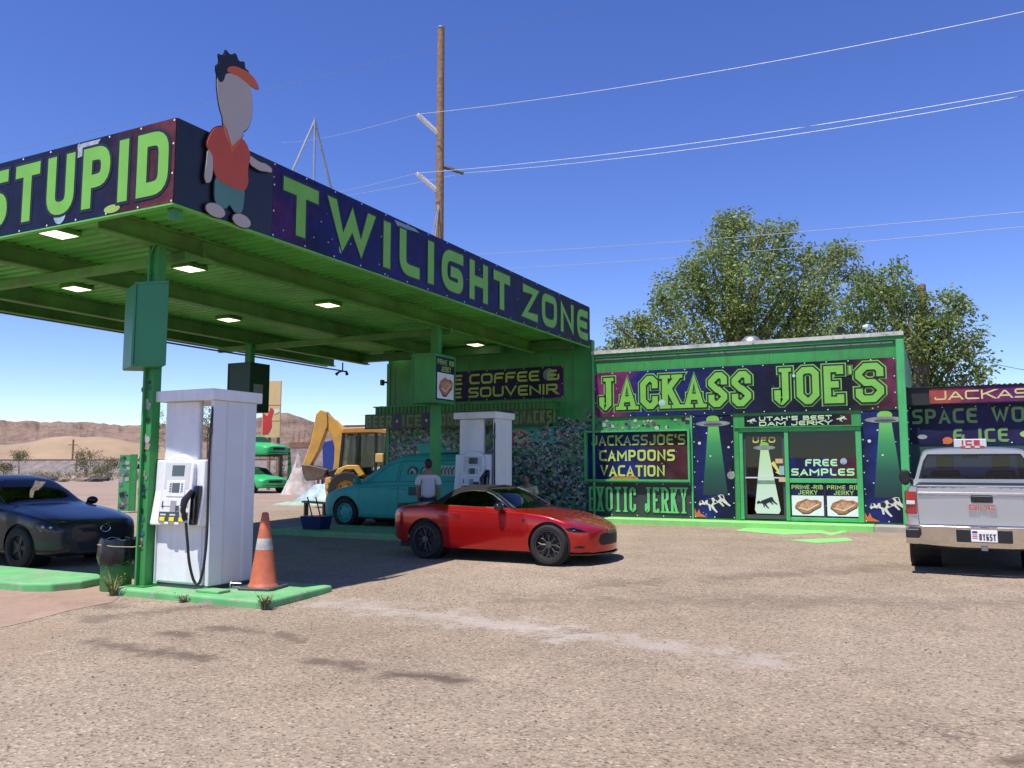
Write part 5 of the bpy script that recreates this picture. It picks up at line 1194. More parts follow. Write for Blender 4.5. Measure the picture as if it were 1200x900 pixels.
# silver pickup seen from behind ----------------------------------------------
def pickup():
    t = thing('silver_pickup', 'silver pickup truck parked facing the shop with chrome rear bumper', 'pickup truck', (.53, 14.15, gz(14.15)), PI / 2)
    R = .385; rx, fx = 0, 3.5
    hw = .955; sil = paint('silver_metallic_paint', (.50, .49, .48), .75, .32, dust=.1)
    rows = [(-1.02, hw - .035, .55, 1.10, 1.175, hw - .10, 1.17), (-.98, hw - .01, .50, 1.11, 1.185, hw - .085, 1.18), (-.8, hw, .48, 1.11, 1.19, hw - .08, 1.185), (0, hw + .01, .48, 1.11, 1.19, hw - .08, 1.185), (1.2, hw, .46, 1.11, 1.19, hw - .08, 1.185), (2.6, hw, .45, 1.11, 1.19, hw - .1, 1.17), (3.5, hw, .45, 1.08, 1.17, hw - .15, 1.14), (4.2, hw - .04, .45, 1.02, 1.10, hw - .2, 1.07), (4.4, hw - .12, .48, .92, 1.0, hw - .25, .98)]
    S = Shell(rows, (.08, .015), 90, 40, tumble=.975)
    for x in (fx, rx):
        for sg in (1, -1): S.cut(circ(x, R + .03, R + .07, 20), '', side=sg, kill=True)
    S.cut([(-.78, .655), (.78, .655), (.80, 1.0), (.79, 1.17), (-.79, 1.17), (-.80, 1.0)], 'tailgate', 'rear', gap=.008)
    for sg in (1, -1):
        S.cut([(1.45, .5), (2.55, .5), (2.6, 1.1), (1.45, 1.12)], 'door', 'side', sg, gap=.006)
    P = S.parts(t, {'body': sil, 'tailgate': sil, 'panel_gap': m_gap})
    rows = [(1.18, .88, 1.13, 1.26, 1.74, .70, 1.69), (1.25, .885, 1.12, 1.26, 1.765, .71, 1.715), (1.6, .89, 1.12, 1.26, 1.785, .71, 1.735), (2.3, .89, 1.12, 1.26, 1.775, .71, 1.72), (2.75, .89, 1.12, 1.25, 1.62, .73, 1.57), (3.3, .88, 1.1, 1.2, 1.25, .8, 1.22)]
    S2 = Shell(rows, (.04, .03), 60, 36, tumble=.97)
    S2.cut([(-.80, 1.26), (.80, 1.26), (.72, 1.55), (.655, 1.66), (-.655, 1.66), (-.72, 1.55)], 'rear_window', 'rear', gap=.03, gapname='window_seal')
    S2.cut([(-.78, 1.24), (.78, 1.24), (.68, 1.70), (-.68, 1.70)], 'windscreen', 'front')
    for sg in (1, -1): S2.cut([(1.38, 1.28), (2.8, 1.27), (2.35, 1.66), (1.42, 1.67)], 'side_window', 'side', sg, gap=.015, gapname='window_seal')
    S2.parts(t, {'body': sil, 'rear_window': m_gl, 'windscreen': m_gl, 'side_window': m_gl, 'window_seal': m_trim})
    m_rim = mat('steel_rim', (.3, .3, .3), .4, .8)
    for x in (fx, rx):
        for sg in (1, -1): wheel(t, x, sg * .80, R, .26, .23, m_rim, sg, 6, 'five'); well(t, x, sg, R + .06, .52, .88)
    floorpan(t, -.9, 4.2, .55, .33, .47)
    # bed: cover, caps
    MB().box(-.99, -.80, 1.192, 1.12, .80, 1.205).build('bed_cover', m_trim, t)
    MB().box(-1.03, -.79, 1.178, -.94, .79, 1.20).build('tailgate_cap', m_grey, P['tailgate'][0], bevel=.006)
    b = MB(); b.hexa([(-1.055, -.78, 1.075), (-1.03, -.78, 1.06), (-1.03, .78, 1.06), (-1.055, .78, 1.075), (-1.055, -.78, 1.10), (-1.03, -.78, 1.11), (-1.03, .78, 1.11), (-1.055, .78, 1.10)]); b.build('tailgate_crease', sil, P['tailgate'][0])
    # tailgate furniture
    Xr = -1.055
    tg = P['tailgate'][0]
    MB().box(Xr - .022, -.13, .97, Xr + .02, .13, 1.065).build('handle_bezel', m_trim, tg, bevel=.012); MB().box(Xr - .03, -.07, .985, Xr - .02, .07, 1.03).build('handle', m_blackgloss, tg, bevel=.006)
    Mx = Matrix.Translation((Xr - .004, 0, 0)) @ Matrix.Rotation(-PI / 2, 4, 'Z')
    def badge(s, x0, z0, w, h, wt, m, th, name):
        b = MB(Mx); text(b, s, x0, z0, w, h, wt, 0, 'sq', asp=1.3, gap=wt * .6); 
        v0 = list(b.v); f0 = list(b.f); b2 = MB(); b2.v = v0; b2.f = f0; b2.m = [0] * len(f0)
        o = b2.build(name, m, tg); so = o.modifiers.new('solid', 'SOLIDIFY'); so.thickness = th; so.offset = 0; return o
    badge('GMC', -.165, .865, .33, .085, .024, m_chrome, .03, 'lettering'); 
    b = MB(Mx); text(b, 'GMC', -.157, .872, .314, .071, .012, -.017, 'sq', asp=1.3, gap=.02); b.build('lettering', m_red, tg)
    # tail lamps wrap the corners
    for sg in (1, -1):
        b = MB(); y0, y1 = sg * .80, sg * (hw + .004)
        b.hexa([(Xr - .005, y0, .80), (Xr + .02, y1 - sg * .02, .80), (Xr + .25, y1, .80), (Xr + .25, y0, .80), (Xr - .002, y0, 1.115), (Xr + .025, y1 - sg * .02, 1.115), (Xr + .22, y1 - sg * .005, 1.115), (Xr + .22, y0, 1.115)]); l = b.build('tail_lamp', m_redl, t, bevel=.012, seg=2)
        MB().box(Xr - .012, min(y0, y1) + .02, .935, Xr, max(y0, y1) - .03, .985).build('reversing_lens', mat('clear_lens', (.6, .6, .62), .15), l, bevel=.004)
    # chrome bumper with step cut-outs
    b = MB(); pr = [(-.95, .42), (-.93, .64), (-.62, .655), (-.34, .65), (.34, .65), (.62, .655), (.93, .64), (.95, .42), (.72, .40), (.46, .385), (-.46, .385), (-.72, .40)]
    ys = np.linspace(-.95, .95, 25); prof = [(.10, .645), (.0, .655), (-.018, .64), (.0, .56), (.022, .46), (.04, .38), (.06, .365), (.12, .365)]; vs = []
    for y_ in ys:
        k_ = abs(y_) / .95
        for dx, z_ in prof: vs.append((Xr - .13 + dx + .10 * k_ ** 3, float(y_), z_ + (.045 * max(0, k_ - .35) if z_ < .42 else 0)))
    m_ = len(prof); b.add(vs, [(i * m_ + j, i * m_ + j + 1, (i + 1) * m_ + j + 1, (i + 1) * m_ + j) for i in range(24) for j in range(m_ - 1)]); bump = b.build('rear_bumper', mat('bumper_chrome', (.7, .69, .67), .16, 1, var=.06) , t, smooth=60)
    MB().box(Xr - .145, -.33, .445, Xr - .118, .33, .622).build('plate_recess', m_trim, bump, bevel=.012)
    for sg in (1, -1):
        MB().box(Xr - .14, sg * .86 - .085, .48, Xr + .05, sg * .86 + .088, .60).build('corner_step', m_trim, bump, bevel=.012); MB().cyl((Xr - .148, sg * .26, .53), (Xr - .13, sg * .26, .53), .05, n=12).build('plate_bolt_boss', m_black, bump)
    MB().box(Xr - .158, -.155, .455, Xr - .146, .155, .61).build('number_plate', mat('plate_white', (.72, .71, .70), .4, var=.03), bump, bevel=.004)
    Mx2 = Matrix.Translation((Xr - .160, 0, 0)) @ Matrix.Rotation(-PI / 2, 4, 'Z')
    b = MB(Mx2); text(b, '0Y6ST', -.06, .478, .195, .085, .014, 0, 'rnd', asp=.55, gap=.012); b.build('lettering', m_ink, bump)
    b = MB(Mx2); b.flat([(-.14, .57), (-.08, .57), (-.08, .60), (-.14, .60)], 0, 0); 
    for k in range(3): b.flat([(-.14, .50 + k * .022), (-.08, .50 + k * .022), (-.08, .51 + k * .022), (-.14, .51 + k * .022)], 0, 1)
    b.build('printed_art', [mat('plate_blue', (.03, .06, .25), .5), m_red], bump)
    MB().box(Xr - .1, -.04, .335, Xr + .1, .04, .40).build('tow_hitch', m_steel, t, bevel=.006); MB().tube([(Xr - .02, -.35, .37), (Xr - .02, .45, .37)], .03, 8).build('hitch_bar', m_black, t)
    MB().box(1.17, -.17, 1.745, 1.24, .17, 1.79).build('high_brake_lamp', m_redl, t, bevel=.012); MB().box(1.158, -.10, 1.757, 1.168, -.03, 1.782).build('cargo_lens', MC['clear_lens'], t); MB().box(1.158, .03, 1.757, 1.168, .10, 1.782).build('cargo_lens', MC['clear_lens'], t)
    for y in (-.40, .40): seat(t, 1.9, y, .78, m_dgrey, 1.0)
    MB().box(2.55, -.85, 1.05, 3.0, .85, 1.22).build('dashboard', m_trim, t); steer(t, 2.4, .4, 1.22); MB().box(2.3, -.12, 1.60, 2.33, .12, 1.66).build('inner_mirror', m_trim, t)
    MB().box(1.2, -.85, 1.0, 1.45, .85, 1.285).build('rear_bulkhead', m_trim, t)
    for sg in (1, -1): mirror(t, 2.5, sg * .93, 1.27, sg, m_trim, .26, .26, False)
    return t
pickup()
# teal painted van ------------------------------------------------------------
def van():
    t = thing('teal_van', 'matt teal painted minivan with portholes, gill slits and a roof fin', 'van', (-10.95, 16.85, gz(16.5)), PI)
    fx, rx, R = 1.43, -1.2, .335
    rows = [(2.22, .65, .25, .62, .70, .45, .68), (2.12, .8, .23, .70, .78, .58, .76), (1.9, .90, .22, .80, .88, .66, .86), (1.5, .95, .22, .90, .98, .7, .95), (1.2, .965, .22, .95, 1.06, .74, 1.02), (.9, .97, .22, .98, 1.26, .74, 1.20), (.3, .97, .22, 1.0, 1.58, .70, 1.52), (-.1, .97, .22, 1.01, 1.70, .70, 1.63), (-.8, .97, .22, 1.02, 1.73, .70, 1.66), (-1.4, .96, .24, 1.03, 1.70, .70, 1.62), (-1.7, .94, .28, 1.03, 1.5, .72, 1.4), (-1.85, .86, .35, .95, 1.1, .66, 1.05)]
    S = Shell(rows, (.12, .06), 90, 40)
    for x in (fx, rx):
        for sg in (1, -1): S.cut(circ(x, R, R + .06, 20), '', side=sg, kill=True)
    for sg in (1, -1):
        S.cut([(-.05, .30), (1.02, .30), (1.02, .92), (-.05, .98)], 'door', 'side', sg, gap=.008)
        S.cut([(-1.12, .30), (-.07, .30), (-.07, .98), (-1.12, .99)], 'door', 'side', sg, gap=.008)
        S.cut([(.0, 1.06), (.88, 1.03), (.35, 1.42), (.0, 1.52)], 'painted_window', 'side', sg, gap=.012)
        S.cut([(-1.62, 1.07), (-.05, 1.06), (-.05, 1.53), (-1.45, 1.55)], 'painted_window', 'side', sg, gap=.012)
    S.cut([(-.72, 1.06), (.72, 1.06), (.62, 1.58), (-.62, 1.58)], 'windscreen', 'front', gap=.012)
    P = S.parts(t, {'body': m_teal, 'panel_gap': m_gap, 'windscreen': m_teal})
    for x in (fx, rx):
        for sg in (1, -1): wheel(t, x, sg * .86, R, .2, .22, m_teal, sg, 5, 'disc'); well(t, x, sg, R + .055, .6, .88)
    floorpan(t, -1.7, 2.1, .75, .2, .32)
    MB().prism([(-.05, 1.66), (.02, 1.80), (.12, 1.95), (-.55, 1.98), (-.72, 1.82), (-.78, 1.68)], -.04, .04, 'y').build('roof_fin', m_teal, t, bevel=.02)
    MB().box(-1.3, -.5, 1.72, -.8, .5, 1.76).build('roof_rack', m_teal, t)
    for x_ in (-.38, -.72):
        b = MB(); b.lathe([(.10, -.01), (.135, -.01), (.135, .03), (.10, .03), (.10, -.01)], 24, 'y', (x_, .83, 1.27)); r_ = b.build('porthole', mat('dark_teal', (.01, .05, .05), .5), t, smooth=True)
        MB().lathe([(.1, .02), (0, .022)], 20, 'y', (x_, .83, 1.27)).build('porthole_glass', mat('pale_porthole', (.32, .36, .36), .4), r_); MB().ball((x_ + .02, .853, 1.26), (.04, .006, .055), 10, 6).build('painted_pupil', m_ink, r_)
    g_ = MB().prism([(-1.02, 1.22), (-2.0, 1.22), (-2.0, 1.46), (-1.04, 1.44)], .79, .80, 'y'); g_ = MB().hexa([(-1.5, .875, 1.2), (-1.0, .875, 1.2), (-1.0, .82, 1.2), (-1.5, .82, 1.2), (-1.5, .81, 1.42), (-1.0, .81, 1.42), (-1.0, .765, 1.42), (-1.5, .765, 1.42)]).build('gill_panel', mat('chalky_white_paint', (.42, .46, .45), .6), t)
    for k in range(5): MB().tube([(-1.08 - k * .09, .872, 1.23), (-1.04 - k * .09, .85, 1.31), (-1.10 - k * .09, .825, 1.39)], .012, 5).build('gill_slit', m_darkgreen, g_)
    for x_ in (.12, -.18): MB().box(x_ - .09, .965, .885, x_ + .09, .985, .915).build('door_handle', m_teal, t, bevel=.006)
    MB().box(-1.0, .955, .76, -.35, .972, .95).build('painted_patch', mat('dark_teal', (.01, .05, .05), .5), t)
    MB().tube([(1.2, .95, 1.0), (1.15, 1.0, 1.02)], .02, 6).build('mirror_stub', m_teal, t); mirror(t, 1.0, .95, 1.08, 1, m_teal, .2, .16, False)
    return t
van()
# two bright green wrecks stacked at the edge of the lot
def wreck(loc, rz, label, wheels, nm):
    t = thing(nm, label, 'car', loc, rz)
    rows = [(2.0, .7, .3, .62, .70, .5, .68), (1.85, .82, .25, .68, .76, .6, .74), (1.2, .86, .25, .78, .86, .62, .84), (.8, .86, .25, .82, .92, .64, .9), (.2, .86, .25, .84, 1.3, .56, 1.24), (-.6, .86, .25, .85, 1.34, .55, 1.28), (-1.3, .86, .25, .86, .98, .6, .96), (-2.0, .8, .3, .8, .88, .6, .86)]
    S = Shell(rows, (.1, .08), 46, 28)
    if wheels:
        for x in (1.25, -1.25):
            for sg in (1, -1): S.cut(circ(x, .31, .37, 14), '', side=sg, kill=True)
    S.cut([(-.38, .52), (.38, .52), (.38, .64), (-.38, .64)], 'grille', 'front'); S.cut([(-.7, .36), (.7, .36), (.7, .40), (-.7, .40)], 'bumper_groove', 'front')
    S.cut([(-.62, .93), (.62, .93), (.54, 1.24), (-.54, 1.24)], 'windscreen', 'front')
    gr = mat('bright_green_gloss', (.035, .42, .12), .35, var=.12)
    S.parts(t, {'body': gr, 'grille': m_gap, 'bumper_groove': m_darkgreen, 'windscreen': m_darkgreen})
    if wheels:
        for x in (1.25, -1.25):
            for sg in (1, -1): wheel(t, x, sg * .76, .31, .2, .19, m_black, sg, 5, 'five')
    floorpan(t, -1.9, 1.8, .6, .26, .34); return t
q = at(318, 577, 45); wd_a = CT
wreck((q.x - 1.2, q.y, .28), CT - .75, 'bright green old saloon car at the far edge of the lot', True, 'green_saloon')
wreck((q.x - 1.9, q.y + .6, 1.95), CT - .6, 'bright green car body raised on a rack above the green saloon', False, 'green_car_body')
t = thing('wreck_rack', 'dark steel rack carrying the raised green car body', 'rack', (q.x - 1.9, q.y + .6, .28), CT - .6)
for x_ in (-1.4, 1.0):
    for y_ in (-1.05, 1.05): MB().box(x_ - .06, y_ - .06, 0, x_ + .06, y_ + .06, 1.85).build('leg', m_dgrey, t)
    MB().box(x_ - .06, -1.1, 1.85, x_ + .06, 1.1, 1.93).build('crossbar', m_dgrey, t)
# ---------------------------------------------------------------- backhoe loader (side-on behind the van)
BO = at(410, 591, 28); BO.z = .28
bh = thing('backhoe_loader', 'yellow backhoe loader with raised digging arm beyond the teal van', 'backhoe', BO, CT)
def bp(px, py): return ((px - 410) * .0281, 1.32 + (547 - py) * .0281)
def bpp(name, pts, y0, y1, m, par=None, bev=.02): return MB().prism([bp(*p) for p in pts], y0, y1, 'y').build(name, m, par or bh, bevel=bev)
boom = bpp('boom', [(376, 481), (381, 483), (393, 494), (400, 506), (403, 522), (401, 542), (397, 556), (390, 556), (392, 540), (392, 524), (388, 511), (381, 500), (374, 490)], -.16, .16, m_yellow)
dip = bpp('dipper_arm', [(370, 486), (375, 481), (383, 484), (384, 499), (374, 528), (364, 547), (356, 545), (364, 520), (368, 500)], -.21, .21, m_yellow)
bpp('dipper_link', [(366, 505), (368, 506), (360, 542), (357, 541)], -.05, .05, m_trim, dip, 0)
m_rust = mat('worn_bucket_steel', (.14, .10, .075), .6, .4, var=.4, scale=4)
bk = bpp('digging_bucket', [(356, 544), (372, 546), (386, 550), (382, 558), (374, 562), (362, 563), (358, 555)], -.4, .4, m_rust)
for k in range(4): MB().box(*(lambda a: (a[0] - .05, -.36 + k * .22, a[1] - .04, a[0] + .06, -.28 + k * .22, a[1] + .08))(bp(359, 560))).build('bucket_tooth', m_steel, bk)
def rod(name, a, b, r, m, y=0, par=None): return MB().tube([(*[bp(*a)[0]], y, bp(*a)[1]), (bp(*b)[0], y, bp(*b)[1])], r, 8).build(name, m, par or bh, smooth=True)
rod('hydraulic_ram', (381, 484), (398, 503), .05, m_chrome, .0); rod('hydraulic_cylinder', (391, 495), (408, 513), .10, m_yellow, .0); rod('hydraulic_ram', (366, 500), (357, 543), .04, m_dgrey, .12); rod('hydraulic_ram', (373, 548), (396, 562), .06, m_dgrey, .1)
bpp('swing_post', [(385, 552), (398, 548), (403, 566), (396, 578), (388, 570)], -.25, .25, m_trim); bpp('stabiliser_leg', [(386, 560), (392, 558), (397, 575), (396, 586), (390, 588), (386, 572)], -.7, -.5, m_yellow); bpp('stabiliser_leg', [(386, 560), (392, 558), (397, 575), (396, 586), (390, 588), (386, 572)], .5, .7, m_yellow)
bpp('chassis', [(396, 556), (480, 556), (482, 578), (396, 578)], -.45, .45, m_yellow); bpp('engine_hood', [(446, 538), (482, 542), (482, 556), (446, 556)], -.4, .4, m_yellow)
bpp('cab_roof', [(404, 509), (406, 503), (440, 502), (458, 505), (458, 510), (440, 508)], -.75, .75, mat('cab_roof_orange', (.5, .23, .05), .5))
for a, b_ in (((406, 509), (402, 556)), ((424, 509), (419, 556)), ((443, 508), (443, 558)), ((456, 509), (453, 552))):
    for y in (-.68, .68): bpp('cab_pillar', [(a[0] - 1.5, a[1]), (a[0] + 1.5, a[1]), (b_[0] + 1.5, b_[1]), (b_[0] - 1.5, b_[1])], y - .04, y + .04, m_trim, None, .005)
for y in (-.66, .66): bpp('cab_glass', [(407, 510), (455, 510), (452, 545), (403, 552)], y - .006, y + .006, glass('cab_glass', (.45, .5, .48)) if y < 0 else bpy.data.materials['cab_glass'], None, 0)
bpp('operator_seat', [(424, 535), (431, 533), (436, 552), (446, 553), (446, 560), (424, 560)], -.25, .25, m_trim); bpp('control_lever', [(412, 530), (414, 530), (415, 552), (412, 552)], -.3, -.25, m_trim)
bpp('mudguard', [(398, 556), (402, 549), (412, 545), (424, 545), (431, 556), (426, 558), (420, 550), (410, 550), (403, 557)], -.95, -.5, m_yellow); bpp('mudguard', [(398, 556), (402, 549), (412, 545), (424, 545), (431, 556), (426, 558), (420, 550), (410, 550), (403, 557)], .5, .95, m_yellow)
bpp('cab_lamp', [(444, 532), (453, 532), (453, 542), (444, 542)], -.95, -.8, mat('amber_panel', (.6, .38, .12), .5)); 
for x_, r_ in ((bp(412, 571)[0], .58), (bp(470, 576)[0], .42)):
    for sg in (-1, 1):
        h_ = wheel(bh, x_, sg * .82, r_, .38, r_ * .55, m_yellow, sg, 6, 'disc')
        lug = MB()
        for k in range(20):
            a = 2 * PI * k / 20
            for s_ in (-1, 1):
                a2 = a + (.08 if s_ > 0 else -.08); c_, d_ = math.cos(a2), math.sin(a2)
                lug.bar((r_ * 1.0 * math.cos(a), s_ * .01, r_ * 1.0 * math.sin(a)), (r_ * 1.0 * c_, s_ * .18, r_ * 1.0 * d_), .07, .06, up=(c_, 0, d_))
        lug.build('tread', mat('dusty_tyre', (.09, .08, .07), .9), h_)
bpp('rollbar', [(400, 498), (455, 497), (455, 499), (400, 500)], .2, .26, m_dgrey)
# ---------------------------------------------------------------- clutter at the back of the lot
def px3(x, y, d): p = at(x, y, d); return p
q = px3(311, 577, 50); t = thing('yellow_board', 'tall pale yellow roadside board behind the green wrecks', 'sign', (q.x, q.y, .28), CT - .12)
s_ = 50 * .98 / CF
MB().box(-.3 * 1, -.06, (577 - 517) * s_, 15.5 * s_, .06, (577 - 452) * s_).build('panel', mat('pale_yellow_panel', (.58, .41, .19), .6, var=.08), t)
for z_ in (480, 498): MB().box(-.3, -.075, (577 - z_) * s_, 15.4 * s_, -.062, (577 - z_) * s_ + .03).build('seam', mat('tan_seam', (.42, .29, .13), .6), t)
b = MB(); b.flat([(-.25, 3.15), (.1, 3.2), (.3, 3.6), (.28, 4.1), (.42, 4.55), (.2, 4.7), (.02, 4.2), (-.25, 4.4)], -.078, 0); b.flat([(.42, 4.3), (.75, 4.45), (.72, 4.62), (.40, 4.62)], -.0785, 1); b.build('printed_art', [m_red, m_cow], t)
for x_ in (.1, 12.5 * s_): MB().box(x_ - .07, .061, 0, x_ + .07, .2, 5.2).build('post', m_wood, t)
q = px3(341, 577, 46); t = thing('green_pillar', 'square green pillar plastered with stickers beside the green saloon', 'pillar', (q.x, q.y, .28), CT)
MB().box(-.17, -.17, 0, .17, .17, 2.25).build('shaft', m_pil, t, bevel=.01); MB().box(-.19, -.19, 2.251, .19, .19, 2.3).build('cap', m_darkgreen, t)
stickers_on(t, 16, lambda i: ((uni(-.12, .12), -.173 - i * .0003, uni(.15, 2.1)), 0), (.07, .14))
q = px3(148, 599, 28); t = thing('sticker_board', 'narrow green upright panel covered in stickers behind the hatchback', 'panel', (q.x, q.y, .28), CT + .2)
MB().box(-.24, -.05, 0, .06, .05, 1.68).build('panel', m_pil, t); MB().box(.062, -.08, 0, .24, .08, 1.70).build('side_post', m_green, t)
stickers_on(t, 30, lambda i: ((uni(-.2, .03), -.053 - i * .0003, uni(.1, 1.6)), 0), (.07, .15))
def heap(name, label, cat, px, d, w, dp, h, m, seed, n=18, rz=0):
    q = px3(*px, d); t = MB(); vs = []; random.seed(seed)
    for i in range(n + 1):
        for j in range(n + 1):
            a, b_ = i / n * 2 - 1, j / n * 2 - 1; f = max(0, 1 - (a * a + b_ * b_) ** .9)
            vs.append((a * w, b_ * dp, -.02 + h * f * (1 + .5 * frac(a * 2.2 + seed, b_ * 2.2, seed, 4)) + .03 * frac(a * 7, b_ * 7, seed)))
    t.add(vs, [(i * (n + 1) + j, (i + 1) * (n + 1) + j, (i + 1) * (n + 1) + j + 1, i * (n + 1) + j + 1) for i in range(n) for j in range(n)])
    o = t.build(name, m, smooth=30); o.location = (q.x, q.y, .28); o.rotation_euler = (0, 0, CT + rz); return tag(o, label, cat)
heap('tarp_heap', 'pale blue and white crumpled tarp heap in front of the backhoe', 'tarp', (385, 577), 33, 1.3, 1.0, .75, mat('pale_blue_tarp', (.33, .45, .52), .5, var=.5, scale=2.5, dirt=(.5, .5, .5), damt=.8), 3)
heap('green_spill', 'low pale green mound at the foot of the tarp heap', 'mound', (372, 582), 31, 1.6, 1.2, .16, mat('pale_green_dust', (.32, .42, .3), .8, var=.3), 9)
heap('rubble_heap', 'white rubble heap leaning by the green pillar', 'rubble', (352, 577), 42, .9, .8, 1.6, mat('white_rubble', (.5, .43, .38), .85, var=.4, scale=3), 5)
q = px3(366, 577, 44); t = thing('rusty_hopper', 'pale rusty hopper standing behind the digging arm', 'hopper', (q.x, q.y, .28), CT)
MB().hexa([(-.9, -.6, 1.0), (.6, -.6, 1.0), (.6, .6, 1.0), (-.9, .6, 1.0), (-1.0, -.7, 2.3), (1.2, -.7, 2.3), (1.2, .7, 2.3), (-1.0, .7, 2.3)]).build('bin', mat('chalky_rust', (.42, .33, .28), .8, var=.4), t)
MB().box(-1.02, -.72, 2.301, 1.22, .72, 2.55).build('rim', mat('brown_rust', (.25, .12, .07), .8, var=.3), t)
for x_ in (-.7, .4): 
    for y_ in (-.5, .5): MB().box(x_ - .06, y_ - .06, 0, x_ + .06, y_ + .06, 1.0).build('leg', m_rust, t)
q = px3(388, 577, 36); o = MB().hexa([(-.30, -.02, .1), (.28, -.02, .1), (.28, .08, .1), (-.30, .08, .1), (-.42, 0, 2.35), (.2, 0, 2.5), (.2, .1, 2.5), (-.42, .1, 2.35)]).build('blue_sheet', mat('royal_blue_tarp', (.015, .04, .22), .5, var=.3, scale=3), bevel=.02); o.location = (q.x, q.y, .28); o.rotation_euler = (0, 0, CT); tag(o, 'royal blue sheet of board standing behind the digging arm', 'board')
# ---------------------------------------------------------------- ice merchandiser and roof fittings
t = thing('ice_freezer', 'white ice freezer with red ICE lettering behind the pickup cab', 'freezer', (.37, 20.0, .28))
MB().box(-.1, 0, .0, 1.0, .7, 1.62).build('cabinet', mat('freezer_white', (.55, .56, .57), .4), t, bevel=.02); MB().box(-.08, -.03, .2, .43, -.002, 1.55).build('door', m_lgrey, t, bevel=.01); MB().box(.46, -.03, .2, .97, -.002, 1.55).build('door', m_lgrey, t, bevel=.01)
hd = MB().box(-.02, -.02, 1.63, .58, .3, 1.90).build('header', m_lgrey, t, bevel=.01)
b = MB(); text(b, 'ICE', .12, 1.775, .34, .1, .03, -.025, 'sq', asp=.9); b.build('lettering', m_red, t)
def flood(loc, aim, label, m=m_dgrey, k=.8):
    t = thing('flood_lamp', label, 'lamp', loc); t.scale = (k, k, k); d = Vector(aim).normalized()
    MB().tube([(0, 0, 0), (0, 0, .16)], .015, 6).build('bracket', m, t); MB().tube([Vector((0, 0, .2)) - d * .12, Vector((0, 0, .2)) - d * .02, Vector((0, 0, .2)) + d * .12], [.05, .09, .11], 12).build('lamp_head', m, t, smooth=True)
flood((-1.75, VW + .15, ZR), (0, -1, -.3), 'black flood lamp on the shop roof edge', m_black)
flood((-1.25, VW + .3, ZR + .1), (.9, -.4, -.15), 'white security camera on the shop roof edge', m_whitep, .55)
t = thing('roof_vent', 'small grey turbine vent behind the shop roof edge', 'vent', (-3.9, VW + 1.2, ZR - .1))
MB().lathe([(.0, .42), (.14, .40), (.24, .30), (.25, .2), (.16, .1), (.15, 0)], 16).build('turbine', m_steel, t, smooth=True)
for k, (z_, v_) in enumerate(((3.95, 19.3), (3.2, 19.3))):
    t = thing('wall_lamp', ('upper' if k == 0 else 'lower') + ' small black lamp on the left edge of the shaded shop wall', 'lamp', (-13.83, 19.42, z_)); MB().box(-.02, 0, 0, .07, .05, .05).build('arm', m_black, t); MB().box(-.10, -.06, -.06, -.01, .06, .1).build('lamp_head', m_black, t, bevel=.015)
p = onz(410, 440, 4.45); t = thing('soffit_camera', 'small black twin head lamp hung from the far canopy edge', 'lamp', (-15.2, 19.6 - .3, 4.35)); MB().tube([(0, 0, .25), (0, 0, 0)], .02, 6).build('stem', m_black, t)
for s_ in (-1, 1): MB().tube([(0, 0, 0), (s_ * .14, 0, -.02), (s_ * .2, -.05, -.1)], [.02, .03, .05], 8).build('lamp_head', m_black, t)
# mast tripod on the canopy roof
t = thing('mast_tripod', 'thin steel tripod mast standing on the canopy roof', 'mast', (-8.2, 9.62, 5.05))
for a, b_ in (((0, 0, 1.78), (-.5, -.45, 0)), ((0, 0, 1.82), (.02, 0, 0)), ((0, 0, 1.78), (.12, .62, 0))): MB().tube([a, b_], .02, 6).build('leg', m_steel, t)
# ---------------------------------------------------------------- power pole and lines
PB = at(517, 33, 27)
t = thing('power_pole', 'tall wooden power pole with slanted arms rising behind the canopy', 'power pole', (PB.x, PB.y, .28))
MB().tube([(0, 0, 0), (.0, 0, 8), (0, 0, PB.z - .28)], [.17, .145, .115], 14).build('pole', m_wood, t, smooth=True); MB().tube([(0, 0, PB.z - .30), (0, 0, PB.z - .24)], .13, 12).build('cap', m_steel, t)
arms = {}
for k, ((x0, y0), (x1, y1)) in enumerate((((515, 158), (489, 134)), ((515, 226), (488, 203)), ((519, 195), (543, 203)))):
    a, b_ = at(x0, y0, 27) - Vector((PB.x, PB.y, .28)), at(x1, y1, 26.9) - Vector((PB.x, PB.y, .28)); arms[k] = b_ + Vector((PB.x, PB.y, .28))
    i_ = MB().tube([a, a.lerp(b_, .12), b_], [.07, .07, .06], 10).build('insulator_arm', mat('weathered_grey_insulator', (.7, .67, .64), .5) if k < 2 else m_dgrey, t, smooth=True)
    if k < 2:
        r_ = MB(); 
        for q_ in np.linspace(.2, .92, 12): c_ = a.lerp(b_, float(q_)); dd = (b_ - a).normalized() * .012; r_.tube([c_ - dd, c_ + dd], .085, 10)
        r_.build('insulator_shed', MC['weathered_grey_insulator'], i_)
for x1, y1 in ((496, 268), (503, 272)):
    MB().tube([at(516, 228, 27) - Vector((PB.x, PB.y, .28)), at(x1, y1 + 60, 27 - (y1 - 228) * .02) - Vector((PB.x, PB.y, .28))], .018, 5).build('guy_wire', m_steel, t)
m_wire = mat('bare_aluminium_wire', (.4, .4, .42), .5, .2, var=.05); m_wired = mat('dark_wire', (.12, .12, .14), .6)
def wire(pts, label, r=.013, m=m_wire, sag=.25):
    r *= .75
    b = MB(); P = []
    for a, c_ in zip(pts[:-1], pts[1:]):
        for k in range(12): q_ = k / 12; P.append(a.lerp(c_, q_) - Vector((0, 0, sag * 4 * q_ * (1 - q_))))
    P.append(pts[-1]); o = b.tube(P, r, 5).build('power_line', m); return tag(o, label, 'power line', 'overhead lines')
wire([at(330, 167, 75), arms[0], at(1260, 1, 21)], 'highest bright power line, running off the top right corner')
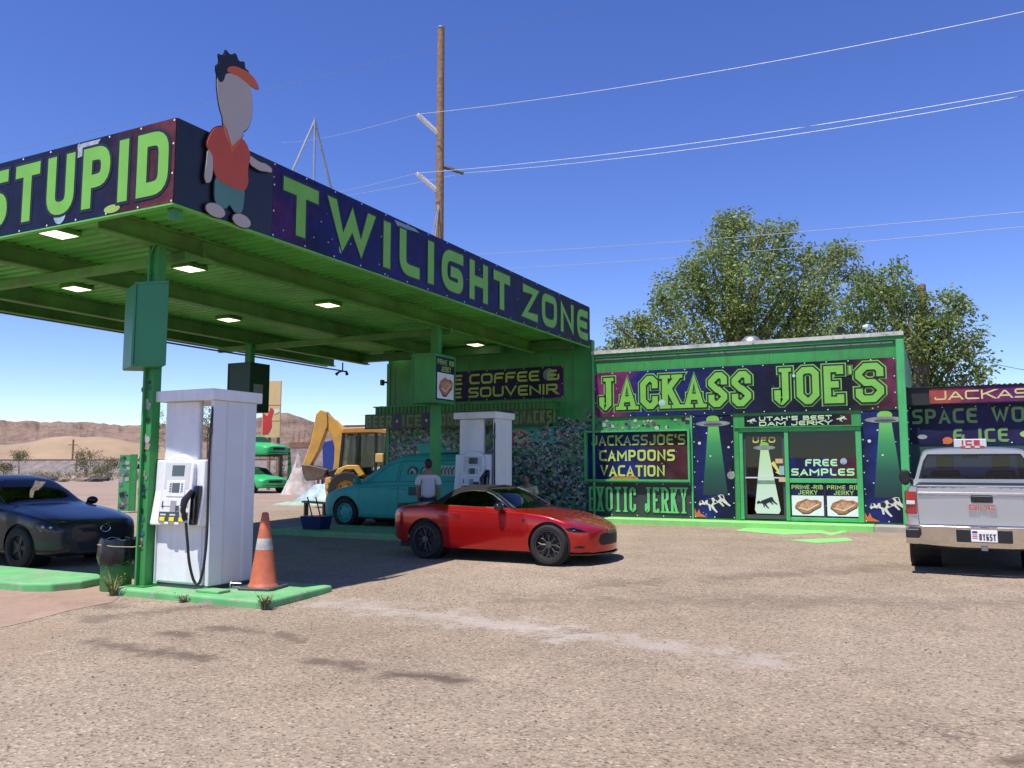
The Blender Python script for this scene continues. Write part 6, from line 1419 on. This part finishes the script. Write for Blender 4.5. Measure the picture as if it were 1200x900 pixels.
wire([at(330, 233, 75), arms[1], at(1260, 95, 22)], 'power line from the left lower arm of the pole, upper of the close pair')
wire([at(330, 236, 75), arms[2], at(1260, 101, 22)], 'power line from the right arm of the pole, lower of the close pair')
wire([at(480, 300, 60), at(1260, 243, 26)], 'thin line crossing in front of the tree, upper of two', .015); wire([at(500, 318, 60), at(1260, 260, 26)], 'thin line crossing in front of the tree, lower of two', .015)
wire([at(-60, 194, 40), at(700, 7, 40)], 'faint dark wire passing behind the cut-out figure', .010, m_wired, .1); wire([at(1120, 414, 30), at(1260, 441, 25)], 'short dark service wire at the right beyond the tree', .012, m_wired, .1)
for k, (x, y0, y1, d, lab) in enumerate(((86, 515, 538, 210, 'distant wooden pole with a crossarm beside the railway'), (90, 532, 538, 170, 'short dark post beside the railway'))):
    a, b_ = at(x, y0, d), at(x, y1 + 6, d); t = thing('track_pole', lab, 'pole', (a.x, a.y, b_.z - 1.5)); MB().tube([(0, 0, 0), (0, 0, a.z - b_.z + 1.5)], .2 if k == 0 else .15, 8).build('pole', m_wood, t)
    if k == 0: MB().bar((-wd.x * 1.0, -wd.y * 1.0, a.z - b_.z + .3), (wd.x * 1.0, wd.y * 1.0, a.z - b_.z + .3), .2, .2).build('crossarm', m_wood, t)
t = thing('pole_stub', 'brown timber pole top showing above the right-hand tree', 'pole', (at(1080, 335, 31).x, at(1080, 335, 31).y, .28)); MB().tube([(0, 0, 0), (0, 0, at(1080, 334, 31).z - .28)], [.16, .13], 12).build('pole', m_wood, t, smooth=True)
# ---------------------------------------------------------------- trees
def leafmat(name, a, b_):
    t = NT(name); co = t.obj(); c = t.mix(t.ramp(t.noise(co, 1.1, 4), [(.35, 0), (.65, 1)]), a, b_); c = t.mix(.6, c, t.ramp(t.noise(co, 9, 3), [(.3, .6), (.7, 1.4)]), 'MULTIPLY')
    tr = t.n('BsdfTranslucent'); t.L(c, tr.inputs[0]); mx = t.n('MixShader'); mx.inputs[0].default_value = .38
    t.set(Base_Color=c, Roughness=.5); t.L(t.b.outputs[0], mx.inputs[1]); t.L(tr.outputs[0], mx.inputs[2]); t.L(mx.outputs[0], t.out.inputs[0]); return t.m
m_leaf = leafmat('cottonwood_leaf', (.135, .20, .045), (.25, .31, .085)); m_bark = mat('pale_bark', (.26, .20, .15), .9, var=.5, scale=6, bump=.5)
def leaves(b, c, r, n, size, wind=Vector((.35, .1, -.5))):
    """sprays of leaves filling an irregular clump"""
    ns = max(3, n // 14)
    for _ in range(ns):
        while True:
            p = Vector((uni(-1, 1), uni(-1, 1), uni(-1, 1)))
            if .2 < p.length < 1: break
        p = Vector((p.x * r[0], p.y * r[1], p.z * r[2])) + c; dr_ = (Vector((uni(-1, 1), uni(-1, 1), uni(-.4, .6))) + wind).normalized(); L = uni(.35, .9) * size * 5
        for k in range(14):
            q = p + dr_ * L * (k / 14) + Vector((uni(-1, 1), uni(-1, 1), uni(-1, 1))) * size * 1.3; e = (dr_ + Vector((uni(-1, 1), uni(-1, 1), uni(-1, .6)))).normalized() * size * uni(.7, 1.3)
            f = e.cross(Vector((uni(-1, 1), uni(-1, 1), uni(-1, 1)))).normalized() * size * .27
            b.add([q, q + e * .5 + f, q + e, q + e * .5 - f], [(0, 1, 2, 3)])
def tree(label, base, clumps, trunk_r, size, dens, nm='cottonwood_tree', m=None):
    t = thing(nm, label, 'tree', base); B = Vector(base); b = MB(); tr = MB(); top = Vector((0, 0, 0))
    cs = [(Vector(c) - B, r) for c, r in clumps]; H = max(c.z for c, r in cs); ax = sum((c for c, r in cs), Vector()) / len(cs)
    sp = [Vector((0, 0, 0)), Vector((ax.x * .15, ax.y * .15, H * .25)), Vector((ax.x * .5, ax.y * .5, H * .5)), Vector((ax.x * .9, ax.y * .9, H * .8))]
    tr.tube(sp, [trunk_r, trunk_r * .8, trunk_r * .55, trunk_r * .2], 10); tk = tr.build('trunk', m_bark, t, smooth=True)
    for c, r in cs:
        k = min(max(c.z / H - .35, .12), .75); a = Vector((ax.x * k, ax.y * k, H * k * .95)); md = a.lerp(c, .5) + Vector((uni(-.3, .3), uni(-.3, .3), .25))
        MB().tube([a, md, c, c + (c - a).normalized() * r[0] * .25], [trunk_r * .34, trunk_r * .2, trunk_r * .09, .01], 7).build('limb', m_bark, tk, smooth=True)
        leaves(b, c, r, int(dens * r[0] * r[2]), size)
    b.build('crown', m or m_leaf, t); return t
def clump(x, y, rx, ry, d): p = at(x, y, d); s_ = d / CF; return (p, (rx * s_, min(rx, ry) * s_ * 1.1, ry * s_))
random.seed(21)
T1 = [(860, 275, 30, 30, 35), (905, 290, 26, 30, 34), (960, 300, 34, 18, 35), (985, 292, 14, 10, 34), (835, 310, 35, 34, 34), (880, 335, 45, 38, 33.5), (940, 335, 36, 34, 34), (800, 345, 40, 34, 34), (850, 375, 45, 30, 34), (905, 385, 45, 28, 34), (950, 370, 30, 34, 35), (785, 390, 38, 26, 33), (745, 395, 28, 24, 33.5), (725, 405, 22, 14, 33), (750, 372, 14, 12, 33), (860, 255, 12, 12, 35), (845, 262, 12, 18, 35), (700, 412, 14, 8, 33), (722, 380, 10, 10, 33), (775, 355, 14, 20, 33), (812, 322, 14, 22, 34), (925, 262, 10, 8, 34), (895, 268, 12, 10, 34), (972, 320, 14, 10, 35), (935, 400, 26, 16, 34), (1000, 318, 10, 12, 35)]
bs = at(870, 560, 35); bs.z = .28; tree('large windblown cottonwood tree spreading behind the shop roof', bs, [clump(*c_) for c_ in T1], .45, .15, 1600)
T2 = [(1030, 335, 30, 24, 31), (1060, 350, 26, 24, 31), (1000, 355, 30, 26, 31), (1095, 365, 30, 22, 31), (1030, 375, 34, 24, 31), (1115, 385, 26, 22, 31), (1075, 395, 34, 22, 30.5), (1120, 420, 28, 20, 31), (1085, 430, 26, 22, 31), (1135, 440, 18, 12, 31), (985, 385, 26, 20, 31), (1130, 355, 12, 10, 31), (1100, 452, 30, 14, 31), (1045, 312, 14, 9, 31), (1015, 322, 10, 10, 31), (1150, 425, 8, 9, 31), (1140, 395, 10, 9, 31), (1115, 345, 10, 8, 31)]
bs = at(1072, 560, 31); bs.z = .28; tree('smaller drooping cottonwood tree hanging over the annex roof', bs, [clump(*c_) for c_ in T2], .32, .14, 1600)
# scrub
m_scrub = leafmat('scrub_leaf', (.13, .13, .055), (.22, .2, .10))
def bush(x, y, d, rx, ry, label, m=m_scrub, dens=900, size=None):
    p = at(x, y, d); s_ = d / CF; t = thing('scrub_bush', label, 'bush', (p.x, p.y, .28), 0, 'scrub bushes beyond the lot'); b = MB(); zc = p.z - .28
    leaves(b, Vector((0, 0, max(zc, ry * s_ * .5))), (rx * s_, rx * s_, ry * s_), dens, size or s_ * 1.6, Vector((0, 0, .4))); b.build('crown', m, t); k = MB()
    for i in range(4): k.tube([(0, 0, 0), (uni(-.5, .5) * rx * s_, uni(-.5, .5) * rx * s_, zc)], [.05, .015], 5)
    k.build('stem', m_bark, t)
bush(102, 541, 112, 14, 12, 'largest olive green bush left of the post, against the railway', dens=1600)
bush(24, 536, 150, 7, 4, 'small round bush on the railway bank near the left edge of the photo'); bush(130, 545, 105, 8, 6, 'dusky bush right of the largest one'); bush(5, 549, 100, 8, 4, 'bush cut by the left edge of the photo'); bush(118, 552, 96, 9, 4, 'low bush at the foot of the largest one')
bush(182, 500, 70, 7, 30, 'upright green bush glimpsed between post and pump', dens=1500); bush(244, 495, 60, 9, 30, 'leafy bush seen through the gap in the nearest pump', dens=1500); bush(330, 545, 60, 8, 22, 'thin grey green bush right of the yellow board')
random.seed(5); b = MB()
for i in range(420):
    p = at(uni(-40, 420), 556, uni(86, 150)); leaves(b, Vector((p.x, p.y, .35)), (uni(.5, 1.4), uni(.5, 1.4), uni(.15, .45)), 28, .16, Vector((0, 0, .4)))
o = stuff(b.build('dry_scrub', m_scrub)); tag(o, 'dry grey green scrub covering the strip before the railway', 'scrub')
BL = [(32, 88, 1, 'pale tan boulder, leftmost of the row along the far lot edge'), (52, 86, 0, 'dark flat boulder above the hatchback roof'), (62, 90, 0, 'second dark boulder right of the hatchback roof line'), (74, 84, 2, 'small brown boulder left of the largest bush'), (86, 92, 1, 'pale boulder just below the largest bush'), (98, 86, 2, 'brown boulder in the middle of the far lot edge'), (112, 84, 0, 'long dark boulder near the right end of the row'), (124, 88, 0, 'black boulder half hidden by low scrub, right end of the row')]
for i, (x, d_, c_, lab) in enumerate(BL):
    p = at(x, 558, d_); b = MB(); b.ball((0, 0, 0), (uni(.5, 1.1), uni(.3, .6), uni(.25, .45)), 7, 5); b.v = [(q_[0] * uni(.8, 1.2), q_[1] * uni(.8, 1.2), q_[2] * uni(.8, 1.2)) for q_ in b.v]
    o = b.build('boulder', mat('boulder_%d' % c_, ((.06, .05, .05), (.4, .3, .24), (.2, .15, .12))[c_], .9, var=.4)); o.location = (p.x, p.y, .4); tag(o, lab, 'boulder', 'boulders edging the lot')
# ---------------------------------------------------------------- people
def skin(name, pts, edges, rad, m, parent, sub=2, root=0):
    me = bpy.data.meshes.new(name); me.from_pydata([Vector(p) for p in pts], edges, []); me.materials.append(m); o = bpy.data.objects.new(name, me); C.objects.link(o); o.parent = parent
    md = o.modifiers.new('skin', 'SKIN'); md.use_smooth_shade = True
    for i, r in enumerate(rad):
        v = me.skin_vertices[0].data[i]; v.radius = r if isinstance(r, tuple) else (r, r); v.use_root = (i == root)
    s = o.modifiers.new('sub', 'SUBSURF'); s.levels = sub; s.render_levels = sub; return o
m_skin = mat('skin', (.30, .16, .10), .6, var=.06); m_hair = mat('dark_hair', (.012, .010, .009), .6, var=.3, scale=60, bump=.4, bscale=120)
def head(parent, c, yaw, s=1.0, hair=True):
    """head with nose, eyes, ears and short hair; faces local -y turned by yaw"""
    h = MB(); h.ball((0, 0, 0), (.075, .095, .115), 18, 14)
    def sh(p):
        x, y, z = p
        if z < -.02: x *= 1 - (-z - .02) * 2.6; y = y * (1 - (-z - .02) * 1.2) - .012
        return (x, y, z)
    h.v = [sh(p) for p in h.v]
    h.add([(-.012, -.092, -.03), (.012, -.092, -.03), (0, -.09, .015), (0, -.118, -.025)], [(0, 1, 3), (0, 3, 2), (1, 2, 3)])
    for sx in (-1, 1): h.ball((sx * .076, .005, -.005), (.012, .022, .032), 8, 6)
    o = h.build('head', m_skin, parent, smooth=60); o.location = c; o.rotation_euler = (0, 0, yaw); o.scale = (s, s, s)
    e = MB()
    for sx in (-1, 1): e.ball((sx * .03, -.083, .012), (.011, .008, .007), 8, 6)
    e.build('eyes', m_ink, o); MB().ball((0, -.088, -.06), (.022, .008, .006), 10, 5).build('mouth', mat('lips', (.25, .09, .07), .5), o)
    hr = MB(); hr.ball((0, .012, .022), (.084, .098, .112), 18, 14)
    hr.v = [(x, max(y, -.05 - .04 * min(1, max(0, (z - .06) / .05))), max(z, -.035 - .03 * (y > .03))) for x, y, z in hr.v]; hr.build('hair', m_hair, o, smooth=60)
    return o
def hand(parent, wrist, dirn, side, s=1.0):
    """palm with four curled fingers and a thumb"""
    w = Vector(wrist); d = Vector(dirn).normalized(); a = Vector(side).normalized(); n = d.cross(a).normalized()
    pts = [w, w + d * .045, w + d * .085]; ed = [(0, 1), (1, 2)]; rd = [(.022, .028), (.018, .036), (.014, .034)]
    for i, (o_, L) in enumerate(((-.03, .062), (-.01, .072), (.01, .068), (.03, .052))):
        k = len(pts); b0 = w + d * .085 + a * o_; pts += [b0, b0 + d * L * .5 + n * .008, b0 + d * L * .85 + n * .03]; ed += [(2, k), (k, k + 1), (k + 1, k + 2)]; rd += [.0095, .009, .0075]
    k = len(pts); b0 = w + d * .03 - a * .032; pts += [b0, b0 + d * .03 - a * .02 + n * .01, b0 + d * .055 - a * .022 + n * .025]; ed += [(1, k), (k, k + 1), (k + 1, k + 2)]; rd += [.011, .010, .008]
    return skin('hand', pts, ed, rd, m_skin, parent, 1)
def standing(loc, rz, sc):
    t = thing('person', 'person in a grey T-shirt with dark hair standing behind the roadster, back half turned', 'person', loc, rz); t.scale = (sc, sc, sc)
    # faces local -y
    J = [(0, 0, .98), (0, .01, 1.12), (0, .015, 1.28), (0, .02, 1.42), (0, .01, 1.50), (0, 0, 1.56), (.09, 0, .94), (.10, -.01, .52), (.10, .02, .10), (.11, -.10, .04), (-.09, 0, .94), (-.10, .01, .52), (-.10, .04, .10), (-.11, -.08, .04), (.17, .02, 1.42), (.22, .03, 1.18), (.20, -.06, .95), (-.17, .02, 1.42), (-.22, .04, 1.18), (-.20, -.08, .97)]
    E_ = [(0, 1), (1, 2), (2, 3), (3, 4), (4, 5), (0, 6), (6, 7), (7, 8), (8, 9), (0, 10), (10, 11), (11, 12), (12, 13), (3, 14), (14, 15), (15, 16), (3, 17), (17, 18), (18, 19)]
    Rd = [(.13, .10), (.12, .09), (.14, .10), (.13, .09), .06, .055, .085, .058, .042, .04, .085, .058, .042, .04, .055, .043, .03, .055, .043, .03]
    bd = skin('body', J, E_, Rd, m_skin, t)
    skin('shirt', [(0, 0, .93), (0, .01, 1.05), (0, .015, 1.2), (0, .018, 1.34), (0, .02, 1.43), (.18, .02, 1.42), (.235, .03, 1.2), (-.18, .02, 1.42), (-.235, .03, 1.2)], [(0, 1), (1, 2), (2, 3), (3, 4), (4, 5), (5, 6), (4, 7), (7, 8)], [(.165, .125), (.155, .115), (.165, .12), (.17, .115), (.12, .085), .078, .072, .078, .072], mat('grey_tee', (.58, .56, .55), .85, var=.08, bump=.3, bscale=14), t)
    skin('trousers', [(0, 0, .98), (.09, 0, .90), (.10, -.01, .52), (.10, .02, .09), (-.09, 0, .90), (-.10, .01, .52), (-.10, .04, .09)], [(0, 1), (1, 2), (2, 3), (0, 4), (4, 5), (5, 6)], [(.15, .115), .105, .075, .065, .105, .075, .065], mat('dark_trousers', (.02, .02, .025), .8), t)
    for sx in (.11, -.11): MB().ball((sx, -.05, .045), (.05, .13, .05), 12, 8).build('shoe', m_dgrey, t, smooth=True)
    head(t, (0, -.01, 1.645), .35); hand(t, (.20, -.065, .945), (-.05, -.3, -1), (0, 1, 0)); hand(t, (-.20, -.085, .965), (.05, -.3, -1), (0, -1, 0)); return t
standing((-8.80, 13.86, gz(13.86)), PI * -.78, .91)
def seated(loc, rz):
    t = thing('person', 'person in a pale yellow shirt sitting by the sticker wall beyond the roadster', 'person', loc, rz)
    J = [(0, 0, .42), (0, .02, .56), (0, .03, .72), (0, .02, .86), (0, -.01, .94), (0, -.03, 1.0), (.09, -.02, .42), (.11, -.44, .44), (.11, -.46, .08), (.11, -.57, .04), (-.09, -.02, .42), (-.11, -.44, .44), (-.11, -.46, .08), (-.11, -.57, .04), (.17, .01, .85), (.22, -.06, .62), (.14, -.28, .53), (-.17, .01, .85), (-.22, -.06, .62), (-.14, -.28, .53)]
    E_ = [(0, 1), (1, 2), (2, 3), (3, 4), (4, 5), (0, 6), (6, 7), (7, 8), (8, 9), (0, 10), (10, 11), (11, 12), (12, 13), (3, 14), (14, 15), (15, 16), (3, 17), (17, 18), (18, 19)]
    skin('body', J, E_, [(.13, .11), (.12, .1), (.14, .1), (.13, .09), .06, .055, .085, .058, .042, .04, .085, .058, .042, .04, .055, .043, .03, .055, .043, .03], m_skin, t)
    skin('shirt', [(0, 0, .44), (0, .02, .56), (0, .03, .72), (0, .02, .86), (.18, .01, .85), (.235, -.03, .68), (-.18, .01, .85), (-.235, -.03, .68)], [(0, 1), (1, 2), (2, 3), (3, 4), (4, 5), (3, 6), (6, 7)], [(.16, .13), (.15, .125), (.165, .125), (.15, .11), .08, .072, .08, .072], mat('pale_yellow_shirt', (.52, .5, .30), .85), t)
    skin('trousers', [(0, 0, .42), (.09, -.05, .42), (.11, -.44, .44), (.11, -.46, .1), (-.09, -.05, .42), (-.11, -.44, .44), (-.11, -.46, .1)], [(0, 1), (1, 2), (2, 3), (0, 4), (4, 5), (5, 6)], [(.15, .12), .1, .078, .062, .1, .078, .062], MC['dark_trousers'], t)
    for sx in (.11, -.11): MB().ball((sx, -.52, .045), (.05, .13, .05), 12, 8).build('shoe', m_dgrey, t, smooth=True)
    head(t, (0, -.045, 1.075), -.5, .95); hand(t, (.14, -.285, .525), (-.2, -1, -.1), (1, 0, 0)); hand(t, (-.14, -.285, .525), (.2, -1, -.1), (-1, 0, 0)); return t
cr = onv(617, 600, 18.2); seated((cr.x, 18.25, gz(18.25)), .2)
t = thing('crate_seat', 'low wooden crate under the seated person', 'crate', (cr.x, 18.28, gz(18.28)), .2)
for k in range(3): MB().box(-.2, -.15, .02 + k * .11, .2, .15, .11 + k * .11).build('slat', m_wood, t, bevel=.006)
